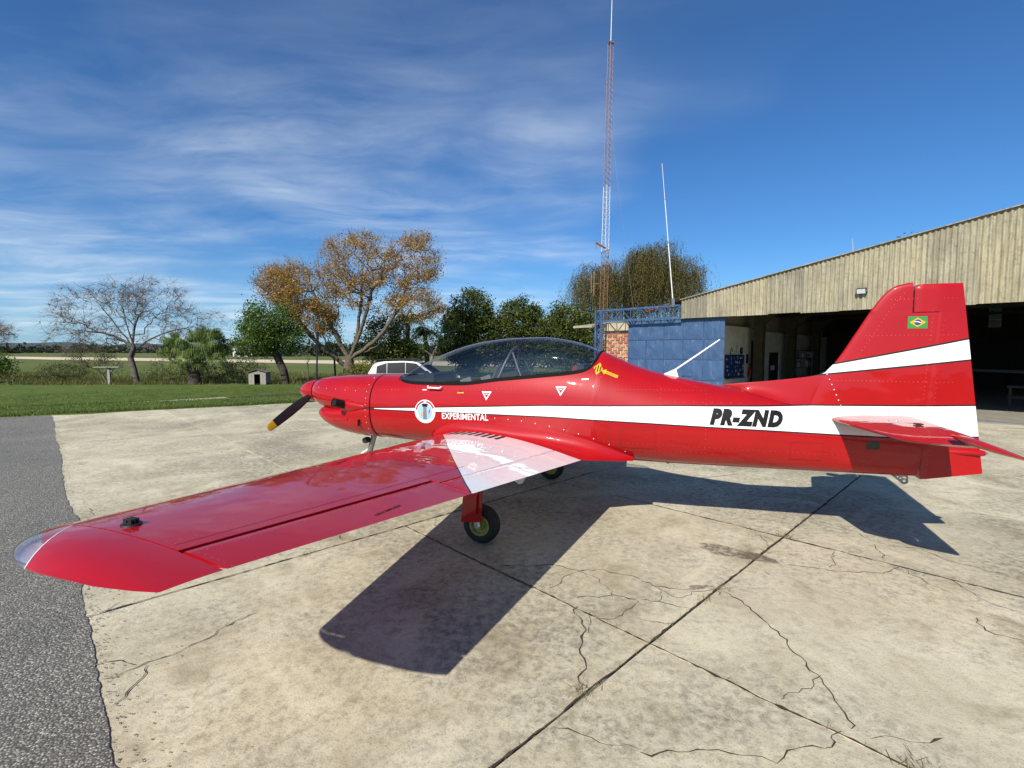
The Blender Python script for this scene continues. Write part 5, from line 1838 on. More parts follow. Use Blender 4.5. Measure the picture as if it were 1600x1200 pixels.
for k in range(7): FS.append((2.845 + 0.018 * k, 1.49 - 0.045 * k, lambda X, Z: max(fin_y(X, Z), half_y(X, Z)) + 0.006))
for x in np.arange(-0.6, 1.15, 0.145): FS.append((x, FUP(x) + 0.03, side_y))
for x in (2.70, 2.74, 2.95, 3.18, 3.30, 3.36): FS.append((x, 1.196, lambda X, Z: max(half_y(X, Z), fin_y(X, Z))))
FV = []; FF = []
for (x, z, f_) in FS:
    y = f_(x, z); b0 = len(FV)
    for k in range(8):
        a = k * math.pi / 4; FV.append(L((x + 0.0062 * math.cos(a), y + 0.0018, z + 0.0062 * math.sin(a))))
    FV.append(L((x, y + 0.0045, z)))
    FF += [(b0 + k, b0 + (k + 1) % 8, b0 + 8) for k in range(8)]
fs = mesh_np('fasteners', FV, FF, M['metal'], plane); fs['kind'] = 'stuff'
# access hatch outlines on the rear fuselage and cowling
for (x0, x1, z0, z1, f_) in ((1.10, 1.42, 0.78, 0.97, side_y), (2.55, 2.80, 0.74, 0.90, side_y), (-2.15, -1.93, 1.30, 1.375, cu_y)):
    V2, F2 = V, F
    V = []; F = []
    line_on([(x0, z0), (x1, z0)], f_, 0.003); line_on([(x0, z1), (x1, z1)], f_, 0.003); line_on([(x0, z) for z in np.linspace(z0, z1, 8)], f_, 0.003); line_on([(x1, z) for z in np.linspace(z0, z1, 8)], f_, 0.003)
    mesh_obj('access_hatch', V, F, M['skin_joint'], plane)
    V, F = V2, F2
rv = mesh_np('rivets', V, F, M['rivet'], plane, smooth=True); rv['kind'] = 'stuff'

# ------------------------------------------------------------------ the hangar
# local frame: x along the front to the right, y into the building
hangar = empty('hangar', (5.77, 16.80, 0.0), R(-45))
tag(hangar, 'long hangar with weathered corrugated gable, open front and blue sliding door', 'hangar')
HW, HD = 16.4, 18.5            # width and depth
def eave(x): return 3.42 + 1.56 * min(x, HW - x) / (HW / 2)


def corrugated(x0, x1, zlo, zhi, yoff, n_per=0.108, amp=0.020):
    """one upright corrugated sheet, zlo and zhi functions of x"""
    k = max(6, int((x1 - x0) / n_per * 10))
    V = []; F = []
    for i in range(k + 1):
        x = x0 + (x1 - x0) * i / k
        y = amp * math.cos(2 * math.pi * x / n_per) + yoff
        V += [(x, y, zlo(x)), (x, y, zhi(x))]
    for i in range(k):
        F.append((2 * i, 2 * i + 2, 2 * i + 3, 2 * i + 1))
    return V, F


rr = random.Random(9)
nsh = 18
for i in range(nsh):
    x0 = HW * i / nsh; x1 = HW * (i + 1) / nsh + (0.04 if i < nsh - 1 else 0)
    d0 = rr.uniform(-.015, .015)
    V, F = corrugated(x0, x1, lambda x: 2.80 + d0, lambda x: eave(x), -0.006 * (i % 2))
    mesh_obj('corrugated_sheet', V, F, M['fibre'], hangar, smooth=60, recalc=False)
# verge trim along the gable
for (xa, xb) in ((0, HW / 2), (HW / 2, HW)):
    mb = MB(); mb.bar((xa, -0.03, eave(xa) + 0.015), (xb, -0.03, eave(xb) + 0.015), 0.09, 0.022); mb.build('verge_trim', M['fibre'], hangar)
# roof, two slopes of corrugated sheeting seen from below
for s in (0, 1):
    xa, xb = (-0.35, HW / 2) if s == 0 else (HW / 2, HW + 0.35)
    V = []; F = []
    za = eave(0) - 0.35 * 1.56 / (HW / 2)
    zz = (za, eave(HW / 2)) if s == 0 else (eave(HW / 2), za)
    n = 240
    for k in range(n + 1):
        y = 0.03 + HD * k / n
        dz = 0.02 * math.cos(k * math.pi / 2)
        V += [(xa, y, zz[0] + dz), (xb, y, zz[1] + dz)]
    for k in range(n): F.append((2 * k, 2 * k + 1, 2 * k + 3, 2 * k + 2))
    rf = mesh_obj('roof', V, F, M['fibre'], hangar, smooth=60)
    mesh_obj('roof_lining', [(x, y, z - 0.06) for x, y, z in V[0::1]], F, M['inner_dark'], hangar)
# lintel beam behind the gable sheets, outer walls, floor
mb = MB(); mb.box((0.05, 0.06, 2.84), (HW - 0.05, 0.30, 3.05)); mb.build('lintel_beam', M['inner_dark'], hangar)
mb = MB(); mb.box((-0.05, 0.35, 0), (0.10, HD, 3.42)); mb.build('side_wall', M['mortar'], hangar)
mb = MB(); mb.box((HW - 0.10, 0.35, 0), (HW + 0.05, HD, 3.42)); mb.build('side_wall', M['mortar'], hangar)
mb = MB(); mb.box((-0.02, 0.30, -0.06), (HW + 0.02, HD, 0.012)); mb.build('floor', M['hfloor'], hangar)
mb = MB(); mb.box((0.3, 0.02, 0.0), (HW, 0.10, 0.035)); mb.build('door_rail', M['steel'], hangar)
# back wall with tall barred windows
wins = [(7.30, 7.75), (8.95, 9.40), (10.6, 11.05), (5.6, 6.05)]
mb = MB()
edges = [0.10] + [v for w in sorted(wins) for v in w] + [HW - 0.10]
for a, b in zip(edges[0::2], edges[1::2]): mb.box((a, HD - 0.16, 0), (b, HD, 4.98 if False else 5.0))
for (a, b) in wins:
    mb.box((a, HD - 0.16, 0), (b, HD, 2.85)); mb.box((a, HD - 0.16, 4.05), (b, HD, 5.0))
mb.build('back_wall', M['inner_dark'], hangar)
for (a, b) in wins:
    mb = MB()
    for z in (2.85, 3.25, 3.65, 4.03): mb.box((a, HD - 0.12, z - 0.02), (b, HD - 0.06, z + 0.02))
    for x in (a, b): mb.box((x - 0.02, HD - 0.13, 2.85), (x + 0.02, HD - 0.05, 4.05))
    w = mb.build('window', M['steel'], hangar)
    for z in (2.87, 3.27, 3.67):
        mb = MB(); mb.box((a + 0.02, HD - 0.095, z), (b - 0.02, HD - 0.089, z + 0.36)); mb.build('pane', M['pane'], w)
# roof trusses
for y in (4.4, 8.8, 13.2):
    mb = MB()
    for (xa, xb) in ((0.1, HW / 2), (HW / 2, HW - 0.1)):
        mb.bar((xa, y, eave(xa) - 0.10), (xb, y, eave(xb) - 0.10), 0.08, 0.12)
    mb.bar((0.1, y, 3.30), (HW - 0.1, y, 3.30), 0.08, 0.12)
    for k in range(1, 8):
        x = HW * k / 8
        mb.bar((x, y, 3.30), (x, y, eave(x) - 0.12), 0.05); mb.bar((x, y, 3.30), (HW * (k + (1 if k < 4 else -1)) / 8, y, eave(HW * (k + (1 if k < 4 else -1)) / 8) - 0.12), 0.04)
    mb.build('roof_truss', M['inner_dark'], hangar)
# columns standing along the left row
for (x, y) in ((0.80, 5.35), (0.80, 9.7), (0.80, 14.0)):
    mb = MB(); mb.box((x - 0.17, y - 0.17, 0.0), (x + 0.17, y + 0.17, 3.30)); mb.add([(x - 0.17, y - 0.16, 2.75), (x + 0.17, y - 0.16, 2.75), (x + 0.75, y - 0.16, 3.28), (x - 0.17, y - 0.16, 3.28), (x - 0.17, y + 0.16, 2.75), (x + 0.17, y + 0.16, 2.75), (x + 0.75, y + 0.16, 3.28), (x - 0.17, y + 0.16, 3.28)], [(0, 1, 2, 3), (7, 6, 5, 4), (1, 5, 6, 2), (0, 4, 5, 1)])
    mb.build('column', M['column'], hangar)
# whitewashed room along the left side
mb = MB()
mb.box((0.15, 1.5, 0.0), (0.35, 5.75, 2.66)); mb.box((0.15, 5.75, 2.12), (0.352, 6.9, 2.58)); mb.box((0.15, 6.9, 0.0), (0.35, 8.05, 2.54)); mb.box((0.15, 8.05, 1.62), (0.352, 9.55, 2.54)); mb.box((0.15, 9.55, 0.0), (0.35, HD - 0.2, 2.52))
mb.build('room_wall', M['inner_white'], hangar)
mb = MB(); mb.box((0.10, 5.7, 0.0), (0.16, 9.6, 2.4)); mb.build('dark_backing', M['inner_dark'], hangar)  # near-black slab stands for the shade inside the door recess
mb = MB(); mb.box((0.20, 8.05, 0.02), (0.30, 9.55, 1.62))
dr = mb.build('room_door', M['wood_dark'], hangar)
mb = MB(); mb.box((0.302, 8.45, 0.80), (0.308, 9.05, 1.02)); mb.build('door_sign', M['inner_white'], dr)

# blue sliding door: framed panels pressed into shallow pyramids
DX0, DX1, DZ0, DZ1 = -2.12, 1.43, 0.03, 2.79
door = mesh_obj('sliding_door', *(lambda m: (m.V, m.F))(MB().box((DX0, 0.170, DZ0), (DX1, 0.190, DZ1))), M['blue'], hangar)
cw, ch = (DX1 - DX0) / 5, (DZ1 - DZ0) / 4
pv = [(0.012, 0, 0.012), (cw - 0.012, 0, 0.012), (cw - 0.012, 0, ch - 0.012), (0.012, 0, ch - 0.012), (cw / 2, -0.026, ch / 2)]
pf = [(0, 1, 4), (1, 2, 4), (2, 3, 4), (3, 0, 4)]
pm = None
for i in range(5):
    for j in range(4):
        if pm is None:
            o = mesh_obj('door_panel', pv, pf, M['blue'], door, recalc=False); pm = o.data
        else:
            o = link(bpy.data.objects.new('door_panel', pm), door)
        o.location = (DX0 + cw * i, 0.166, DZ0 + ch * j)
mb = MB()
for i in range(6): mb.box((DX0 + cw * i - 0.011, 0.150, DZ0 - 0.002), (DX0 + cw * i + 0.011, 0.1685, DZ1 + 0.002))
mb.build('door_stile', M['blue'], door)['kind'] = 'stuff'
mb = MB()
for j in range(5): mb.box((DX0 - 0.013, 0.146, DZ0 + ch * j - 0.010), (DX1 + 0.013, 0.1495, DZ0 + ch * j + 0.010))
mb.build('door_rail', M['blue'], door)['kind'] = 'stuff'
mb = MB(); mb.box((0.02, 0.128, 0.84), (0.36, 0.132, 1.06)); mb.build('door_plate', M['blue'], door)

# blue lattice girder and mast that carry the door rail past the corner
X0, X1, ZB, ZT = -3.42, 0.02, 2.83, 3.24
gird = mesh_obj('lattice_girder', *(lambda m: (m.V, m.F))(MB().bar((X0, -0.10, ZT), (X1, -0.10, ZT), 0.06, 0.06)), M['blue'], hangar)
mb = MB().bar((X0, -0.10, ZB), (X1, -0.10, ZB), 0.06, 0.07); mb.build('bottom_chord', M['blue'], gird)
mb = MB().bar((X0, 0.22, ZT), (X1, 0.22, ZT), 0.05, 0.05); mb.build('rear_chord', M['blue'], gird)
nb = 9
for k in range(nb):
    xa = X0 + (X1 - X0) * k / nb; xb = X0 + (X1 - X0) * (k + 1) / nb
    mb = MB().bar((xa, -0.10, ZB) if k % 2 == 0 else (xa, -0.10, ZT), (xb, -0.10, ZT) if k % 2 == 0 else (xb, -0.10, ZB), 0.028); mb.build('lattice_brace', M['blue'], gird)
    mb = MB().bar((xb, -0.10, ZB), (xb, -0.10, ZT), 0.026); mb.build('lattice_post', M['blue'], gird)
    mb = MB().bar((xa, -0.10, ZT), (xb, 0.22, ZT), 0.022); mb.build('lattice_brace', M['blue'], gird)
mast = mesh_obj('lattice_mast', *(lambda m: (m.V, m.F))(MB().bar((X0, -0.12, 0), (X0, -0.12, ZT + 0.03), 0.06)), M['blue'], hangar)
MB().bar((X0 + 0.27, -0.12, 0), (X0 + 0.27, -0.12, ZT), 0.06).build('mast_leg', M['blue'], mast)
MB().bar((X0, 0.16, 0), (X0, 0.16, ZT), 0.06).build('mast_leg', M['blue'], mast)
for k in range(11):
    za = 0.29 * k
    MB().bar((X0 + (0.27 if k % 2 else 0), -0.12, za), (X0 + (0 if k % 2 else 0.27), -0.12, za + 0.29), 0.025).build('mast_brace', M['blue'], mast)
    MB().bar((X0, -0.12 + (0.28 if k % 2 else 0), za), (X0, -0.12 + (0 if k % 2 else 0.28), za + 0.29), 0.025).build('mast_brace', M['blue'], mast)

# brick annex wall behind the girder
annex = mesh_obj('annex_wall', *(lambda m: (m.V, m.F))(MB().box((-3.35, 0.42, 0.0), (-0.10, 0.60, 2.46))), M['mortar'], hangar)
MB().box((-3.36, 0.40, 2.46), (-0.10, 0.61, 2.80)).build('plaster_band', M['plaster'], annex)
bm_r = bm_p = None
bw, bh = 0.20, 0.092
row = 0; z = 0.03
while z < 2.40:
    x = -3.34 + (0.0 if row % 2 == 0 else -0.12)
    while x < -1.4:
        xa = max(x, -3.345); wid = bw - (xa - x)
        if wid > 0.05:
            pale = rr.random() < 0.35
            base = bm_p if pale else bm_r
            if base is None:
                o = MB().box((0, -0.035, 0), (bw, 0.02, bh)).build('brick', M['brick_pale' if pale else 'brick_red'], annex); base = o.data
                if pale: bm_p = base
                else: bm_r = base
            else:
                o = link(bpy.data.objects.new('brick', base), annex)
            o.location = (xa, 0.415 + rr.uniform(-.005, .004), z + rr.uniform(-.003, .003))
            o.scale = (wid / bw * rr.uniform(0.96, 1.0), 1, rr.uniform(0.94, 1.0))
        x += bw + 0.045
    z += bh + 0.038; row += 1
# shallow annex roof edge poking out beyond the mast
MB().prism([(-0.35, 2.60), (2.6, 2.93), (2.6, 3.0), (-0.35, 2.68)], 'x', -4.35, -3.45).build('annex_roof', M['fibre'], hangar)
# broken tiles lying along the girder
for k in range(13):
    o = MB().prism([(-0.09, 0), (0.09, 0), (0.09, 0.018), (-0.09, 0.022)], 'y', -0.12, 0.12).build('roof_tile', M['brick_red'] if k % 3 else M['brick_pale'], hangar)
    o.location = (-1.6 + 0.12 * k + rr.uniform(-.03, .03), 0.35 + rr.uniform(-.05, .12), 3.10 + 0.016 * k + rr.uniform(0, .08)); o.rotation_euler = (rr.uniform(-.3, .3), rr.uniform(-.3, .3), rr.uniform(-.5, .5))


def in_h(p):
    c, s = math.cos(R(-45)), math.sin(R(-45))
    return (5.77 + p[0] * c - p[1] * s, 16.80 + p[0] * s + p[1] * c, p[2])


def thing_h(name, loc, label, cat, group=None):
    """a thing that stands in or hangs on the hangar, in the hangar's own directions"""
    return tag(empty(name, in_h(loc), R(-45)), label, cat, group)


# floodlight on the gable
t = thing_h('floodlight', (5.10, -0.03, 3.28), 'small black floodlight fixed to the corrugated gable', 'lamp')
mb = MB(); mb.prism([(-0.10, -0.07), (-0.16, 0.06), (-0.05, 0.09), (-0.02, -0.05)], 'x', -0.11, 0.11); mb.build('lamp_housing', M['black_plastic'], t)
mb = MB(); mb.add([(-0.095, -0.105, -0.063), (0.095, -0.105, -0.063), (0.095, -0.160, 0.050), (-0.095, -0.160, 0.050)], [(0, 1, 2, 3)]); mb.build('lamp_glass', M['lamp_clear'], t)
mb = MB(); mb.bar((-0.12, 0.0, 0.0), (-0.12, -0.10, 0.0), 0.02); mb.bar((0.12, 0.0, 0.0), (0.12, -0.10, 0.0), 0.02); mb.build('lamp_bracket', M['steel'], t)

# tool board, wall hangings, extinguisher
t = thing_h('tool_board', (0.36, 3.95, 0.64), 'dark blue tool board hung with small tools on the white wall', 'tool board')
mb = MB(); mb.box((0, -0.98, 0), (0.03, 0.95, 0.90)); mb.build('board', M['decal_blue'], t)
for k in range(46):
    y = -0.88 + 1.75 * rr.random(); z = 0.08 + 0.16 * (k % 5) + rr.uniform(-.03, .03); h = rr.uniform(0.05, 0.12); w = rr.uniform(0.012, 0.04)
    mb = MB(); mb.prism([(y - w, z), (y + w, z), (y + w * 0.4, z + h * 0.5), (y + w * 0.8, z + h), (y - w * 0.8, z + h), (y - w * 0.4, z + h * 0.5)], 'x', 0.031, 0.05)
    mb.build('hand_tool', (M['galv'], M['white_paint'], M['steel'])[k % 3], t)
mb = MB(); mb.box((0.03, -0.95, -0.03), (0.12, 0.95, -0.005)); mb.build('board_shelf', M['wood_old'], t)
t = thing_h('wall_clock', (0.36, 4.62, 1.70), 'small round dark clock on the white hangar wall', 'clock')
mb = MB(); mb.lathe([(0.0, 0.03), (0.12, 0.03), (0.14, 0.02), (0.14, 0.0)], (0, 0, 0), 'x', 24); mb.build('clock_case', M['black_plastic'], t)
mb = MB(); mb.box((0.031, -0.05, -0.012), (0.034, 0.05, 0.0)); mb.box((0.034, -0.006, -0.01), (0.037, 0.006, 0.08)); mb.build('clock_hands', M['inner_white'], t)
t = thing_h('cable_coil', (0.36, 3.55, 1.66), 'looped dark cable hanging on the white hangar wall', 'cable')
mb = MB(); mb.tube([(0.03, 0.09 * math.cos(a), 0.15 * math.sin(a)) for a in np.linspace(0, 5.2, 22)], 0.012, 6); mb.build('coil', M['black_plastic'], t)
t = thing_h('wall_bracket', (0.36, 4.05, 1.62), 'thin metal bracket hanging beside the round clock', 'bracket')
mb = MB(); mb.tube([(0.02, 0, 0), (0.03, 0.0, 0.22), (0.03, 0.06, 0.27)], 0.012, 6); mb.build('bracket_rod', M['steel'], t)
t = thing_h('fire_extinguisher', (0.46, 5.40, 0.62), 'red fire extinguisher hung at the end of the white wall', 'extinguisher')
mb = MB(); mb.lathe([(0.0, 0.0), (0.075, 0.0), (0.08, 0.02), (0.08, 0.36), (0.055, 0.42), (0.025, 0.44), (0.025, 0.48), (0.0, 0.48)], (0, 0, 0), 'z', 18); mb.build('cylinder', M['red'], t, smooth=40)
mb = MB(); mb.bar((0, 0, 0.48), (0.02, -0.10, 0.52), 0.025); mb.tube([(0.02, 0.03, 0.47), (0.09, 0.06, 0.40), (0.09, 0.05, 0.15)], 0.012, 6); mb.build('hose', M['black_plastic'], t)
t = thing_h('notice_panel', (0.36, 5.25, 1.18), 'narrow black panel on the white wall above the extinguisher', 'panel')
mb = MB(); mb.box((0, -0.07, 0), (0.03, 0.09, 0.38)); mb.build('notice', M['black_plastic'], t)
# shelf rack beyond the second column
t = thing_h('storage_rack', (0.42, 12.4, 0.0), 'grey storage rack with boxes beyond the second column', 'rack')
for z in (0.35, 0.85, 1.30, 1.70):
    mb = MB(); mb.box((0, -2.0, z), (0.45, 2.0, z + 0.03)); mb.build('shelf', M['steel'], t)
for y in (-2.0, -0.7, 0.7, 1.97):
    mb = MB(); mb.box((0.42, y, 0.012), (0.46, y + 0.04, 1.75)); mb.build('rack_post', M['steel'], t)
for k in range(16):
    y = -1.85 + 0.24 * k; z = (0.88, 1.33)[k % 2]
    mb = MB(); mb.box((0.12, y, z + 0.001), (0.38, y + 0.17, z + rr.uniform(0.18, 0.32))); mb.build('storage_box', (M['wood_grey'], M['steel'], M['inner_white'])[k % 3], t)
# trestle near the opening, partly behind the tail
t = thing_h('wooden_trestle', (8.6, 4.6, 0.012), 'wooden trestle frame standing in the dark hangar', 'trestle')
for y in (-0.35, 0.35):
    for x in (-0.55, 0.0, 0.55):
        mb = MB(); mb.box((x - 0.03, y - 0.03, 0), (x + 0.03, y + 0.03, 0.62)); mb.build('leg', M['wood_dark'], t)
    mb = MB(); mb.box((-0.6, y - 0.033, 0.30), (0.6, y + 0.033, 0.36)); mb.build('cross_rail', M['wood_dark'], t)
mb = MB(); mb.box((-0.62, -0.40, 0.62), (0.62, 0.40, 0.67)); mb.build('trestle_top', M['wood_dark'], t)

# a light aircraft stored in the hangar: its pale wing shows beyond the tail
pk = thing_h('stored_airplane', (11.6, 7.2, 0.012), 'pale light airplane stored in the dark hangar behind the tail', 'airplane')
pk.rotation_euler = (0, 0, R(-45 + 6))
def ell_loft(stations, n=16):
    V = []; F = []
    for (x, y, z, a, b) in stations:
        V += [(x + a * math.cos(2 * math.pi * k / n), y, z + b * math.sin(2 * math.pi * k / n)) for k in range(n)]
    for i in range(len(stations) - 1):
        for k in range(n): F.append((i * n + k, i * n + (k + 1) % n, (i + 1) * n + (k + 1) % n, (i + 1) * n + k))
    F += [tuple(range(n)), tuple(range((len(stations) - 1) * n, len(stations) * n))]
    return V, F
mesh_obj('body', *ell_loft([(0, -2.3, 1.05, 0.12, 0.12), (0, -2.2, 1.05, 0.32, 0.30), (0, -1.2, 1.08, 0.45, 0.42), (0, 0.2, 1.15, 0.52, 0.55), (0, 1.6, 1.1, 0.36, 0.36), (0, 4.0, 1.15, 0.08, 0.12)]), M['white_paint'], pk, 50)
V = []
mesh_obj('main_wing', [(-5.0, -0.7, 1.02), (-5.0, 0.35, 1.00), (5.0, -0.7, 1.02), (5.0, 0.35, 1.00), (0, -0.8, 0.90), (0, 0.6, 0.86), (-5.0, -0.3, 1.10), (5.0, -0.3, 1.10), (0, -0.25, 1.02)],
         [(0, 6, 8, 4), (6, 1, 5, 8), (4, 8, 7, 2), (8, 5, 3, 7), (0, 4, 5, 1), (4, 2, 3, 5), (0, 1, 6), (2, 7, 3)], M['galv'], pk, 60)
mb = MB(); mb.prism([(3.1, 1.2), (4.1, 1.2), (4.25, 2.15), (3.8, 2.2)], 'x', -0.03, 0.03); mb.build('tail_fin', M['white_paint'], pk)
mb = MB(); mb.box((-1.4, 3.4, 1.15), (1.4, 4.05, 1.20)); mb.build('tailplane', M['white_paint'], pk)
for (x, y) in ((-1.0, 0.1), (1.0, 0.1), (0, -1.9)):
    mb = MB(); mb.lathe([(0.06, -0.05), (0.16, -0.055), (0.18, 0.0), (0.16, 0.055), (0.06, 0.05)], (x, y, 0.18), 'x', 20); mb.build('wheel', M['rubber'], pk, smooth=40)
    mb = MB(); mb.bar((x, y, 0.18), (x * 0.75, y, 0.95), 0.05); mb.build('gear_strut', M['steel'], pk)

# leaning whip aerial at the corner of the roof
a0 = np.array([5.54, 16.9, 3.25]); a1 = np.array([5.10, 17.05, 8.05])
t = tag(empty('whip_mast', tuple(a0)), 'thin white whip antenna leaning above the blue lattice girder', 'antenna')
d = a1 - a0
for k, (f0, f1, r) in enumerate(((0, 0.45, 0.020), (0.45, 0.76, 0.014), (0.76, 1.0, 0.009))):
    mb = MB(); mb.tube([tuple(d * f0), tuple(d * f1)], [r, r * 0.85], 8); mb.build('mast_section', M['tower_white'], t, smooth=40)
for f in (0.45, 0.76):
    mb = MB(); mb.tube([tuple(d * (f - 0.01)), tuple(d * (f + 0.008))], 0.026, 8); mb.build('mast_collar', M['steel'], t, smooth=40)
mb = MB(); mb.bar((0, 0, -0.05), tuple(d * 0.05), 0.09); mb.build('mast_foot', M['steel'], t)
t = tag(empty('roof_aerial', in_h((4.75, 0.6, eave(4.75)))), 'short thin aerial standing on the hangar roof edge', 'antenna')
mb = MB(); mb.tube([(0, 0, -0.05), (-0.02, 0, 0.25), (-0.05, 0, 0.5)], [0.012, 0.01, 0.006], 6); mb.build('aerial_rod', M['galv'], t)

# ------------------------------------------------------------------ lattice radio tower
TB = np.array([7.0, 38.0])
tower = tag(empty('radio_tower', (TB[0], TB[1], -0.4)), 'tall red and white lattice radio tower behind the green trees', 'tower')
def tower_w(z): return 0.36 - 0.14 * z / 25.0
def tc(z, k):
    a = R(20 + 120 * k); w = tower_w(z)
    return (0.36 * z / 25 + w * math.cos(a), w * math.sin(a), z)
bands = [(0, 9.7, 'tower_rust'), (9.7, 14.6, 'tower_white'), (14.6, 17.6, 'tower_red'), (17.6, 20.2, 'tower_red'), (20.2, 22.8, 'tower_red'), (22.8, 25.0, 'tower_red')]
for (za, zb, mt) in bands:
    sect = empty('tower_section', (0, 0, 0), 0, tower)
    for k in range(3):
        MB().tube([tc(za, k), tc(zb, k)], 0.022, 6).build('leg', M[mt], sect)
    mb = MB(); n = int(round((zb - za) / 0.42)); dz = (zb - za) / n
    for i in range(n):
        for k in range(3):
            z0 = za + dz * i
            mb.bar(tc(z0, k), tc(z0 + dz, (k + 1) % 3), 0.016); mb.bar(tc(z0, k), tc(z0, (k + 1) % 3), 0.014)
    o = mb.build('lattice_bracing', M[mt], sect); o['kind'] = 'stuff'
mb = MB(); mb.tube([(0.36, 0, 24.8), (0.44, 0, 29.6)], [0.035, 0.02], 8); mb.build('top_aerial', M['tower_white'], tower, smooth=40)
mb = MB(); mb.lathe([(0.0, -0.03), (0.33, -0.03), (0.33, 0.03), (0.0, 0.03)], (0.36, 0, 25.0), 'z', 3); mb.build('top_plate', M['tower_red'], tower)
mb = MB(); mb.tube([(0.36, 0.1, 25.0), (0.36, 0.1, 25.5)], 0.06, 8); mb.build('beacon', M['lens'], tower)
mb = MB(); mb.bar((0.1, -0.3, 9.9), (-0.65, -0.5, 10.25), 0.16, 0.10); mb.bar((-0.62, -0.5, 9.8), (-0.66, -0.5, 10.45), 0.05); mb.bar((-0.1, -0.35, 9.6), (0.42, -0.30, 9.75), 0.10); mb.build('side_bracket', M['tower_rust'], tower)
mb = MB(); mb.tube([(-0.30, -0.3, 7.2), (-0.75, -0.4, 7.2)], 0.03, 6); mb.tube([(-0.75, -0.4, 6.3), (-0.75, -0.4, 8.1)], 0.045, 6); mb.tube([(-0.95, -0.4, 6.5), (-0.95, -0.4, 7.9)], 0.035, 6); mb.tube([(-0.75, -0.4, 6.7), (-0.95, -0.4, 6.7)], 0.025, 6); mb.build('dipole_antenna', M['tower_rust'], tower)
mb = MB(); mb.tube([(0.3, 0, 20.0), (3.4, 1.0, 0.0)], 0.010, 5); mb.build('guy_wire', M['steel'], tower)

# ------------------------------------------------------------------ trees
def skeleton(seed, trunk, envelopes, n_att, step=0.35, pull=0.55, up=0.12, min_gap=0.0, limbs=0.0):
    """grow limbs from the trunk nodes towards points scattered in the crown.
    trunk: list of points; envelopes: list of (centre, radii, weight).  Returns nodes, parent index, tips"""
    g = np.random.default_rng(seed)
    P = [np.array(trunk[0], float)]; par = [-1]
    for q in trunk[1:]:
        q = np.array(q, float); a = P[-1]; n = max(1, int(np.linalg.norm(q - a) / step))
        for k in range(1, n + 1):
            P.append(a + (q - a) * k / n); par.append(len(P) - 2)
    first_free = max(1, int(len(P) * 0.55))
    if limbs:
        fork = len(P) - 1
        for ci, (c, r, _w) in enumerate(envelopes):
            a = P[fork - (ci % 2) * min(1, fork)]; b = np.array(c, float) + g.normal(size=3) * np.array(r) * 0.15
            ln = np.linalg.norm(b - a); n = max(2, int(ln / step)); prev = fork - (ci % 2) * min(1, fork)
            bow = g.normal(size=3) * 0.05 * ln + np.array([0, 0, limbs * 0.10 * ln])
            for k in range(1, n + 1):
                t_ = k / n
                P.append(a + (b - a) * t_ + bow * math.sin(math.pi * t_) + g.normal(size=3) * step * 0.05); par.append(prev); prev = len(P) - 1
    wts = np.array([e[2] for e in envelopes], float); wts /= wts.sum()
    A = []
    for _ in range(n_att):
        c, r, _w = envelopes[g.choice(len(envelopes), p=wts)]
        v = g.normal(size=3); v /= np.linalg.norm(v); v *= g.uniform(0.15, 1.0) ** 0.38
        A.append(np.array(c) + v * np.array(r))
    top = P[-1]
    A.sort(key=lambda a: np.linalg.norm(a - top))
    tips = []
    depth = [0] * len(P)
    arr = np.zeros((200000, 3)); arr[:len(P)] = P
    dist = np.zeros(200000)
    for i in range(1, len(P)): dist[i] = dist[par[i]] + np.linalg.norm(arr[i] - arr[par[i]])
    cnt = len(P); par = list(par)
    for a in A:
        d = np.linalg.norm(arr[first_free:cnt] - a, axis=1) + pull * dist[first_free:cnt] * 0.35
        i = first_free + int(np.argmin(d))
        p = arr[i].copy(); L_ = np.linalg.norm(a - p)
        if L_ < min_gap: continue
        n = max(1, int(L_ / step))
        side = g.normal(size=3) * 0.16 * L_
        for k in range(1, n + 1):
            t = k / n
            q = p + (a - p) * t + side * math.sin(math.pi * t) * 0.6 + g.normal(size=3) * step * 0.06
            q[2] += up * L_ * math.sin(math.pi * t) * (-0.6)
            arr[cnt] = q; par.append(i if k == 1 else cnt - 1)
            dist[cnt] = dist[par[-1]] + np.linalg.norm(q - arr[par[-1]]); cnt += 1
        tips.append(cnt - 1)
    return arr[:cnt].copy(), np.array(par), tips


def limb_mesh(nodes, par, r_trunk, r_tip=0.008, power=2.3, sides=5):
    n = len(nodes)
    load = np.zeros(n)
    kids = np.zeros(n, int)
    for i in range(n - 1, 0, -1):
        if kids[i] == 0: load[i] = 1.0
        load[par[i]] += load[i]; kids[par[i]] += 1
    rad = r_tip * np.maximum(load, 1.0) ** (1 / power)
    rad *= 1.0
    k = r_trunk / rad[0]
    rad = r_tip + (rad - r_tip) * (r_trunk - r_tip) / max(rad[0] - r_tip, 1e-6)
    V = []; F = []
    ang = np.arange(sides) * 2 * np.pi / sides
    ca, sa = np.cos(ang), np.sin(ang)
    for i in range(1, n):
        a = nodes[par[i]]; b = nodes[i]; d = b - a; l = np.linalg.norm(d)
        if l < 1e-6: continue
        d /= l
        u = np.cross(d, [0, 0, 1.0]) if abs(d[2]) < 0.9 else np.cross(d, [1.0, 0, 0])
        u /= np.linalg.norm(u); w = np.cross(d, u)
        r0 = min(rad[par[i]], rad[i] * 1.5); r1 = rad[i]
        base = len(V)
        s = sides if r1 > 0.025 else 3
        an = ang if s == sides else np.arange(3) * 2 * np.pi / 3
        for p, r in ((a - d * r0 * 0.3, r0), (b, r1)):
            for t in an: V.append(p + (u * math.cos(t) + w * math.sin(t)) * r)
        for q in range(s):
            F.append((base + q, base + (q + 1) % s, base + s + (q + 1) % s, base + s + q))
    return V, F, rad


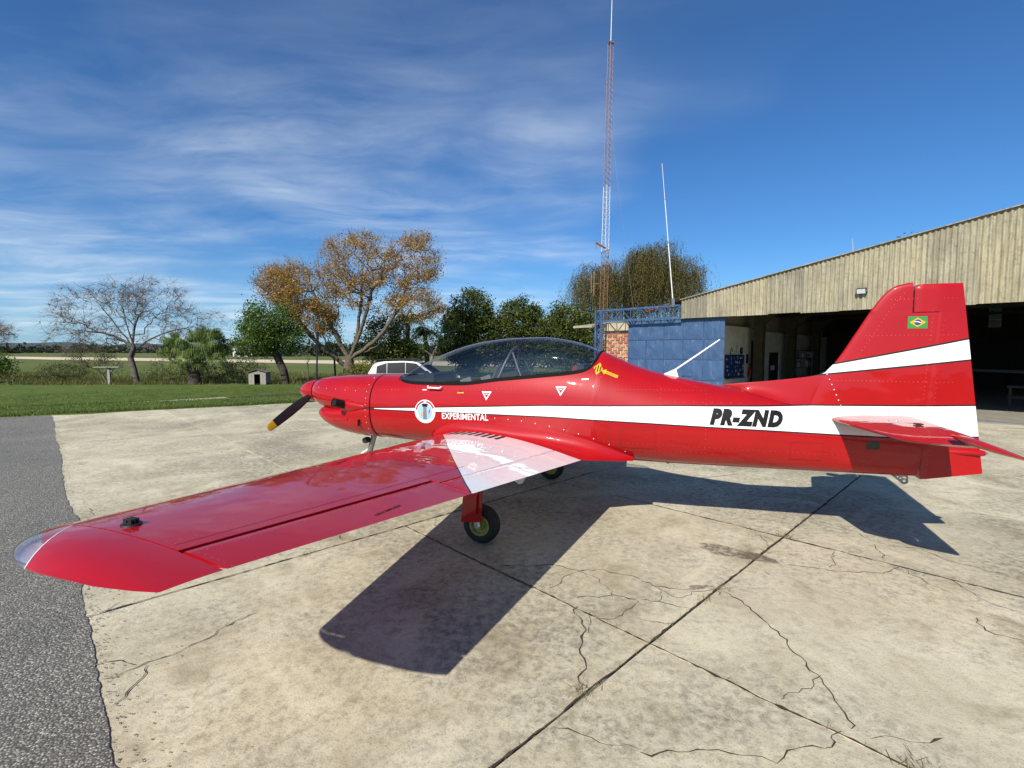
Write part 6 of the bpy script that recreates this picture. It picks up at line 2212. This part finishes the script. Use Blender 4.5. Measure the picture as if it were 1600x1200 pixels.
def leaf_cloud(g, centres, per, spread, size, flat=0.0, droop=0.0, tint_c=None):
    """leaf-shaped diamonds scattered round the given points"""
    C = np.repeat(np.asarray(centres), per, axis=0); n = len(C)
    off = g.normal(size=(n, 3)) * np.asarray(spread)
    P = C + off
    d = g.normal(size=(n, 3)); d[:, 2] = d[:, 2] * (1 - flat) - droop
    d /= np.linalg.norm(d, axis=1)[:, None]
    e = g.normal(size=(n, 3)); e -= d * (e * d).sum(1)[:, None]; e /= np.linalg.norm(e, axis=1)[:, None]
    s = (size * g.uniform(0.6, 1.4, n))[:, None]
    V = np.stack([P - d * s * 0.5, P + e * s * 0.27, P + d * s * 0.5, P - e * s * 0.27], 1)
    clump = np.repeat(g.uniform(0, 1, len(centres)), per)
    T = np.clip(clump * 0.55 + g.uniform(0, 0.5, n), 0, 1)
    return V.reshape(-1, 3), np.arange(4 * n).reshape(n, 4), T


def twig_cloud(g, nodes, idx, origin, n, lmin, lmax, w, droop):
    """fine straight twigs fanning outwards from the thin branches"""
    I = g.choice(idx, size=n); P = nodes[I]
    out = P - origin; out /= np.linalg.norm(out, axis=1)[:, None]
    d = out * 0.9 + g.normal(size=(n, 3)) * 0.75; d[:, 2] -= droop
    d /= np.linalg.norm(d, axis=1)[:, None]
    ln = g.uniform(lmin, lmax, n)[:, None]
    e = np.cross(d, np.array([0.0, 1.0, 0.2])); e /= np.linalg.norm(e, axis=1)[:, None]
    tip = P + d * ln; mid = P + d * ln * 0.5 + g.normal(size=(n, 3)) * 0.03
    V = np.stack([P - e * w, P + e * w, mid + e * w * 0.7, tip, mid - e * w * 0.7], 1)
    return V.reshape(-1, 3), np.arange(5 * n).reshape(n, 5)


def tree(name, label, base, trunk, env, n_att, r_trunk, leaf=None, bark='bark', seed=1, step=0.35, pull=0.55, up=0.1, r_tip=0.008, group=None, cat='tree', inner=0.0, power=2.3, twigs=None, limbs=0.0):
    """leaf: (material, leaves per tip, spread, size, droop)"""
    bx, by, bz = base
    root = tag(empty(name, base), label, cat, group)
    nodes, par, tips = skeleton(seed, trunk, env, n_att, step, pull, up, 0.0, limbs)
    V, F, rad = limb_mesh(nodes, par, r_trunk, r_tip, power)
    o = mesh_obj('trunk', V, F, M[bark], root, recalc=False)
    o.data.polygons.foreach_set('use_smooth', [True] * len(o.data.polygons))
    g = np.random.default_rng(seed + 100)
    if twigs:
        thin = np.where(rad < r_tip * 3)[0]
        TV, TF = twig_cloud(g, nodes, thin, np.array(trunk[-1], float), *twigs)
        mesh_np('twigs', TV, TF, M[bark], root)
    if leaf:
        mt, per, spread, size, droop = leaf
        C = nodes[tips]
        if inner > 0:
            thin = np.where(rad < r_tip * 4)[0]
            extra = g.choice(thin, size=int(len(tips) * inner), replace=True)
            C = np.vstack([C, nodes[extra]])
        LV, LF, LT = leaf_cloud(g, C, per, spread, size, 0.2, droop)
        mesh_np('crown', LV, LF, M[mt], root, tint=LT)
    return root, nodes, tips, rad


GZ = -0.4
# large bare tree on the left
tree('bare_tree', 'wide leafless tree with fine grey twigs left of the fan palm', (-23.7, 30.8, GZ), [(0, 0, 0), (-0.15, 0, 0.8), (-0.45, 0.1, 1.7), (-0.1, 0, 2.3)],
     [((-2.2, 0, 4.8), (2.6, 2.2, 1.6), 1.0), ((1.2, 0.3, 5.2), (1.9, 1.8, 1.5), 0.9), ((-0.6, 0, 5.6), (1.7, 1.8, 1.1), 0.6), ((3.4, 0.2, 3.9), (2.2, 1.6, 1.1), 0.6), ((-4.1, 0, 3.2), (1.3, 1.5, 1.6), 0.5), ((1.4, -0.3, 3.0), (2.4, 1.4, 0.9), 0.35), ((-2.4, 0.2, 2.9), (1.8, 1.4, 0.9), 0.35)],
     1000, 0.17, ('leaf_dry', 1, (0.10, 0.10, 0.10), 0.10, 0.9), 'twig_grey', 3, 0.28, 0.42, 0.16, 0.0060, power=1.55, twigs=(6500, 0.3, 0.9, 0.0045, 0.45), limbs=0.6)
tree('bare_tree', 'leafless tree cut off by the left edge of the view', (-39.0, 34.0, GZ), [(0, 0, 0), (0.1, 0, 1.0), (0.0, 0, 1.8)],
     [((0.3, 0, 3.5), (3.6, 2.2, 1.5), 1.0), ((2.2, 0, 3.3), (2.0, 1.6, 1.0), 0.6)], 550, 0.15, ('leaf_dry', 1, (0.10, 0.10, 0.10), 0.10, 0.9), 'twig_grey', 5, 0.28, 0.42, 0.15, 0.0060, power=1.55, twigs=(3600, 0.3, 0.9, 0.0045, 0.45), limbs=0.6)
tree('leafy_bush', 'dark green bush at the left edge of the lawn', (-33.6, 31.6, GZ), [(0, 0, 0), (0, 0, 0.5)],
     [((-0.6, 0, 1.1), (1.5, 1.2, 1.1), 1.0)], 120, 0.06, ('leaf_green', 34, (0.22, 0.22, 0.2), 0.13, 0.0), 'bark_dark', 6, 0.25, cat='bush')
tree('sparse_shrub', 'thin leaning shrub with small grey-green leaves beside the T-shaped post', (-25.9, 31.2, GZ), [(0, 0, 0), (-0.35, 0, 0.55), (-0.7, 0, 0.95)],
     [((-1.0, 0, 1.75), (1.35, 1.0, 0.75), 1.0), ((0.2, 0, 1.3), (0.9, 0.8, 0.6), 0.5)], 150, 0.06, ('leaf_shrub', 16, (0.16, 0.16, 0.12), 0.075, 0.2), 'bark', 7, 0.22, cat='shrub', r_tip=0.006)
for k, (x, y, rx, rz_, nm) in enumerate(((-22.3, 31.9, 1.6, 0.85, 'low tangled shrub between the bare tree and the fan palm'), (-17.4, 31.6, 1.5, 0.95, 'low tangled shrub right of the fan palm'), (-29.6, 32.2, 1.5, 0.6, 'low tangled shrub left of the T-shaped post'), (-19.9, 32.6, 1.7, 0.8, 'low tangled shrub behind the fan palm trunk'))):
    tree('sparse_shrub', nm, (x, y, GZ), [(0, 0, 0), (0.05, 0, 0.3)], [((0, 0, 0.75), (rx, 1.0, rz_), 1.0)], 130, 0.04, ('leaf_shrub', 20, (0.18, 0.18, 0.14), 0.085, 0.1), 'bark_dark', 30 + k, 0.22, cat='shrub', r_tip=0.006)

# green broadleaf tree with a forked trunk
tree('broadleaf_tree', 'bright green broadleaf tree with forked dark trunk behind the kennel', (-14.3, 30.8, GZ), [(0, 0, 0), (-0.15, 0, 0.9), (-0.5, 0.1, 1.6), (-0.9, 0.1, 2.3)],
     [((-1.1, 0, 3.9), (1.75, 1.6, 1.35), 1.2), ((-1.7, -0.2, 2.7), (1.35, 1.3, 0.9), 0.9), ((0.1, 0.2, 3.0), (1.1, 1.2, 0.9), 0.6)],
     230, 0.24, ('leaf_green', 75, (0.27, 0.27, 0.20), 0.125, 0.1), 'bark_dark', 11, 0.3, limbs=-0.4)
mbt = None

# the big orange-leaved tree behind the nose
tree('orange_tree', 'large spreading tree with thin orange-brown leaves behind the airplane nose', (-11.4, 34.0, GZ), [(0, 0, 0), (0.0, 0, 0.9), (0.05, 0, 1.5)],
     [((-2.8, 0, 6.2), (2.6, 2.6, 2.1), 1.2), ((0.8, 0, 8.2), (2.5, 2.4, 2.0), 1.0), ((4.6, 0.2, 8.2), (1.9, 2.0, 2.2), 0.8), ((-4.6, 0, 6.6), (1.5, 1.6, 1.4), 0.6), ((4.9, 0, 5.2), (1.8, 1.6, 1.1), 0.45), ((-2.6, 0, 4.3), (2.2, 2.0, 1.3), 0.7), ((2.0, 0, 6.0), (2.6, 2.0, 1.6), 0.5)],
     1000, 0.44, ('leaf_orange', 33, (0.27, 0.27, 0.18), 0.120, 0.45), 'bark', 13, 0.38, 0.38, -0.03, 0.010, inner=0.25, power=1.5, twigs=(6500, 0.35, 1.0, 0.006, -0.35), limbs=-0.9)
tree('young_tree', 'slender young tree left of the large orange-leaved trunk', (-12.4, 34.2, GZ), [(0, 0, 0), (-0.05, 0, 1.6), (0.1, 0, 2.4)],
     [((0.0, 0, 3.0), (0.8, 0.7, 0.9), 1.0)], 40, 0.07, ('leaf_shrub', 14, (0.18, 0.18, 0.14), 0.10, 0.2), 'bark_dark', 14, 0.25)
tree('thin_sapling', 'thin bare sapling in the weeds right of the kennel tree', (-13.2, 31.5, GZ), [(0, 0, 0), (0.03, 0, 0.7), (0.0, 0, 1.3)],
     [((0.0, 0, 1.5), (0.2, 0.2, 0.3), 1.0)], 8, 0.03, ('leaf_shrub', 5, (0.06, 0.06, 0.06), 0.06, 0.2), 'bark', 15, 0.15)
tree('leafy_bush', 'dark leafy growth behind the orange-leaved trunk', (-9.2, 37.2, GZ), [(0, 0, 0), (0, 0, 1.0)],
     [((-0.4, 0, 2.9), (2.1, 1.6, 1.9), 1.0), ((1.0, 0, 1.6), (1.5, 1.3, 1.3), 0.6)], 190, 0.16, ('leaf_dark', 60, (0.30, 0.30, 0.26), 0.16, 0.1), 'bark_dark', 16, 0.3, cat='bush')
tree('leafy_bush', 'low yellow-green bush beside the white car', (-9.6, 31.5, GZ), [(0, 0, 0), (0, 0, 0.3)],
     [((0, 0, 0.75), (1.1, 0.8, 0.55), 1.0)], 70, 0.05, ('leaf_yellow', 40, (0.18, 0.18, 0.14), 0.11, 0.1), 'bark_dark', 17, 0.2, cat='bush')
tree('pale_tree', 'small tree with pale forked branches left of the dense green trees', (-6.2, 36.0, GZ), [(0, 0, 0), (0.1, 0, 0.9), (0.35, 0, 1.7)],
     [((0.6, 0, 3.2), (1.6, 1.2, 1.3), 1.0), ((1.6, 0.0, 4.2), (0.9, 0.8, 0.9), 0.5)], 70, 0.13, ('leaf_green', 24, (0.22, 0.22, 0.18), 0.115, 0.2), 'bark_pale', 18, 0.3, r_tip=0.012)

# three dense dark trees
for k, (x, y, top, w, nm) in enumerate(((-3.4, 40.0, 7.0, 2.6, 'dense dark green tree, leftmost of three above the cockpit'), (0.5, 41.0, 6.5, 2.6, 'dense dark green tree, middle of three above the cockpit'), (4.6, 40.0, 6.1, 2.9, 'dense dark green tree, rightmost of three, beside the radio tower'))):
    tree('evergreen_tree', nm, (x, y, GZ), [(0, 0, 0), (0.05, 0, 1.0), (0, 0, 1.9)],
         [((0.1, 0, top * 0.66), (w * 0.72, w * 0.7, top * 0.34), 1.0), ((-w * 0.42, -0.2, top * 0.48), (w * 0.62, w * 0.6, top * 0.33), 0.8), ((w * 0.42, -0.1, top * 0.46), (w * 0.66, w * 0.6, top * 0.31), 0.8), ((0, -0.4, top * 0.26), (w * 0.9, w * 0.7, top * 0.22), 0.6)],
         330, 0.3, ('leaf_dark', 88, (0.30, 0.30, 0.22), 0.185, 0.15), 'bark_dark', 40 + k, 0.35, group='dense trees above the cockpit')

# weeping willow behind the girder
def willow():
    base = (11.0, 44.5, GZ)
    root = tag(empty('weeping_willow', base), 'large weeping willow with olive hanging foliage behind the hangar corner', 'tree')
    env = [((1.9, 0, 10.2), (2.6, 2.4, 1.9), 1.2), ((-3.2, 0, 8.6), (2.3, 2.2, 1.5), 0.9), ((4.6, 0, 9.4), (1.5, 1.8, 1.6), 0.5), ((-0.5, 0, 9.0), (3.0, 2.2, 1.5), 0.6)]
    nodes, par, tips = skeleton(51, [(0, 0, 0), (0.1, 0, 2.0), (0.0, 0, 3.6)], env, 240, 0.5, 0.55, 0.02)
    V, F, rad = limb_mesh(nodes, par, 0.55, 0.02, 2.2)
    mesh_obj('trunk', V, F, M['bark_dark'], root, recalc=False)
    g = np.random.default_rng(52)
    LV = []; LT = []
    for t in tips:
        for s in range(20):
            p = nodes[t] + g.normal(size=3) * (0.42, 0.42, 0.22)
            ln = g.uniform(1.4, 4.6) if p[2] > 7 else g.uniform(1.0, 3.4)
            n = int(ln / 0.11)
            drift = g.normal(size=2) * 0.10; tone = g.uniform(0, 1)
            z = np.linspace(0, ln, n)
            out = g.uniform(0.2, 0.9) * (1 - np.exp(-z * 1.3))
            a = g.uniform(0, 6.28)
            x = p[0] + math.cos(a) * out + drift[0] * z + g.normal(size=n) * 0.02
            y = p[1] + math.sin(a) * out + drift[1] * z + g.normal(size=n) * 0.02
            Z = p[2] - z + 0.15 * np.sin(np.clip(z * 3, 0, math.pi))
            th = g.uniform(0, 6.28, n); L_ = g.uniform(0.10, 0.19, n); w = 0.024
            d = np.stack([np.cos(th) * 0.45, np.sin(th) * 0.45, -np.ones(n) * 0.9], 1); d /= np.linalg.norm(d, axis=1)[:, None]
            e = np.stack([-np.sin(th), np.cos(th), np.zeros(n)], 1)
            P = np.stack([x, y, Z], 1)
            LV.append(np.stack([P, P + d * L_[:, None] * .5 + e * w, P + d * L_[:, None], P + d * L_[:, None] * .5 - e * w], 1).reshape(-1, 3))
            LT.append(np.clip(tone * 0.6 + g.uniform(0, 0.45, n), 0, 1))
    LV = np.concatenate(LV); LT = np.concatenate(LT)
    mesh_np('crown', LV, np.arange(len(LV)).reshape(-1, 4), M['leaf_willow'], root, tint=LT)


willow()
tree('bare_tree', 'greyish bare tree between the dense evergreens and the radio tower', (5.4, 45.5, GZ), [(0, 0, 0), (0.1, 0, 2.0), (0.0, 0, 3.0)],
     [((0.4, 0, 6.0), (2.4, 1.8, 2.0), 1.0), ((-0.5, 0, 5.0), (2.2, 1.6, 1.4), 0.6)], 260, 0.18, ('leaf_shrub', 6, (0.2, 0.2, 0.2), 0.11, 0.5), 'twig_grey', 53, 0.35, 0.5, 0.1, 0.009)
tree('bare_tree', 'greyish bare tree showing between the willow and the hangar roof', (17.6, 46.5, GZ), [(0, 0, 0), (0.1, 0, 2.5), (0.0, 0, 4.0)],
     [((0.0, 0, 6.2), (3.2, 2.0, 2.0), 1.0)], 260, 0.18, ('leaf_shrub', 5, (0.2, 0.2, 0.2), 0.11, 0.5), 'twig_grey', 54, 0.35, 0.5, 0.1, 0.009)
tree('roof_tree', 'dark tree top just showing above the hangar roof', (30.0, 37.5, GZ), [(0, 0, 0), (0, 0, 4.0), (0, 0, 7.6)],
     [((0, 0, 9.9), (0.75, 0.7, 0.55), 1.0), ((0, 0, 8.4), (1.6, 1.4, 1.2), 1.0)], 90, 0.2, ('leaf_dark', 50, (0.25, 0.25, 0.2), 0.16, 0.1), 'bark_dark', 55, 0.4)

# ---- palms
def fan_palm():
    root = tag(empty('fan_palm', (-19.8, 30.4, GZ)), 'clump of green fan palm with drooping leaf tips on the lawn edge', 'palm')
    g = np.random.default_rng(61)
    mb = MB(); mb.tube([(0, 0, 0), (0.05, 0, 0.35), (0.02, 0, 0.8), (0.0, 0, 1.2)], [0.42, 0.34, 0.26, 0.2], 10); mb.build('trunk', M['bark_dark'], root, smooth=40)
    mb = MB()
    for k in range(46):       # old leaf bases
        a = g.uniform(0, 6.28); z = g.uniform(0.05, 1.1)
        mb.bar((0.28 * math.cos(a), 0.28 * math.sin(a), z), (0.50 * math.cos(a), 0.50 * math.sin(a), z + 0.28), 0.07, 0.02)
    mb.build('leaf_base', M['bark'], root)['kind'] = 'stuff'
    heads = [((0.15, 0, 2.15), 1.0, 26), ((1.05, 0.1, 2.6), 1.0, 24), ((-0.9, -0.1, 2.25), 0.9, 20), ((1.5, 0, 1.7), 0.75, 12), ((-1.6, 0.1, 1.55), 0.75, 12), ((0.1, -0.3, 1.3), 0.8, 14)]
    V = []; T = []; SV = MB()
    for (c, sc, n) in heads:
        c = np.array(c)
        SV.tube([(0, 0, 0.9), tuple(c * (0.5, 0.5, 0.75)), tuple(c)], [0.10, 0.08, 0.06], 6)
        for k in range(n):
            az = g.uniform(0, 6.28); el = g.uniform(-0.35, 1.35)
            d = np.array([math.cos(az) * math.cos(el), math.sin(az) * math.cos(el), math.sin(el)])
            ln = sc * g.uniform(0.5, 0.95)
            hub = c + d * ln
            SV.tube([tuple(c), tuple(hub)], 0.012, 4)
            side = np.cross(d, [0, 0, 1.0]); side /= max(np.linalg.norm(side), 1e-6); upv = np.cross(side, d)
            r = sc * g.uniform(0.40, 0.58); tone = g.uniform(0, 1)
            for q in range(22):
                a = R(-125 + 250 * q / 21)
                dd = d * math.cos(a) + side * math.sin(a) + upv * 0.12
                w = 0.026
                e = np.cross(dd, upv); e /= max(np.linalg.norm(e), 1e-6)
                m1 = hub + dd * r * 0.8; m2 = hub + dd * r * 1.05 + np.array([0, 0, -r * g.uniform(0.5, 1.3)])
                tt = min(1, max(0, tone * 0.6 + g.uniform(0, 0.45)))
                V += [hub, hub + dd * r * 0.4 + e * w * 0.8, m1 + e * w * 0.4, hub + dd * r * 0.4 - e * w * 0.8]; T.append(tt)
                V += [m1 - e * w * 0.8, m1 + e * w * 0.8, m2 + e * w * 0.2, m2 - e * w * 0.2]; T.append(tt)
    SV.build('leaf_stem', M['bark'], root)['kind'] = 'stuff'
    mesh_np('crown', V, np.arange(len(V)).reshape(-1, 4), M['leaf_palm'], root, tint=T)


def feather_palm(base, h, label, seed, lean=0.0):
    root = tag(empty('feather_palm', base), label, 'palm')
    g = np.random.default_rng(seed)
    mb = MB(); mb.tube([(lean * (t ** 2), 0, h * t) for t in np.linspace(0, 1, 8)], list(np.linspace(0.24, 0.17, 8)), 10); mb.build('trunk', M['bark_pale'], root, smooth=40)
    c = np.array([lean, 0, h]); V = []; T = []; SV = MB()
    for k in range(22):
        az = g.uniform(0, 6.28); el = g.uniform(-0.1, 1.3); L_ = g.uniform(1.7, 2.4)
        pts = []
        for t in np.linspace(0, 1, 14):
            hr = math.cos(el) * L_ * t * (1 - 0.15 * t)
            pts.append(c + np.array([math.cos(az) * hr, math.sin(az) * hr, math.sin(el) * L_ * t - 1.35 * t * t * L_ * 0.62]))
        SV.tube([tuple(p) for p in pts], list(np.linspace(0.02, 0.005, 14)), 4)
        tone = g.uniform(0, 1)
        for i in range(1, 14):
            p = pts[i]; d = pts[i] - pts[i - 1]; d /= np.linalg.norm(d)
            s = np.cross(d, [0, 0, 1.0]); s /= max(np.linalg.norm(s), 1e-6)
            for sg in (-1, 1):
                for q in (0.0, 0.5):
                    b = p - d * q * 0.16
                    tip = b + s * sg * g.uniform(0.28, 0.45) + d * 0.18 + np.array([0, 0, -g.uniform(0.15, 0.42)])
                    w = d * 0.022
                    mid = (b + tip) / 2 + np.array([0, 0, 0.05])
                    V += [b, mid + w, tip, mid - w]; T.append(min(1, tone * 0.6 + g.uniform(0, 0.4)))
    SV.build('leaf_stem', M['leaf_palm'], root)['kind'] = 'stuff'
    mesh_np('crown', V, np.arange(len(V)).reshape(-1, 4), M['leaf_palm'], root, tint=T)


fan_palm()
feather_palm((-8.5, 39.5, GZ), 4.6, 'feather-leaved palm with drooping fronds right of the orange tree', 71, 0.15)
feather_palm((-7.2, 41.5, GZ), 3.6, 'shorter feather palm between the orange tree and the dense trees', 73, -0.2)

# far-off woods along the horizon: one mass of foliage
def far_wood():
    g = np.random.default_rng(81)
    C = []
    for k in range(1500):
        a = g.uniform(-1.05, 0.75); r = g.uniform(520, 760)
        dens = 0.5 + 0.5 * math.sin(a * 9) * math.sin(a * 23 + 1)
        if g.uniform() > 0.45 + 0.55 * dens: continue
        h = g.uniform(3, 7.5) * (0.6 + 0.6 * dens)
        for q in range(3): C.append((math.sin(a) * r + g.normal() * 4, math.cos(a) * r + g.normal() * 4, GZ + h * (0.3 + 0.3 * q)))
    V, F, T = leaf_cloud(g, np.array(C), 11, (3.2, 3.2, 1.6), 3.4)
    o = mesh_np('far_wood', V, F, M['far_leaf'], tint=T)
    tag(o, 'distant dark belt of woodland along the horizon', 'woodland', kind='stuff')
    C = []
    for k in range(420):      # nearer belt seen between the trunks right of the kennel
        a = g.uniform(-0.52, 0.16); r = g.uniform(190, 240)
        h = g.uniform(2.5, 5.5)
        for q in range(3): C.append((math.sin(a) * r, math.cos(a) * r, GZ + h * (0.25 + 0.3 * q)))
    V, F, T = leaf_cloud(g, np.array(C), 16, (1.5, 1.5, 0.9), 1.3)
    o = mesh_np('field_hedge', V, F, M['far_leaf'], tint=T)
    tag(o, 'dark hedge across the far field behind the trunks', 'hedge', kind='stuff')


far_wood()
# small white farmhouse far across the field
t = tag(empty('farmhouse', (-96.0, 176.0, GZ)), 'tiny white farmhouse across the field behind the forked tree', 'house')
MB().box((-3.4, -2, 0), (3.4, 2, 2.4)).build('wall', M['tower_white'], t)
MB().prism([(-2.4, 2.4), (2.4, 2.4), (0, 3.8)], 'x', -3.7, 3.7).build('roof', M['galv'], t)
for x in (-2.0, 1.4): MB().box((x, -2.02, 0.9), (x + 0.9, -1.98, 1.8)).build('window', M['car_glass'], t)
MB().box((-0.4, -2.02, 0), (0.5, -1.98, 1.9)).build('door', M['wood_dark'], t)

# ------------------------------------------------------------------ things on the lawn edge
t = tag(empty('kennel', (-15.75, 30.4, GZ), R(8)), 'small weathered wooden kennel with open doorway under the green tree', 'kennel')
for k in range(6):
    x = -0.50 + k * 0.168
    if 1 < k < 4:
        MB().box((x, -0.42, 0.66), (x + 0.158, -0.40, 0.80 + 0.05 * (k == 2 or k == 3))).build('plank', M['wood_grey'], t)
    else:
        MB().box((x, -0.42 - 0.004 * (k % 2), 0.02), (x + 0.158, -0.40, 0.76 + 0.03 * min(k, 5 - k))).build('plank', M['wood_grey'], t)
for x in (-0.50, 0.49):
    for k in range(5):
        MB().box((x, -0.395 + 0.16 * k, 0.02), (x + 0.018, -0.245 + 0.16 * k, 0.76)).build('plank', M['wood_grey'], t)
MB().box((-0.49, 0.40, 0.02), (0.49, 0.42, 0.80)).build('back_panel', M['wood_dark'], t)
MB().box((-0.49, -0.39, 0.03), (0.49, 0.40, 0.05)).build('floor_board', M['wood_dark'], t)
for s in (-1, 1):
    MB().add([(0, -0.52, 0.94), (s * 0.62, -0.52, 0.76), (s * 0.62, 0.5, 0.76), (0, 0.5, 0.94), (0, -0.52, 0.965), (s * 0.62, -0.52, 0.785), (s * 0.62, 0.5, 0.785), (0, 0.5, 0.965)],
             [(0, 1, 2, 3), (7, 6, 5, 4), (0, 4, 5, 1), (1, 5, 6, 2), (2, 6, 7, 3)]).build('roof_panel', M['wood_old'], t)
t = tag(empty('bird_table', (-25.3, 30.6, GZ), R(5)), 'pale wooden T-shaped post standing on the lawn edge', 'post')
MB().box((-0.07, -0.07, 0), (0.07, 0.07, 1.05)).build('post', M['wood_grey'], t)
MB().box((-0.80, -0.22, 1.05), (0.72, 0.22, 1.10)).build('top_board', M['wood_grey'], t)
MB().bar((0.05, 0, 0.75), (0.35, 0, 1.04), 0.05).build('brace', M['wood_grey'], t)

# ------------------------------------------------------------------ white car behind the cockpit
def car():
    t = tag(empty('parked_car', (-4.70, 23.6, GZ - 0.03), R(-4)), 'white compact SUV parked on the grass behind the airplane nose', 'car')
    Wd = 0.88
    low = [(-2.05, 0.30), (-2.10, 0.55), (-2.06, 0.98), (-1.98, 1.06), (1.0, 1.06), (1.30, 1.04), (1.95, 0.96), (2.08, 0.80), (2.10, 0.45), (2.05, 0.28)]
    V = []; F = []
    n = len(low)
    for (yy, ins) in ((-Wd, 0.03), (-Wd - 0.02, 0.0), (Wd + 0.02, 0.0), (Wd, 0.03)):
        for (x, z) in low: V.append((x * (1 - ins * 0.3), yy if z < 1.0 else yy * 0.97, z))
    for r in range(3):
        for k in range(n): F.append((r * n + k, r * n + (k + 1) % n, (r + 1) * n + (k + 1) % n, (r + 1) * n + k))
    F += [tuple(range(n)), tuple(range(3 * n, 4 * n))]
    mesh_obj('body', V, F, M['car_paint'], t, 35)
    # cabin: tapered glasshouse
    cab = [(-2.02, 1.06), (-1.80, 1.46), (-1.62, 1.57), (-1.30, 1.625), (-0.40, 1.65), (0.10, 1.625), (0.36, 1.56), (1.10, 1.06)]
    def cabin(prof, w0, w1):
        V = []; F = []; n = len(prof)
        for s in (-1, 1):
            for (x, z) in prof:
                f = (z - 1.06) / 0.6
                V.append((x, s * (w0 + (w1 - w0) * f), z))
        F.append(tuple(range(n))); F.append(tuple(range(2 * n - 1, n - 1, -1)))
        for k in range(n): F.append((k, n + k, n + (k + 1) % n, (k + 1) % n))
        return V, F
    mesh_obj('cabin', *cabin(cab, 0.845, 0.66), M['car_paint'], t, 35)
    for s in (-1, 1):
        for quad in (((-1.62, 1.07), (-1.62, 1.40), (-1.16, 1.555), (-1.12, 1.07)), ((-1.10, 1.07), (-1.13, 1.56), (-0.27, 1.585), (-0.235, 1.07)), ((-0.215, 1.07), (-0.245, 1.585), (0.26, 1.53), (0.90, 1.07))):
            V = [(x, s * (0.845 - 0.185 * (z - 1.06) / 0.6 + 0.006), z) for x, z in quad]
            mesh_obj('side_window', V, [(0, 1, 2, 3)], M['car_glass'], t)
        MB().tube([(-1.70, s * 0.62, 1.67), (-1.60, s * 0.62, 1.71), (0.0, s * 0.62, 1.72), (0.12, s * 0.62, 1.68)], 0.026, 6).build('roof_rail', M['car_black'], t, smooth=40)
        MB().box((0.70, s * 0.86, 1.06), (0.86, s * 1.04, 1.20)).build('mirror', M['car_black'], t)
        MB().box((-2.075, s * 0.60, 0.78), (-2.02, s * 0.86, 1.0)).build('tail_lamp', M['lamp_red'], t)
        MB().box((1.92, s * 0.55, 0.74), (2.09, s * 0.82, 0.90)).build('headlight', M['lamp_clear'], t)
        for x in (-1.28, 1.30):
            mb = MB(); mb.lathe([(0.20, -0.10), (0.30, -0.11), (0.335, -0.06), (0.335, 0.06), (0.30, 0.11), (0.20, 0.10)], (x, s * 0.80, 0.335), 'y', 24)
            w = mb.build('wheel', M['rubber'], t, smooth=40)
            mb = MB(); mb.lathe([(0.21, s * 0.10), (0.19, s * 0.08), (0.05, s * 0.09), (0.0, s * 0.10)], (x, s * 0.80, 0.335), 'y', 20); mb.build('rim', M['metal'], w, smooth=40)
    V = [(1.085, -0.74, 1.085), (1.085, 0.74, 1.085), (0.40, 0.62, 1.545), (0.40, -0.62, 1.545)]
    mesh_obj('windscreen', [(x + 0.012, y, z + 0.012) for x, y, z in V], [(0, 1, 2, 3)], M['car_glass'], t)
    V = [(-1.995, -0.70, 1.12), (-1.995, 0.70, 1.12), (-1.82, 0.62, 1.44), (-1.82, -0.62, 1.44)]
    mesh_obj('rear_window', [(x - 0.012, y, z) for x, y, z in V], [(0, 1, 2, 3)], M['car_glass'], t)
    MB().box((-2.13, -0.80, 0.36), (-2.04, 0.80, 0.56)).build('bumper', M['car_black'], t)
    MB().box((2.04, -0.80, 0.32), (2.13, 0.80, 0.52)).build('bumper', M['car_black'], t)


car()
